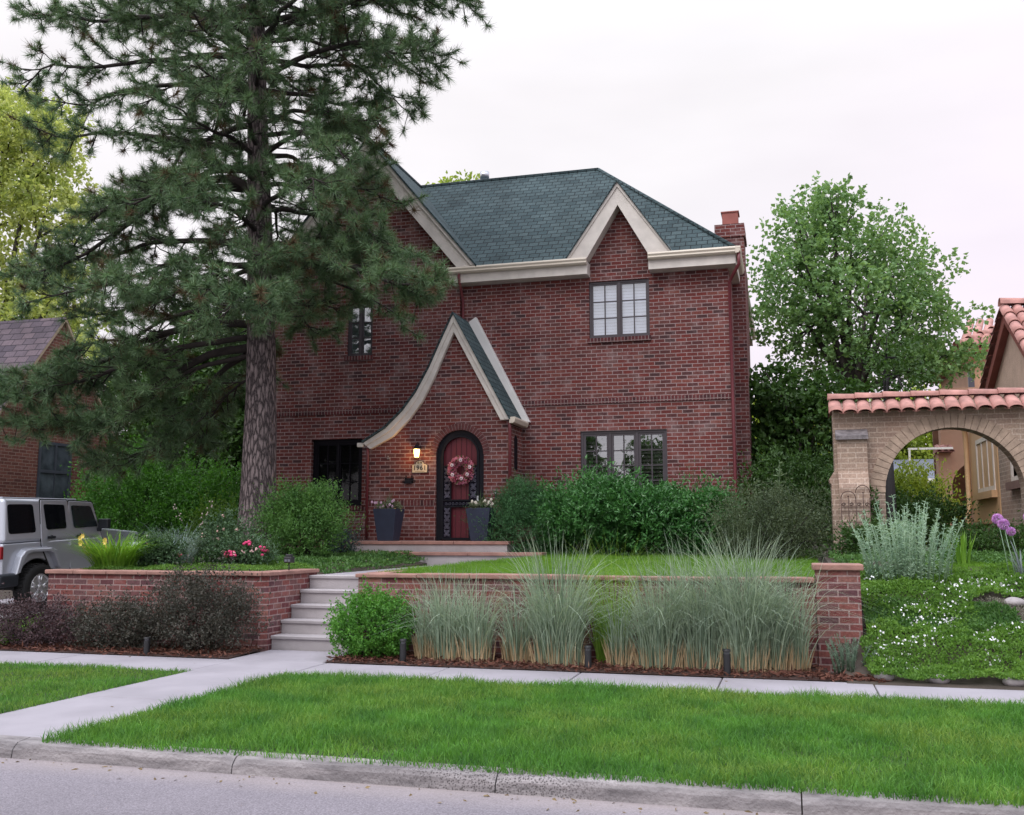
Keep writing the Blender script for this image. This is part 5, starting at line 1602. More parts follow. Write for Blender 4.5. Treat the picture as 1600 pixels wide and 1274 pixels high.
mb = MB(); mb.box(0.22, WY - 0.03, -0.25, 0.665, WY + 0.42, 1.03); mb.build('brickwork', M['brick_wall'], pr_)
mb = MB(); mb.box(0.19, WY - 0.065, 1.032, 0.70, WY + 0.455, 1.095); mb.build('cap', M['cap_stone'], pr_, bevel=0.010)

gs = thing('garden_steps', 'five pale concrete garden steps rising between the brick retaining walls', 'steps', (-5.6, 11.25, 0))
yz = [(11.25, 0.172), (11.49, 0.342), (11.735, 0.515), (11.98, 0.69), (12.22, 0.866)]
for i, (y, z) in enumerate(yz):
    y1 = yz[i + 1][0] + 0.002 if i < 4 else 12.465
    mb = MB()
    mb.prism([(y + 0.012, -0.1), (y + 0.012, z - 0.045), (y - 0.012, z - 0.035), (y - 0.015, z - 0.006), (y - 0.006, z), (y1, z + 0.003), (y1, -0.1)], -6.215 + 0.001 * i, -5.003, axis='x')
    mb.build('step', M['concrete_step'], gs)

# mulch beds
mb = MB()
mb.add([(-10.0, 10.25, 0.012), (-6.2, 10.25, 0.012), (-6.2, 11.1, 0.03), (-10.0, 11.1, 0.03)], [(0, 1, 2, 3)])
mb.add([(-5.01, 10.25, 0.012), (0.3, 10.25, 0.012), (0.3, 11.1, 0.03), (-5.01, 11.1, 0.03)], [(0, 1, 2, 3)])
M['mulch'] = leaf_mat('bark_mulch', (0.045, 0.018, 0.014), (0.16, 0.065, 0.045), trans=0.0, rough=0.9, patch=4, c=(0.30, 0.20, 0.13))
tag(mb.build('mulch_bed', simple('mulch_base', (0.045, 0.020, 0.016), 0.95, var=0.4, scale=20, bump=1.0, bscale=60)), kind='structure')
nm = 7000
mxx = np.where(rng.uniform(size=nm) < 0.38, rng.uniform(-9.8, -6.2, nm), rng.uniform(-5.0, 0.85, nm)); myy = np.where(mxx > 0.25, rng.uniform(10.25, 10.5, nm), rng.uniform(10.26, 11.08, nm))
P = np.stack([mxx, myy, 0.022 + (myy - 10.25) * 0.02 + rng.uniform(0, 0.02, nm)], 1)
D = rng.normal(size=(nm, 3)) * [1, 1, 0.25]
V, F = leaves(P, D, rng.uniform(0.03, 0.10, nm), rng.uniform(0.012, 0.028, nm), fold=0.1)
tag(fast('mulch', V, F, M['mulch']), 'reddish shredded bark mulch below the retaining walls', 'mulch', kind='stuff')


# ================================================================== ornamental grasses
M['tall_grass'] = leaf_mat('tall_grass', (0.090, 0.150, 0.110), (0.430, 0.520, 0.400), trans=0.2, rough=0.5, patch=1.5, c=(0.80, 0.76, 0.58))
M['tall_grass_green'] = leaf_mat('tall_grass_green', (0.12, 0.26, 0.03), (0.34, 0.52, 0.09), trans=0.4, rough=0.5, patch=1.5)
M['straw'] = leaf_mat('straw', (0.26, 0.18, 0.10), (0.66, 0.50, 0.32), trans=0.1, rough=0.8, patch=4)


def grass_clump(x, y, h, spread, n, label, mat='tall_grass', stub=150, wid=0.0098, lean=0.085):
    z = 0.02
    n = int(n * 0.68)
    r = thing('ornamental_grass', label, 'grass clump', (x, y, z), 'ornamental grasses along the retaining wall')
    a = rng.uniform(0, 6.28, n); rr = spread * 0.42 * np.sqrt(rng.uniform(0, 1, n))
    B = np.stack([x + rr * np.cos(a) * 1.15, y + rr * np.sin(a) * 0.6, np.full(n, z)], 1)
    az = a + rng.normal(scale=0.7, size=n)
    Ln = h * np.where(rng.uniform(size=n) < 0.25, rng.uniform(0.3, 0.7, n), rng.uniform(0.62, 1.06, n))
    late = rng.uniform(size=n) < 0.5
    bend = np.where(late, rng.uniform(0.5, 1.2, n), rng.uniform(0.05, 0.4, n))
    flop = rng.uniform(size=n) < 0.07
    V, F = ribbons(B, az, Ln, lean * rng.uniform(0.0, 1.6, n) + flop * rng.uniform(0.1, 0.45, n), bend + flop * 0.25, wid * rng.uniform(0.7, 1.4, n), 7, face=rng.uniform(0, 6.28, n), wig=0.012, pw=3.4)
    fast('blades', V, F, M[mat], r)
    if stub:
        m = stub
        a = rng.uniform(0, 6.28, m); rr = spread * 0.50 * np.sqrt(rng.uniform(0.3, 1, m))
        B = np.stack([x + rr * np.cos(a) * 1.15, y - 0.02 + rr * np.sin(a) * 0.6, np.full(m, z)], 1)
        V, F = ribbons(B, a + rng.normal(scale=0.4, size=m), rng.uniform(0.12, 0.36, m), rng.uniform(0.0, 0.3, m), np.full(m, 0.05), np.full(m, 0.010), 2, face=rng.uniform(0, 6.28, m), tip=0.6)
        fast('dry_stubble', V, F, M['straw'], r)
    return r


for args in (
    (-3.98, 10.80, 1.02, 0.30, 330, 'small silvery grass tuft touching the round green bush'),
    (-3.72, 10.74, 1.16, 0.42, 620, 'silvery ornamental grass clump, second from the round green bush'),
    (-3.40, 10.70, 1.10, 0.36, 430, 'loose grass clump with bare straw base left of the open stretch of wall'),
    (-2.95, 10.78, 1.02, 0.30, 300, 'thin small grass clump right of the open stretch of brick wall'),
    (-2.46, 10.68, 1.52, 0.52, 1150, 'tall pale grass clump left of the bright green blades'),
    (-1.80, 10.70, 0.92, 0.24, 210, 'short grass clump in front of the bright green blades'),
    (-1.38, 10.66, 1.34, 0.44, 850, 'broad grass clump right of the bright green blades'),
    (-0.95, 10.72, 1.50, 0.46, 1000, 'tall dense grass clump left of the black bollard by the pier'),
    (-0.52, 10.70, 1.62, 0.46, 1100, 'tallest dense grass clump behind the black bollard'),
    (-0.25, 10.76, 1.42, 0.32, 560, 'grass clump one before the brick pier'),
    (-0.02, 10.84, 1.30, 0.26, 380, 'narrow grass clump nearest the brick pier'),
):
    grass_clump(*args)
grass_clump(-1.93, 10.94, 1.50, 0.34, 900, 'bright green fine grass clump against the wall between paler clumps', mat='tall_grass_green', stub=0, wid=0.005)

# ================================================================== shrubs
shrub('barberry_shrub', 'low dark purple barberry bush at the far left end of the wall', 'shrub', -9.20, 10.68, 0.56, 0.74, 0.36, M['barberry'], 480, 9, 0.034, 0.018, group='barberry shrubs before the left wall', seed=2, amp=0.5, freq=3.2, upb=0.6, tl=0.2)
shrub('barberry_shrub', 'mid height greenish purple barberry bush between two darker ones', 'shrub', -7.98, 10.70, 0.58, 0.62, 0.36, M['barberry_green'], 520, 9, 0.034, 0.018, group='barberry shrubs before the left wall', seed=6, amp=0.5, freq=3.2, upb=0.6, tl=0.2)
shrub('barberry_shrub', 'largest rounded barberry bush beside the garden steps', 'shrub', -6.86, 10.68, 0.92, 0.72, 0.40, M['barberry_green'], 760, 9, 0.036, 0.018, group='barberry shrubs before the left wall', seed=11, amp=0.5, freq=3.2, upb=0.6, tl=0.22)
shrub('boxwood_shrub', 'compact bright green round bush right of the garden steps', 'shrub', -4.66, 10.76, 0.72, 0.48, 0.42, M['boxwood'], 620, 10, 0.036, 0.022, seed=21, amp=0.22, upb=0.8, tl=0.13)
shrub('yew_shrub', 'dark conical yew bush right of the front door', 'shrub', -4.80, 17.9, 1.62, 0.80, 0.74, M['yew'], 1150, 12, 0.055, 0.012, seed=31, amp=0.28, upb=0.7, tl=0.22, blobs=[((0, 0, 0.40), (1, 1, 0.42), 0.7), ((0.0, 0, 0.74), (0.62, 0.6, 0.27), 0.4)])
shrub('viburnum_shrub', 'large spreading dark green bush below the triple window', 'shrub', -2.85, 17.75, 1.36, 1.45, 0.85, M['viburnum'], 1500, 10, 0.085, 0.036, seed=41, amp=0.25, upb=0.25, tl=0.24,
      blobs=[((-0.3, 0, 0.52), (0.72, 1, 0.48), 0.6), ((0.38, 0.05, 0.46), (0.62, 0.95, 0.46), 0.5), ((-0.78, 0.1, 0.40), (0.32, 0.8, 0.38), 0.2)])
shrub('viburnum_shrub', 'smaller leafy green bush by the right corner downspout', 'shrub', -1.45, 17.7, 1.10, 0.66, 0.6, M['viburnum'], 520, 10, 0.085, 0.036, seed=47, amp=0.3, upb=0.3, tl=0.24)
shrub('barberry_shrub', 'thin reddish bush against the brick wall under the window corner', 'shrub', -1.62, 18.6, 1.42, 0.62, 0.34, M['wispy'], 240, 7, 0.04, 0.018, seed=51, amp=0.4, upb=0.6, tl=0.3)
shrub('wispy_shrub', 'loose dark olive bush between the house corner and the arch wall', 'shrub', -0.25, 16.4, 1.08, 0.95, 0.75, M['wispy'], 1150, 9, 0.045, 0.016, seed=53, amp=0.4, upb=0.7, tl=0.3, inner=0.3)
shrub('privet_shrub', 'airy upright green bush on the raised bed left of the porch steps', 'shrub', -7.80, 15.0, 1.30, 0.74, 0.62, M['privet'], 900, 10, 0.050, 0.020, seed=61, amp=0.35, upb=0.8, tl=0.24, ns=24, inner=0.3,
      blobs=[((0, 0, 0.42), (1, 1, 0.42), 0.7), ((-0.25, 0, 0.66), (0.6, 0.6, 0.32), 0.3), ((0.45, 0.1, 0.70), (0.42, 0.5, 0.30), 0.22)])
shrub('rosemary_shrub', 'small blue grey bush beside the porch step end', 'shrub', -7.78, 16.5, 0.50, 0.32, 0.28, leaf_mat('blue_leaf', (0.015, 0.035, 0.035), (0.05, 0.09, 0.09), trans=0.1), 180, 9, 0.05, 0.01, seed=63, upb=0.8)
shrub('lilac_shrub', 'big round dark green shrub behind the parked car', 'shrub', -14.1, 19.5, 3.05, 1.5, 1.1, M['hedge'], 1700, 10, 0.075, 0.036, seed=71, amp=0.22, upb=0.5, tl=0.28, blobs=[((0, 0, 0.5), (1, 1, 0.5), 1.0)])
shrub('lilac_shrub', 'dark green hedge bush left of the pine trunk', 'shrub', -12.2, 19.4, 2.45, 1.05, 0.8, M['hedge'], 950, 10, 0.075, 0.036, seed=75, amp=0.3, upb=0.5, tl=0.28)
shrub('spirea_shrub', 'light yellow green shrub directly behind the pine trunk', 'shrub', -10.9, 17.7, 1.75, 0.75, 0.6, leaf_mat('spirea', (0.045, 0.115, 0.012), (0.12, 0.23, 0.03), trans=0.35), 620, 9, 0.06, 0.028, seed=77, amp=0.3, upb=0.4, tl=0.28)
shrub('garden_shrub', 'lime topped hedge seen through the arch wall opening', 'shrub', 2.3, 23.5, 1.75, 1.1, 0.7, M['lime_leaf'], 520, 9, 0.09, 0.045, seed=81, z0=1.1, amp=0.3, upb=0.5, tl=0.3)
shrub('garden_shrub', 'dark hedge low in the arch wall opening', 'shrub', 2.25, 22.0, 1.05, 1.15, 0.6, M['dark_leaf'], 460, 9, 0.09, 0.04, seed=83, z0=1.1, amp=0.3, upb=0.5, tl=0.3)
shrub('cotoneaster_shrub', 'dark spreading bush below the Spanish house wall', 'shrub', 2.95, 16.1, 0.42, 0.85, 0.5, M['dark_leaf'], 420, 9, 0.05, 0.026, seed=85, amp=0.35, upb=0.4, tl=0.2)
shrub('daphne_shrub', 'small dark bush with pale flowers at the foot of the arch pillar', 'shrub', 1.05, 15.2, 0.45, 0.42, 0.36, M['dark_leaf'], 200, 9, 0.06, 0.028, seed=87, amp=0.35, upb=0.5, tl=0.2)


# tall weed with pale top beside the chimney
def stalks(name, label, cat, x, y, z, n, h, spread, leaf, wid, mat, per=40, stem=None, up=0.25, group=None, lean=0.2):
    r = thing(name, label, cat, (x, y, z), group)
    mb = MB()
    Ps, Ds = [], []
    for k in range(n):
        a = rng.uniform(0, 6.28); rr = spread * 0.4 * math.sqrt(rng.uniform(0, 1))
        b = np.array([x + rr * math.cos(a), y + rr * math.sin(a) * 0.8, z])
        hh = h * rng.uniform(0.72, 1.05) * (1.08 - 0.38 * (rr / (spread * 0.4)) ** 2)
        out = np.array([math.cos(a), math.sin(a), 0]) * lean * hh * rng.uniform(0.3, 1.3) * (rr / max(spread * 0.4, 1e-3) + 0.2)
        m = b + out * 0.35 + np.array([0, 0, hh * 0.55]); e = b + out + np.array([0, 0, hh])
        mb.tube([b, m, e], [0.006, 0.005, 0.0025], n=4)
        t = rng.uniform(0.12, 1, per)
        p = b * ((1 - t) ** 2)[:, None] + 2 * ((1 - t) * t)[:, None] * (2 * m - 0.5 * (b + e)) + (t ** 2)[:, None] * e
        d = rng.normal(size=(per, 3)); d[:, 2] = np.abs(d[:, 2]) * 0.4 + up; 
        Ps.append(p); Ds.append(d)
    mb.build('stems', stem or mat, r)
    P = np.concatenate(Ps); D = np.concatenate(Ds)
    V, F = leaves(P, D, leaf * rng.uniform(0.6, 1.2, len(P)), wid)
    fast('foliage', V, F, mat, r)
    return r
stalks('tall_weed', 'tall pale leafy weed rising above the dark bush near the chimney', 'plant', -0.28, 16.7, 1.0, 6, 1.62, 0.5, 0.10, 0.030, leaf_mat('weed_leaf', (0.07, 0.12, 0.06), (0.17, 0.24, 0.13), trans=0.25), per=46, lean=0.12)
stalks('silver_sage', 'tall silvery green sage with spiky stems right of the brick pier', 'plant', 1.27, 12.5, gh(1.27, 12.5), 105, 0.95, 1.15, 0.050, 0.012, M['sage'], per=60, lean=0.27)
stalks('silver_sage', 'small grey green sage sprawling at the foot of the brick pier', 'plant', 0.50, 10.72, 0.02, 34, 0.36, 0.44, 0.032, 0.009, leaf_mat('grey_sage', (0.07, 0.12, 0.085), (0.19, 0.26, 0.19), trans=0.2), per=36, lean=0.5)
stalks('climbing_vine', 'dark climbing vine on the right edge of the arch pillar', 'vine', 1.19, 15.86, 1.05, 6, 1.05, 0.16, 0.07, 0.04, M['dark_leaf'], per=60, lean=0.05)
# flower bed on the left
def strap_plant(name, label, cat, x, y, z, n, h, spread, wid, mat, bend=0.8, lean=0.3, group=None):
    r = thing(name, label, cat, (x, y, z), group)
    a = rng.uniform(0, 6.28, n); rr = spread * 0.25 * np.sqrt(rng.uniform(0, 1, n))
    B = np.stack([x + rr * np.cos(a), y + rr * np.sin(a), np.full(n, z)], 1)
    V, F = ribbons(B, a + rng.normal(scale=0.4, size=n), h * rng.uniform(0.6, 1.1, n), lean * rng.uniform(0.2, 1.5, n), bend * rng.uniform(0.4, 1.4, n), np.full(n, wid) * rng.uniform(0.7, 1.2, n), 6, face=None)
    fast('leaves', V, F, M[mat] if isinstance(mat, str) else mat, r)
    return r
M['daylily'] = leaf_mat('daylily', (0.060, 0.158, 0.019), (0.211, 0.396, 0.053), trans=0.35, patch=3, c=(0.26, 0.37, 0.10))
M['bluegrass'] = leaf_mat('blue_oat', (0.130, 0.195, 0.195), (0.351, 0.442, 0.442), trans=0.2, patch=3)
dl = strap_plant('daylily', 'bright green daylily clump with yellow blooms on the left wall', 'plant', -8.98, 11.85, 0.93, 520, 0.66, 1.0, 0.019, 'daylily', bend=0.8, lean=0.45)
mb = MB()
def bloom(mb, c, r=0.045):
    for q in range(6):
        b = q * 1.047
        d = Vector((math.cos(b), -0.5, math.sin(b)))
        mb.add([Vector(c), Vector(c) + d * r * 0.6 + Vector((-d.z, 0, d.x)) * r * 0.3, Vector(c) + d * r, Vector(c) + d * r * 0.6 - Vector((-d.z, 0, d.x)) * r * 0.3], [(0, 1, 2, 3)])
dm = simple('yellow_petal', (0.70, 0.52, 0.12), 0.6)
for c in ((-9.36, 11.65, 1.30), (-9.30, 11.6, 1.385), (-9.42, 11.7, 1.35), (-9.33, 11.6, 1.28), (-8.94, 11.6, 1.33), (-8.90, 11.55, 1.30)):
    mb = MB(); bloom(mb, c, 0.040); mb.tube([(c[0] * 0.5 - 8.98 * 0.5, 11.8, 0.95), (c[0] * 0.85 - 8.98 * 0.15, c[1] + 0.03, c[2] - 0.12), c], 0.004, n=4)
    mb.build('flower', dm, dl)
strap_plant('blue_oat_grass', 'blue grey fountain grass behind the left wall cap', 'grass clump', -8.55, 12.7, 0.96, 520, 0.75, 0.8, 0.007, 'bluegrass', bend=0.75, lean=0.35)
strap_plant('blue_oat_grass', 'small blue grey grass tuft at the pine trunk foot', 'grass clump', -7.95, 13.4, 0.98, 260, 0.55, 0.5, 0.007, 'bluegrass', bend=0.6, lean=0.3)
strap_plant('iris_plant', 'upright green iris leaves behind the silver sage', 'plant', 2.02, 13.6, gh(2.02, 13.6), 46, 0.46, 0.5, 0.03, 'daylily', bend=0.15, lean=0.25)
strap_plant('sedge_clump', 'yellow green grass tuft at the left end of the wall', 'grass clump', -9.72, 11.0, gh(-9.72, 11.0), 220, 0.42, 0.6, 0.008, 'daylily', bend=0.7, lean=0.3)


def rose(x, y, h, rx, label, fl, seed, n=9):
    r = shrub('rose_bush', label, 'shrub', x, y, h, rx, rx * 0.8, leaf_mat('rose_leaf', (0.026, 0.065, 0.029), (0.091, 0.163, 0.078), trans=0.2), 230, 8, 0.045, 0.026, seed=seed, amp=0.4, upb=0.5, tl=0.22, group='roses in the raised bed')
    for col, k, rad in fl:
        fm_ = simple('rose_petal', col, 0.6)
        for q in range(k):
            mb = MB()
            d = unit(1, rng, 0.0)[0]
            c = np.array([x, y, r.location.z + h * 0.5]) + d * np.array([rx, rx * 0.8, h * 0.55]) * rng.uniform(0.85, 1.05)
            c[1] = y - abs(c[1] - y)
            for p in range(7):
                mb.ball(c + rng.normal(scale=rad * 0.45, size=3), rad * 0.55, n=6, k=4, sq=(1, 0.8, 0.8))
            mb.build('flower', fm_, r)
rose(-7.95, 12.9, 0.72, 0.36, 'rose bush with pale pink buds in the raised bed', [((0.62, 0.40, 0.36), 9, 0.024)], 91)
rose(-7.42, 12.6, 0.40, 0.42, 'low rose bush with hot pink blooms before the pine trunk', [((0.60, 0.04, 0.16), 4, 0.05), ((0.70, 0.45, 0.45), 7, 0.024)], 93)
rose(-8.48, 12.2, 0.40, 0.30, 'small rose bush with a single pink bloom beside the daylily', [((0.60, 0.12, 0.2), 2, 0.03)], 95)
gr_ = thing('gaura_plant', 'two thin wand stems with tiny pale buds above the blue grass', 'plant', (-8.4, 13.0, 0.93))
mb = MB(); mf = MB()
for e in ((-8.78, 12.9, 1.85), (-8.16, 12.9, 1.90), (-8.30, 12.9, 1.75)):
    b = np.array([-8.45, 13.0, 0.93]); e = np.array(e); m = b * 0.5 + e * 0.5 + [0.03, 0, 0.05]
    mb.tube([b, m, e], [0.005, 0.004, 0.003], n=4)
    for q in range(9): mf.ball(e * (1 - q * 0.035) + b * (q * 0.035) + rng.normal(scale=0.025, size=3), 0.012, n=5, k=3)
mb.build('stems', M['twig'], gr_); mf.build('buds', simple('gaura_bud', (0.34, 0.27, 0.25), 0.7), gr_)

# alliums by the Spanish house
for (x, y, z, h, r_, lab) in ((2.25, 12.6, 0.93, 0.65, 0.056, 'tallest purple allium ball of the left pair'), (2.27, 12.4, 0.92, 0.60, 0.056, 'purple allium ball just in front of the tallest one'),
                              (2.42, 12.8, 0.94, 0.50, 0.046, 'small drooping allium ball right of the pair'), (2.56, 12.5, 0.92, 0.68, 0.054, 'purple allium ball at the right picture edge')):
    t = thing('allium', lab, 'flower', (x, y, z), 'alliums in the right garden')
    c = np.array([x + 0.03, y, z + h])
    mb = MB(); mb.tube([(x + 0.12, y, z), (x + 0.08, y, z + h * 0.5), tuple(c)], [0.006, 0.005, 0.004], n=5); mb.build('stem', M['sage'], t)
    d = unit(420); V, F = leaves(c + d * r_ * 0.75, d + rng.normal(scale=0.5, size=d.shape), r_ * 0.5, r_ * 0.22)
    fast('flower_head', V, F, leaf_mat('allium_petal', (0.374, 0.172, 0.489), (0.747, 0.431, 0.834), trans=0.2, patch=12), t)
strap_plant('allium_foliage', 'fading blue green strap leaves under the alliums', 'plant', 2.50, 12.6, 0.92, 26, 0.46, 0.25, 0.022, leaf_mat('allium_leaf', (0.10, 0.13, 0.15), (0.24, 0.27, 0.29), trans=0.2), bend=0.3, lean=0.2)


# ground covers
def cover(name, label, x0, x1, y0, y1, n, mat, leaf, wid, hmax, mask=None, hf=ground_h, seed=0.0):
    x = rng.uniform(x0, x1, n); y = rng.uniform(y0, y1, n)
    if mask is not None:
        k = mask(x, y); x, y = x[k], y[k]
    n = len(x)
    mound = np.array([0.5 + 0.5 * mnoise.noise((a * 2.3 + seed, b * 2.3, 1)) + 0.35 * mnoise.noise((a * 6 + seed, b * 6, 4)) for a, b in zip(x, y)])
    mound = np.clip(mound, 0.08, 1.2)
    z = hf(x, y) + hmax * mound * rng.uniform(0.35, 1.0, n) ** 0.5
    D = np.stack([rng.normal(size=n), rng.normal(size=n) - 0.3, np.abs(rng.normal(size=n)) + 0.35], 1)
    V, F = leaves(np.stack([x, y, z], 1), D, leaf * rng.uniform(0.6, 1.2, n), wid * rng.uniform(0.7, 1.2, n))
    return tag(fast(name, V, F, mat), label, 'ground cover', kind='stuff')
M['cover'] = leaf_mat('cover_leaf', (0.050, 0.133, 0.022), (0.167, 0.311, 0.056), trans=0.3, patch=2.2, c=(0.23, 0.32, 0.07))
M['cover_dark'] = leaf_mat('cover_dark', (0.033, 0.098, 0.026), (0.111, 0.227, 0.058), trans=0.25, patch=2)
gcm = lambda x, y: ~((x < 0.72) & (y > 11.0) & (y < 11.6)) & (x > 0.62 + np.clip(11.0 - y, 0, 1) * 0.1)
cover('ground_cover', 'bright green creeping mat on the slope right of the pier', 0.58, 4.2, 10.21, 12.9, 95000, M['cover'], 0.036, 0.020, 0.19, lambda x, y: gcm(x, y) & ~(((x - 2.35) / 0.55) ** 2 + ((y - 11.5) / 0.34) ** 2 < 1) & ~(np.abs(y - 11.33 - 0.08 * np.sin(x * 3)) < 0.13 * (rng.uniform(size=len(x)) < 0.85)), seed=3)
cover('ground_cover', 'darker leafy band between the two flowering mats', 0.66, 2.2, 11.12, 11.6, 6500, M['cover_dark'], 0.05, 0.024, 0.14, gcm)
wm = lambda x, y: gcm(x, y) & np.array([mnoise.noise((a * 1.7, b * 1.9, 9)) > -0.05 for a, b in zip(x, y)]) & ~(((x - 2.35) / 0.6) ** 2 + ((y - 11.5) / 0.36) ** 2 < 1)
cover('white_flowers', 'scattered small white blossoms over the green mat', 0.75, 4.2, 10.5, 12.3, 2600, simple('white_bloom', (0.78, 0.78, 0.82), 0.6), 0.026, 0.026, 0.265, wm, seed=3)
cover('thyme_mat', 'grey thyme mat beside the white flowers at the right edge', 1.75, 3.2, 11.1, 12.05, 9000, leaf_mat('thyme', (0.14, 0.14, 0.11), (0.30, 0.29, 0.24), trans=0.1), 0.022, 0.009, 0.07, lambda x, y: ((x - 2.35) / 0.58) ** 2 + ((y - 11.5) / 0.36) ** 2 < 1)
for k_, (bx, by, br) in enumerate(((2.60, 11.62, 0.10), (2.25, 11.78, 0.09), (2.80, 11.85, 0.11))):
    mb = MB(); bz = gh(bx, by); mb.ball((bx, by, bz + br * 0.25), br, n=16, k=10, sq=(1.3, 0.9, 0.65))
    mb.v = [tuple(Vector((bx, by, bz)) + (Vector(p) - Vector((bx, by, bz))) * (1 + 0.2 * mnoise.noise(Vector(p) * 7))) for p in mb.v]
    tag(mb.build('boulder', M['stone']), ('pale boulder in the thyme patch at the right edge', 'smaller pale boulder behind the white flowers', 'boulder farthest back in the right garden')[k_], 'stone', 'boulders in the right garden')
cover('garden_grass', 'small bright lawn strip in the right garden', 1.5, 5.5, 12.9, 15.0, 24000, M['grass_back'], 0.055, 0.006, 0.03)
cover('ground_cover', 'dark low cover around the arch pillar', 0.5, 4.6, 13.6, 16.0, 9000, M['cover_dark'], 0.05, 0.026, 0.16)
cover('ground_cover', 'low green cover in the raised bed behind the left wall', -9.15, -6.5, 11.4, 13.3, 15000, M['cover'], 0.032, 0.018, 0.10, seed=5)
cover('ground_cover', 'dark ivy like cover around the pine and left of the walk', -9.5, -6.25, 12.9, 18.5, 17000, M['cover_dark'], 0.06, 0.034, 0.11, seed=7)
cover('ground_cover', 'weedy green cover on the bank left of the wall', -12.0, -9.45, 10.35, 12.6, 12000, M['cover'], 0.06, 0.014, 0.16, seed=8)
cover('ground_cover', 'shaded low cover under the house shrubs', -4.6, 0.5, 17.2, 18.9, 7000, M['cover_dark'], 0.06, 0.034, 0.10, seed=9)

for i, (x, y, r_, lab) in enumerate(((0.80, 10.36, 0.085, 'dark stone beside the small sage'), (1.28, 10.31, 0.085, 'rounded grey stone in the middle of the sidewalk edge'), (1.93, 10.31, 0.08, 'pale stone of the right edge group, left one'), (2.10, 10.31, 0.06, 'smaller stone in the right edge group'), (2.28, 10.33, 0.09, 'outermost grey stone by the sidewalk'))):
    mb = MB()
    mb.ball((x, y, 0.02 + r_ * 0.45), r_, n=14, k=9, sq=(1.15 + 0.1 * (i % 3), 0.85, 0.62))
    v = []
    for p in mb.v:
        d = Vector(p) - Vector((x, y, 0.05)); d *= 1 + 0.14 * mnoise.noise(Vector(p) * 14 + Vector((i, 0, 0))); v.append(tuple(Vector((x, y, 0.05)) + d))
    mb.v = v
    tag(mb.build('garden_stone', M['stone']), lab, 'stone', 'stones edging the right bed')

# bollards and the small solar light
def bollard(x, y, h, label):
    r = thing('bollard_light', label, 'bollard', (x, y, 0.01), 'black path bollards')
    mb = MB(); mb.lathe([(0.036, -0.02), (0.036, h * 0.82)], (x, y, 0.01), n=16); mb.build('post', M['black_plastic'], r)
    mb = MB(); mb.lathe([(0.028, h * 0.82), (0.028, h * 0.90)], (x, y, 0.01), n=16); mb.build('lens', simple('lens', (0.10, 0.10, 0.12), 0.2), r)
    mb = MB(); mb.lathe([(0.039, h * 0.90), (0.039, h * 0.985), (0.034, h), (0.005, h * 1.005)], (x, y, 0.01), n=16); mb.build('cap', M['black_plastic'], r)
bollard(-7.33, 10.34, 0.20, 'black bollard light hidden among the barberry bushes')
bollard(-4.14, 10.40, 0.26, 'black bollard light right of the round green bush')
bollard(-2.08, 10.38, 0.25, 'black bollard light in front of the tall pale grass')
bollard(-0.67, 10.36, 0.26, 'black bollard light left of the brick pier')
sl_ = thing('solar_light', 'small black solar path light beside the top of the steps', 'path light', (-5.98, 12.0, 0.945))
mb = MB(); mb.tube([(-6.32, 11.85, 0.90), (-6.32, 11.85, 1.04)], 0.008, n=6); mb.build('stake', M['black_plastic'], sl_)
mb = MB(); mb.box(-6.375, 11.80, 1.04, -6.265, 11.90, 1.12); mb.box(-6.36, 11.815, 1.12, -6.28, 11.885, 1.15); mb.build('head', M['black_plastic'], sl_, bevel=0.01)
mb = MB(); mb.box(-6.36, 11.795, 1.055, -6.325, 11.80, 1.085); mb.box(-6.315, 11.795, 1.055, -6.28, 11.80, 1.085); mb.build('lens', simple('solar_lens', (0.12, 0.13, 0.16), 0.2), sl_)

# ================================================================== tan brick arch wall with tile coping
AY = 16.0
aw = thing('arch_wall', 'tan brick garden wall with a round archway and red barrel tile coping', 'wall', (2.4, AY, 1.0))
ACX, ACZ, AR = 2.335, 2.03, 0.965
a_pts = [(ACX - AR * math.cos(t), ACZ + AR * math.sin(t)) for t in np.linspace(0, math.pi, 33)]
mb = MB()
mb.prism([(0.66, 0.85), (0.66, 3.26), (5.2, 3.26), (5.2, 0.85), (ACX + AR, 0.85)] + a_pts[::-1] + [(ACX - AR, 0.85)], AY, AY + 0.36)
mb.build('brickwork', M['brick_tan'], aw)
mb = MB()
nv = 34
for k in range(nv):
    t0, t1 = math.pi * (k + 0.05) / nv, math.pi * (k + 0.95) / nv
    mb.prism([(ACX + r * math.cos(t), ACZ + r * math.sin(t)) for r, t in ((AR - 0.004, t0), (AR + 0.21, t0), (AR + 0.21, t1), (AR - 0.004, t1))], AY - 0.012, AY + 0.05)
mb.build('arch_ring', simple('arch_tan', (0.35, 0.26, 0.205), 0.9, var=0.25, scale=8, bump=0.4), aw)
mb = MB()
mb.prism([(0.70, 0.85), (0.70, 2.86), (1.13, 2.86), (1.13, 0.85)], AY - 0.16, AY + 0.001)
mb.prism([(0.60, 0.85), (0.60, 2.16), (0.58, 2.18), (0.57, 2.24), (0.702, 2.44), (0.702, 0.85)], AY - 0.13, AY + 0.30)
mb.prism([(AY - 0.30, 0.85), (AY - 0.30, 2.10), (AY - 0.158, 2.36), (AY - 0.158, 0.85)], 0.70, 1.128, axis='x')
mb.build('buttress', M['brick_tan'], aw)
mb = MB(); mb.prism([(AY - 0.22, 2.83), (AY - 0.22, 2.89), (AY - 0.003, 3.00), (AY - 0.003, 2.862)], 0.685, 1.15, axis='x')
mb.build('buttress_cap', simple('weathered_cap', (0.17, 0.15, 0.16), 0.9, var=0.4, scale=14, bump=0.5), aw)
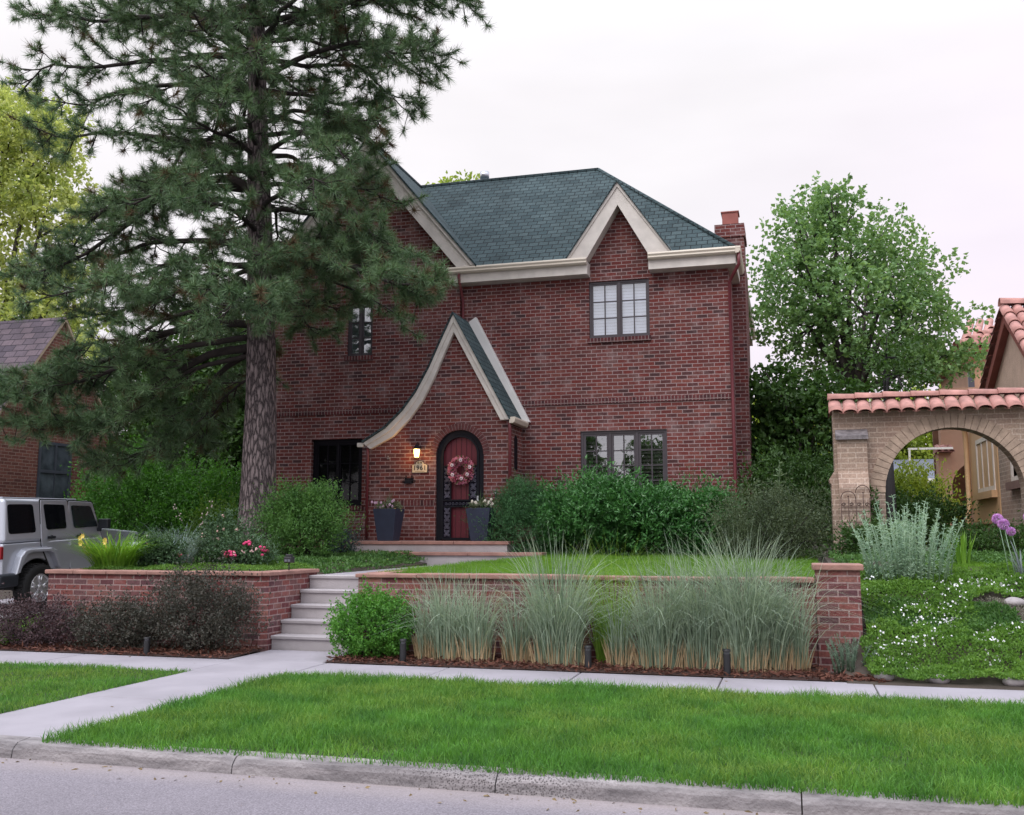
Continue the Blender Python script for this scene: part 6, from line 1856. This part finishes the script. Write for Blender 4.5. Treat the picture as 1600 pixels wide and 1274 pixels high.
# barrel tiles
def barrel(mb, a, b, r0, r1, n=7, flip=1, th=0.014, up=Vector((0, 0, 1))):
    a, b = Vector(a), Vector(b)
    d = (b - a).normalized()
    s = d.cross(up).normalized(); u = s.cross(d)
    vs = []
    for p, r in ((a, r0), (b, r1)):
        for rr in (r, r - th):
            for k in range(n + 1):
                t = math.pi * k / n
                vs.append(p + s * (rr * math.cos(t)) + u * (flip * rr * math.sin(t)))
    m = n + 1
    fs = []
    for k in range(n):
        fs += [(k, k + 1, 2 * m + k + 1, 2 * m + k), (m + k, 3 * m + k, 3 * m + k + 1, m + k + 1), (k, m + k, m + k + 1, k + 1), (2 * m + k, 2 * m + k + 1, 3 * m + k + 1, 3 * m + k)]
    mb.add(vs, fs, smooth=True)
mb = MB()
x = 0.70
while x < 5.2:
    j = rng.uniform(-0.012, 0.012, 4)
    barrel(mb, (x, AY + 0.17, 3.44 + j[0]), (x + j[2] * 0.5, AY - 0.22, 3.225 + j[1]), 0.090, 0.106, flip=0.62)
    barrel(mb, (x + 0.105, AY + 0.17, 3.45 + j[3]), (x + 0.105, AY - 0.20, 3.248), 0.07, 0.058, flip=-0.55)
    barrel(mb, (x, AY + 0.18, 3.455), (x, AY + 0.57, 3.235), 0.075, 0.092)
    x += 0.208
mb.build('tile_coping', M['terracotta'], aw)
mb = MB()
x = 0.60
while x < 5.1:
    barrel(mb, (x + 0.43, AY + 0.175, 3.492 + rng.uniform(-0.006, 0.006)), (x, AY + 0.175, 3.50 + rng.uniform(-0.006, 0.006)), 0.078, 0.092)
    x += 0.405
mb.build('ridge_tiles', M['terracotta'], aw)
mb = MB(); mb.prism([(AY - 0.13, 3.262), (AY + 0.175, 3.44), (AY + 0.49, 3.262)], 0.67, 5.2, axis='x')
mb.build('mortar_bed', M['brick_tan'], aw)

tr = thing('garden_trellis', 'rusty iron trellis with round tops leaning on the arch pillar', 'trellis', (0.90, AY - 0.34, 1.05))
mb = MB()
ty = AY - 0.345
for x, zt in ((0.715, 1.93), (0.82, 1.97), (0.925, 1.93), (1.03, 2.02), (1.12, 1.9)): mb.tube([(x, ty - 0.03, 1.05), (x, ty, zt)], 0.006, n=5)
for z in (1.20, 1.38, 1.58, 1.74, 1.81): mb.tube([(0.715, ty, z), (1.12, ty, z)], 0.005, n=5)
for c, r_, zt in ((0.82, 0.105, 1.93), (1.025, 0.10, 2.02), (1.15, 0.03, 1.92)):
    mb.tube([(c + r_ * math.cos(t), ty, zt + r_ * 1.1 * math.sin(t)) for t in np.linspace(0, math.pi, 13)], 0.006, n=5)
for x in (0.75, 0.86, 0.97, 1.08): scroll(mb, x, 1.845, 0.03, 1.2, 0, 1, ty)
for x, z in ((0.82, 1.97), (1.03, 2.02)): mb.ball((x, ty, z), 0.013, n=6, k=4)
mb.build('frame', simple('rusty_iron', (0.065, 0.035, 0.03), 0.8, var=0.3, scale=20), tr)

# ================================================================== Spanish style house on the right
SX = 3.8
sh = thing('spanish_house', 'pink stucco Spanish style house with red tile roofs behind the arch wall', 'house', (6.5, 20, 1.0))
mb = MB()
mb.prism([(16.37, 0.9), (23.5, 0.9), (23.5, 4.0), (20.9, 4.12), (18.7, 5.2), (16.9, 4.05), (16.37, 4.05)], SX, SX + 6, axis='x')
mb.build('wall', simple('rough_stucco', (0.50, 0.355, 0.275), 0.95, var=0.1, scale=5, bump=0.8, bscale=35), sh)
mb = MB(); mb.box(SX - 0.02, 16.4, 0.9, SX - 0.001, 20.45, 3.6); mb.build('brick_facing', M['brick_tan'], sh)
mb = MB(); mb.box(SX - 0.05, 20.55, 1.62, SX - 0.001, 23.45, 1.68); mb.box(SX - 0.03, 20.5, 1.685, SX - 0.001, 23.48, 3.9); mb.build('bay_panel', M['tan_paint'], sh)
def side_window(y0, y1, z0, z1, nm, sill):
    mb = MB()
    x = SX - 0.05
    for a, b, c, d in ((y0, y0 + 0.09, z0, z1), (y1 - 0.09, y1, z0, z1), (y0 + 0.09, y1 - 0.09, z0, z0 + 0.09), (y0 + 0.09, y1 - 0.09, z1 - 0.09, z1)):
        mb.box(x, a, c, x + 0.05, b, d)
    for q in range(1, nm):
        yy = y0 + (y1 - y0) * q / nm
        mb.box(x + 0.004, yy - 0.03, z0 + 0.09, x + 0.046, yy + 0.03, z1 - 0.09)
    w = mb.build('window', simple('cream_frame', (0.58, 0.52, 0.48), 0.5), sh)
    g = MB(); g.quad((x + 0.03, y0 + 0.05, z0 + 0.05), (x + 0.03, y1 - 0.05, z0 + 0.05), (x + 0.03, y1 - 0.05, z1 - 0.05), (x + 0.03, y0 + 0.05, z1 - 0.05)); g.build('pane', simple('dark_pane', (0.03, 0.032, 0.05), 0.35, spec=0.1), w)
    s = MB(); s.box(SX - 0.13, y0 - 0.1, z0 - 0.14, SX - 0.0, y1 + 0.1, z0 - 0.005); s.build('sill', sill, w)
side_window(20.8, 22.6, 2.25, 3.35, 3, M['tan_paint'])
side_window(17.6, 19.3, 2.32, 3.2, 3, simple('brown_sill', (0.16, 0.09, 0.075), 0.8))
mb = MB(); mb.tube([(SX - 0.1, 23.0, 4.0), (SX - 0.16, 23.3, 3.8), (SX - 0.10, 23.42, 3.5), (SX - 0.10, 23.42, 2.0), (SX - 0.16, 23.3, 1.85), (SX - 0.16, 23.3, 1.0)], 0.055, n=8); mb.build('downspout', M['tan_paint'], sh)
# gable verge and tiles
mb = MB()
for (ya, za, yb, zb) in ((18.7, 5.27, 21.1, 4.10), (18.7, 5.27, 16.7, 3.98)):
    L_ = math.hypot(yb - ya, zb - za); n = int(L_ / 0.34)
    for row in range(0, 12):
        for k in range(n):
            u0, u1 = k / n, (k + 1.12) / n
            barrel(mb, (SX - 0.10 + row * 0.19, ya + (yb - ya) * u0, za + (zb - za) * u0 + 0.05), (SX - 0.10 + row * 0.19, ya + (yb - ya) * u1, za + (zb - za) * u1 + 0.07), 0.085, 0.10, n=6)
for k in range(10): barrel(mb, (SX + 0.28 + k * 0.42, 18.7, 5.37), (SX - 0.18 + k * 0.42, 18.7, 5.385), 0.11, 0.13, n=6)
mb.build('tile_roof', M['terracotta'], sh)
mb = MB()
for (ya, za, yb, zb) in ((18.7, 5.24, 21.1, 4.07), (18.7, 5.24, 16.7, 3.95)):
    mb.add([(SX - 0.12, ya, za), (SX - 0.12, yb, zb), (SX - 0.12, yb, zb - 0.17), (SX - 0.12, ya, za - 0.19), (SX + 0.0, ya, za), (SX + 0.0, yb, zb), (SX + 0.0, yb, zb - 0.17), (SX + 0.0, ya, za - 0.19)], [(0, 1, 2, 3), (0, 4, 5, 1), (3, 2, 6, 7), (1, 5, 6, 2)])
    mb.add([(SX - 0.12, ya, za + 0.001), (SX - 0.12, yb, zb + 0.001), (SX + 3.5, yb, zb + 0.001), (SX + 3.5, ya, za + 0.001)], [(0, 1, 2, 3)])
mb.build('verge_board', M['terracotta_dark'], sh)
# rear wing and tower
mb = MB()
wa = [(4.72, 2.30)] + [(4.23 - 0.49 * math.cos(t), 2.45 + 0.66 * math.sin(t)) for t in np.linspace(math.pi, 0, 17)] + [(3.74, 2.30)]
mb.prism([(3.55, 0.9), (3.55, 4.95), (6.5, 4.95), (6.5, 0.9), (4.72, 0.9)] + wa[0:] + [(3.74, 0.9)], 26.0, 26.35)
mb.box(3.45, 25.8, 1.0, 3.72, 26.3, 3.36); mb.box(3.38, 25.7, 0.9, 3.85, 26.2, 1.52)
mb.box(4.32, 26.4, 0.9, 9, 31, 5.86)
mb.build('wing', M['stucco'], sh)
mb = MB(); mb.box(3.56, 27.4, 0.9, 6.4, 27.5, 4.9); mb.build('porch_back', simple('porch_brown', (0.22, 0.12, 0.08), 0.9), sh)
mb = MB(); mb.prism([(3.95, 0.9), (3.95, 1.7)] + [(4.35 - 0.40 * math.cos(t), 1.7 + 0.5 * math.sin(t)) for t in np.linspace(0, math.pi, 11)] + [(4.75, 0.9)], 27.34, 27.39); mb.build('doorway', M['dark'], sh)
mb = MB(); mb.box(4.30, 26.36, 4.75, 4.44, 26.405, 5.42); mb.build('window', simple('tower_window', (0.08, 0.085, 0.12), 0.3), sh)
mb = MB()
mb.tube([(4.1, 26.2, 5.86), (9.2, 26.2, 5.86)], 0.085, n=8); mb.tube([(4.1, 26.2, 5.86), (4.1, 31.2, 5.86)], 0.085, n=8)
mb.box(4.12, 26.22, 5.80, 9.2, 31.2, 5.92)
mb.build('gutter', M['terracotta_dark'], sh)
mb = MB()
for k in range(22):
    x = 4.2 + k * 0.23
    barrel(mb, (min(x + 0.55, 6.6 + 0.1 * k), 28.2, 7.0), (x, 26.15, 5.96), 0.09, 0.115, n=6)
for k in range(20):
    y = 26.4 + k * 0.23
    barrel(mb, (6.0, 28.2, 7.0), (4.05, y, 5.96), 0.09, 0.115, n=6)
for k in range(6): barrel(mb, (4.05 + 0.33 * (k + 1.1), 26.15 + 0.33 * (k + 1.1), 5.98 + 0.17 * (k + 1.1)), (4.05 + 0.33 * k, 26.15 + 0.33 * k, 6.02 + 0.17 * k), 0.10, 0.12, n=6)
mb.poly([(4.1, 26.2, 5.93), (9.2, 26.2, 5.93), (9.2, 28.2, 6.95), (6.0, 28.2, 6.95)]); mb.poly([(4.1, 26.2, 5.93), (6.0, 28.2, 6.95), (4.1, 31.2, 5.93)])
mb.build('tile_roof', M['terracotta'], sh)
mb = MB(); mb.prism([(25.6, 3.37), (26.0, 3.56), (26.4, 3.37)], 3.40, 3.78, axis='x')
for x in (3.46, 3.60, 3.73): barrel(mb, (x, 26.0, 3.52), (x, 25.62, 3.36), 0.06, 0.075, n=5)
mb.build('pillar_cap', M['terracotta'], sh)
mb = MB(); mb.tube([(5.3, 27, 6.6), (5.3, 27, 7.02)], 0.06, n=8); mb.build('vent_pipe', M['galv'], sh)

pole = thing('white_arbor', 'white painted arbor bar seen through the archway', 'arbor', (2.65, 24, 1.1))
mb = MB(); mb.box(2.58, 23.97, 3.30, 3.52, 24.03, 3.345); mb.build('bar', M['trim_white'], pole)
mb = MB(); mb.box(2.585, 23.975, 1.1, 2.63, 24.025, 3.298); mb.build('post', M['trim_white'], pole)
tree('leaning_tree', 'thin dark leaning trunk behind the left side of the archway', 1.80, 20.0, 1.0, 2.3, 0.095,
     [(0.35, 0.1, 3.3, 0.6, 0.6, 0.5), (0.1, 0.2, 3.9, 0.6, 0.6, 0.45)], M['dark_leaf'], 0.10, 0.06, 240, seed=31, twist=0.02, bark=simple('dark_bark', (0.018, 0.016, 0.018), 0.9))
fg = thing('garage', 'distant grey roofed garage with white eaves beyond the archway', 'garage', (5.2, 41, 1.1))
mb = MB(); mb.box(3.9, 40, 1.0, 8.5, 44, 3.5); mb.build('wall', simple('pale_siding', (0.45, 0.43, 0.42), 0.8), fg)
mb = MB(); mb.add([(3.5, 39.6, 3.45), (8.9, 39.6, 3.45), (8.9, 42, 4.35), (3.5, 42, 4.35), (3.5, 44.4, 3.45), (8.9, 44.4, 3.45)], [(0, 1, 2, 3), (3, 2, 5, 4)]); mb.build('roof', M['roof_far'], fg)
mb = MB(); mb.box(3.5, 39.55, 3.33, 8.9, 39.6, 3.47); mb.build('eave', M['trim_white'], fg)

# ================================================================== neighbour on the left
nh = thing('neighbour_house', 'orange red brick house with purple shingle roof at the left edge', 'house', (-22, 20, 0.5))
NX = -17.0
mb = MB()
mb.poly([(NX, 18.25, 0.2), (NX, 21.95, 0.2), (NX, 21.95, 4.15), (NX, 20.1, 6.62), (NX, 18.25, 4.15)])
mb.quad((NX, 18.25, 0.2), (-34, 18.25, 0.2), (-34, 18.25, 4.15), (NX, 18.25, 4.15))
mb.quad((NX, 21.95, 0.2), (-34, 21.95, 0.2), (-34, 21.95, 4.15), (NX, 21.95, 4.15))
mb.build('wall', M['brick_left'], nh)
mb = MB()
for s, yb in ((1, 18.02), (-1, 22.18)):
    mb.add([(NX + 0.06, 20.1, 6.70), (NX + 0.06, yb, 3.93), (-34, yb, 3.93), (-34, 20.1, 6.70)], [(0, 1, 2, 3)])
mb.build('roof', M['roof_left'], nh)
mb = MB()
for yb, zb in ((18.02, 3.92), (22.18, 3.92)):
    mb.add([(NX + 0.055, 20.1, 6.69), (NX + 0.055, yb, zb), (NX + 0.055, yb, zb - 0.09), (NX + 0.055, 20.1, 6.58), (NX - 0.01, 20.1, 6.69), (NX - 0.01, yb, zb), (NX - 0.01, yb, zb - 0.09), (NX - 0.01, 20.1, 6.58)], [(0, 1, 2, 3), (3, 2, 6, 7), (1, 5, 6, 2)])
mb.build('verge_trim', simple('buff_trim', (0.45, 0.34, 0.24), 0.7), nh)
mb = MB()
for a, b, c, d in ((19.5, 19.56, 2.2, 3.6), (20.54, 20.6, 2.2, 3.6), (19.56, 20.54, 3.53, 3.6), (19.56, 20.54, 2.86, 2.93), (19.56, 20.54, 2.2, 2.27), (20.02, 20.08, 2.93, 3.53), (20.04, 20.06, 2.27, 2.86)):
    mb.box(NX - 0.02, a, c, NX + 0.035, b, d)
w = mb.build('window', simple('blue_frame', (0.06, 0.07, 0.09), 0.5), nh)
g = MB(); g.quad((NX + 0.012, 19.53, 2.25), (NX + 0.012, 20.57, 2.25), (NX + 0.012, 20.57, 3.55), (NX + 0.012, 19.53, 3.55)); g.build('pane', simple('curtain_glass', (0.07, 0.085, 0.10), 0.08, var=0.5, scale=3), w)
wf = thing('wood_fence', 'weathered grey board fence between the hedge and the pine trunk', 'fence', (-11.9, 20.5, 0.9))
for k in range(17):
    x = -13.4 + k * 0.15
    mb = MB(); mb.box(x, 20.48, 0.3, x + 0.142, 20.51, 2.30 + 0.02 * math.sin(k * 2.1)); mb.build('board', M['wood_grey'], wf)
mb = MB(); mb.box(-13.4, 20.512, 0.9, -10.9, 20.56, 1.0); mb.box(-13.4, 20.512, 1.9, -10.9, 20.56, 2.0); mb.build('rail', M['wood_grey'], wf)

# ================================================================== parked car
def car_paint():
    m, t, p, out = new_mat('silver_paint')
    p.inputs['Base Color'].default_value = (0.48, 0.50, 0.57, 1)
    p.inputs['Metallic'].default_value = 0.4
    p.inputs['Roughness'].default_value = 0.34
    p.inputs['Coat Weight'].default_value = 0.6
    p.inputs['Coat Roughness'].default_value = 0.06
    return m
M['paint'] = car_paint()
M['rubber'] = simple('rubber', (0.014, 0.014, 0.015), 0.8, var=0.2)
M['alloy'] = simple('alloy', (0.62, 0.62, 0.65), 0.3, metal=0.7, var=0.06)
M['trim_black'] = simple('car_black', (0.020, 0.024, 0.032), 0.5)
car = thing('parked_car', 'boxy silver off road car with hard top parked on the left driveway', 'car', (-13.42, 14.6, 0.085), rotz=0)
car.rotation_euler = (R_(2.1), 0, 0)


def carm(mb, name, mat, parent=None, bevel=0, segs=3):
    return mb.build(name, mat, parent or car, bevel=bevel, local=True, segs=segs)
HX = 0.83
wa_ = [(0.50 * math.cos(t), 0.41 + 0.50 * math.sin(t)) for t in np.linspace(math.pi - 0.35, 0.35, 15)]
tub = [(-0.80, 0.60), (-0.80, 1.19), (1.70, 1.215), (1.74, 0.60)] + wa_[::-1]
mb = MB(); mb.prism(tub, -HX, HX, axis='x')
carm(mb, 'body', M['paint'], bevel=0.025)
mb = MB(); mb.box(-HX + 0.08, -0.5, 0.5, HX - 0.08, 2.6, 0.62); mb.box(-HX + 0.02, -0.74, 0.55, HX - 0.02, -0.45, 0.62); carm(mb, 'underbody', M['rubber'])
# hard top
def side_x(z): return HX - 0.10 * (z - 1.2) / 0.75
mb = MB()
v = []
for (y, z) in ((-0.79, 1.195), (1.73, 1.215), (1.47, 1.90), (-0.70, 1.95)):
    v += [(-side_x(z), y, z), (side_x(z), y, z)]
mb.add(v, [(0, 1, 3, 2), (2, 3, 5, 4), (4, 5, 7, 6), (6, 7, 1, 0), (0, 2, 4, 6), (1, 7, 5, 3)])
carm(mb, 'hard_top', M['paint'], bevel=0.06, segs=4)
mb = MB(); mb.prism([(-0.62, 1.955), (1.2, 1.915), (1.2, 1.935), (-0.62, 1.975)], -0.62, 0.62, axis='x'); carm(mb, 'roof_panel', M['paint'], bevel=0.008)
# hood, fenders, nose
mb = MB()
mb.add([(-0.70, 1.70, 0.8), (0.70, 1.70, 0.8), (0.56, 3.2, 0.8), (-0.56, 3.2, 0.8), (-0.70, 1.70, 1.40), (0.70, 1.70, 1.40), (0.56, 3.15, 1.27), (-0.56, 3.15, 1.27)], [(3, 2, 1, 0), (4, 5, 6, 7), (0, 1, 5, 4), (1, 2, 6, 5), (2, 3, 7, 6), (3, 0, 4, 7)])
carm(mb, 'hood', M['paint'], bevel=0.05)
for s in (-1, 1):
    mb = MB()
    fl = [(2.95 + 0.56 * math.cos(t), 0.45 + 0.62 * min(1, 1.15 * math.sin(t))) for t in np.linspace(math.pi - 0.2, 0.15, 13)]
    fi = [(2.95 + 0.48 * math.cos(t), 0.43 + 0.50 * math.sin(t)) for t in np.linspace(math.pi - 0.2, 0.15, 13)]
    n = len(fl)
    xa, xb = s * 0.56, s * 0.94
    vs = [(xa, *p) for p in fl] + [(xa, *p) for p in fi] + [(xb, *p) for p in fl] + [(xb, *p) for p in fi]
    fs = []
    for i in range(n - 1): fs += [(i, i + 1, n + i + 1, n + i), (2 * n + i, 3 * n + i, 3 * n + i + 1, 2 * n + i + 1), (i, 2 * n + i, 2 * n + i + 1, i + 1), (n + i, n + i + 1, 3 * n + i + 1, 3 * n + i)]
    fs += [(0, n, 3 * n, 2 * n), (n - 1, 3 * n - 1, 4 * n - 1, 2 * n - 1)]
    mb.add(vs, fs); carm(mb, 'fender', M['paint'], bevel=0.02)
    mb = MB()
    fl = [(-0.60, 0.70), (-0.50, 0.99), (-0.40, 1.09), (-0.28, 1.115), (0.22, 1.115), (0.36, 1.07), (0.50, 0.74)]
    fi = [(-0.50, 0.70), (-0.42, 0.90), (-0.34, 1.00), (-0.24, 1.03), (0.18, 1.03), (0.29, 0.98), (0.42, 0.74)]
    n = len(fl)
    xa, xb = s * (HX - 0.02), s * 0.945
    vs = [(xa, *p) for p in fl] + [(xa, *p) for p in fi] + [(xb, p[0], p[1] - 0.03) for p in fl] + [(xb, *p) for p in fi]
    fs = []
    for i in range(n - 1): fs += [(i, i + 1, n + i + 1, n + i), (2 * n + i, 3 * n + i, 3 * n + i + 1, 2 * n + i + 1), (i, 2 * n + i, 2 * n + i + 1, i + 1), (n + i, n + i + 1, 3 * n + i + 1, 3 * n + i)]
    fs += [(0, n, 3 * n, 2 * n), (n - 1, 3 * n - 1, 4 * n - 1, 2 * n - 1)]
    mb.add(vs, fs); carm(mb, 'fender', M['paint'], bevel=0.018)
    # wheel well darkness is just an inner liner
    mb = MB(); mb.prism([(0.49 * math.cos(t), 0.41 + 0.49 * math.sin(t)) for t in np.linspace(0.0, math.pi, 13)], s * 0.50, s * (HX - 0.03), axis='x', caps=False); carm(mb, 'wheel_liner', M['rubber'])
# wheels
def wheel(x, y, s):
    mb = MB()
    mb.lathe([(0.24, -0.12), (0.37, -0.13), (0.405, -0.10), (0.41, 0.0), (0.405, 0.10), (0.37, 0.13), (0.25, 0.125), (0.24, 0.09)], (x, y, 0.41), n=36, axis='x')
    for k in range(40):
        a = 2 * math.pi * k / 40
        for q in (-0.07, 0.05):
            c = Vector((x + q + 0.02 * (k % 2), y + 0.41 * math.cos(a), 0.41 + 0.41 * math.sin(a)))
            t = Vector((0, -math.sin(a), math.cos(a))) * 0.018; r = Vector((0, math.cos(a), math.sin(a))) * 0.012; w_ = Vector((0.035, 0, 0))
            vs = [c - t - w_ - r, c + t - w_ - r, c + t + w_ - r, c - t + w_ - r, c - t - w_ + r, c + t - w_ + r, c + t + w_ + r, c - t + w_ + r]
            mb.add(vs, [(4, 5, 6, 7), (0, 1, 5, 4), (1, 2, 6, 5), (2, 3, 7, 6), (3, 0, 4, 7)])
    wh = carm(mb, 'wheel', M['rubber'])
    mb = MB()
    f = s
    mb.lathe([(0.245, f * 0.10), (0.235, f * 0.122), (0.215, f * 0.115), (0.205, f * 0.05), (0.20, f * 0.0)], (x, y, 0.41), n=36, axis='x')
    for k in range(5):
        a = 2 * math.pi * k / 5 + 0.3
        for da in (-0.17, 0.17):
            p0 = Vector((x + f * 0.095, y + 0.05 * math.cos(a), 0.41 + 0.05 * math.sin(a)))
            p1 = Vector((x + f * 0.105, y + 0.215 * math.cos(a + da), 0.41 + 0.215 * math.sin(a + da)))
            mb.tube([p0, p1], [0.026, 0.022], n=6)
    mb.lathe([(0.075, f * 0.085), (0.07, f * 0.115), (0.03, f * 0.125)], (x, y, 0.41), n=20, axis='x')
    mb.build('rim', M['alloy'], wh, local=True)
    mb = MB(); mb.lathe([(0.20, f * 0.03), (0.01, f * 0.035)], (x, y, 0.41), n=24, axis='x'); mb.build('brake_disc', M['trim_black'], wh, local=True)
for s in (1, -1):
    for y in (0.0, 2.95): wheel(s * 0.80, y, s)
# side glass, doors, handles
def round_poly(pts, r=0.05, n=4):
    out = []
    m = len(pts)
    for i in range(m):
        p = Vector((*pts[i], 0)); a = Vector((*pts[i - 1], 0)); b = Vector((*pts[(i + 1) % m], 0))
        da, db = (a - p).normalized(), (b - p).normalized()
        p0, p1 = p + da * r, p + db * r
        for k in range(n + 1):
            t = k / n
            q = p0 * (1 - t) ** 2 + p * 2 * t * (1 - t) + p1 * t * t
            out.append((q.x, q.y))
    return out
def side_panel(mb, pts, s, off, th):
    n = len(pts)
    vs = [(s * (side_x(max(z, 1.2)) + off), y, z) for y, z in pts] + [(s * (side_x(max(z, 1.2)) + off - th), y, z) for y, z in pts]
    mb.add(vs, [tuple(range(n)), tuple(range(n, 2 * n))[::-1]] + [(i, n + i, n + (i + 1) % n, (i + 1) % n) for i in range(n)])
for s in (1, -1):
    mb = MB(); side_panel(mb, round_poly([(-0.66, 1.35), (-0.03, 1.36), (-0.06, 1.845), (-0.70 + 0.05, 1.85)], 0.06), s, 0.006, 0.02); carm(mb, 'quarter_window', M['car_glass_dark'] if 'car_glass_dark' in M else simple('tinted_glass', (0.006, 0.007, 0.009), 0.04, spec=0.35))
    for k, (dl, win) in enumerate((([(0.08, 1.14), (0.36, 0.66), (0.80, 0.64), (0.80, 1.905), (0.12, 1.92)], [(0.22, 1.40), (0.72, 1.41), (0.70, 1.83), (0.18, 1.845)]),
                                   ([(0.83, 0.64), (1.66, 0.64), (1.66, 1.23), (1.46, 1.87), (0.83, 1.90)], [(0.92, 1.41), (1.56, 1.42), (1.40, 1.80), (0.88, 1.82)]))):
        mb = MB(); side_panel(mb, round_poly(dl, 0.04), s, 0.012, 0.02)
        d = carm(mb, 'door', M['paint'], bevel=0.006)
        mb = MB(); side_panel(mb, round_poly([(y + (0.012 if y < (dl[0][0] + dl[2][0]) / 2 else -0.012) * -1.6, z + (0.02 if z > 1.3 else -0.02)) for y, z in dl], 0.05), s, 0.004, 0.01); mb.build('door_gap', M['rubber'], d, local=True)
        mb = MB(); side_panel(mb, round_poly(win, 0.045), s, 0.018, 0.01); g = mb.build('window', simple('tinted_glass', (0.006, 0.007, 0.009), 0.04, spec=0.4) if k == 0 else simple('side_glass', (0.02, 0.028, 0.032), 0.03, spec=0.6), d, local=True)
        mb = MB(); hy = 0.24 if k == 0 else 0.98
        mb.box(s * (HX + 0.012) - 0.0, hy - 0.02, 1.24, s * (HX + 0.012) + s * 0.012, hy + 0.16, 1.285); mb.box(s * (HX + 0.024), hy - 0.01, 1.255, s * (HX + 0.045), hy + 0.15, 1.275); mb.lathe([(0.036, s * (0.0)), (0.03, s * 0.022)], (s * (HX + 0.012), hy + 0.07, 1.27), n=12, axis='x')
        mb.build('handle', M['trim_black'], d, local=True)
        mb = MB(); mb.box(min(s * HX, s * (HX + 0.03)), dl[2][0] - 0.01 if k == 0 else 1.60, 1.10, max(s * HX, s * (HX + 0.03)), (dl[2][0] + 0.05) if k == 0 else 1.68, 1.16); mb.build('hinge', M['paint'], d, local=True)
    mb = MB(); mb.box(min(s * 0.86, s * 1.08), 1.50, 1.38, max(s * 0.86, s * 1.08), 1.60, 1.56); mb.box(min(s * 0.80, s * 0.90), 1.54, 1.33, max(s * 0.80, s * 0.90), 1.58, 1.40); carm(mb, 'mirror', M['trim_black'], bevel=0.03)
    mb = MB(); x0, x1 = sorted((s * 0.665, s * (HX + 0.008))); mb.box(x0, -0.84, 0.94, x1, -0.785, 1.15); tl = carm(mb, 'tail_light', simple('red_lens', (0.22, 0.010, 0.014), 0.12), bevel=0.008)
    mb = MB(); mb.box(x0 + 0.03, -0.848, 0.965, x1 - 0.03, -0.836, 1.01); mb.build('reverse_lens', simple('clear_lens', (0.55, 0.42, 0.42), 0.15), tl, local=True)
mb = MB(); mb.box(-0.88, -0.98, 0.47, 0.90, -0.72, 0.70); mb.box(0.60, -0.95, 0.48, 0.93, -0.50, 0.70); mb.box(-0.93, -0.95, 0.481, -0.60, -0.50, 0.70); carm(mb, 'bumper', M['trim_black'], bevel=0.05)
mb = MB(); mb.box(-0.8, 3.15, 0.48, 0.8, 3.42, 0.70); carm(mb, 'bumper', M['trim_black'], bevel=0.05)
mb = MB(); mb.add([(-0.60, -0.80, 1.35), (0.60, -0.80, 1.35), (0.56, -0.735, 1.83), (-0.56, -0.735, 1.83)], [(0, 1, 2, 3)]); carm(mb, 'rear_window', simple('tinted_glass', (0.006, 0.007, 0.009), 0.04))
mb = MB(); mb.add([(-0.66, 1.712, 1.28), (0.66, 1.712, 1.28), (0.60, 1.50, 1.84), (-0.60, 1.50, 1.84)], [(0, 1, 2, 3)])
mb.v = [(x, y + 0.012, z) for x, y, z in mb.v]; carm(mb, 'windscreen', simple('screen_glass', (0.02, 0.025, 0.03), 0.03))
mb = MB(); mb.lathe([(0.20, -0.10), (0.38, -0.11), (0.40, -0.06), (0.40, 0.06), (0.36, 0.10), (0.20, 0.08)], (0.05, -0.97, 1.02), n=30, axis='y'); carm(mb, 'spare_wheel', M['rubber'])

# fallen leaves and grit along the gutter and on the paving
nl = 210
lx = rng.uniform(-9, 3, nl)
ly = np.where(rng.uniform(size=nl) < 0.82, 5.80 - np.abs(rng.normal(scale=0.12, size=nl)), rng.uniform(3.5, 10.2, nl))
keep = (ly < 5.82) | (ly > 9.25) | ((lx > -6.0) & (lx < -5.0) & (ly > 6.05))
lx, ly = lx[keep], ly[keep]
lz = np.where(ly < 5.83, -0.099, 0.008)
V, F = leaves(np.stack([lx, ly, lz + 0.002], 1), rng.normal(size=(len(lx), 3)) * [1, 1, 0.12], rng.uniform(0.015, 0.05, len(lx)), rng.uniform(0.008, 0.022, len(lx)), fold=0.1)
tag(fast('leaf_litter', V, F, leaf_mat('litter', (0.10, 0.07, 0.04), (0.26, 0.19, 0.10), trans=0.0, rough=0.9)), 'dry leaf bits and grit lying along the kerb', 'litter', kind='stuff')
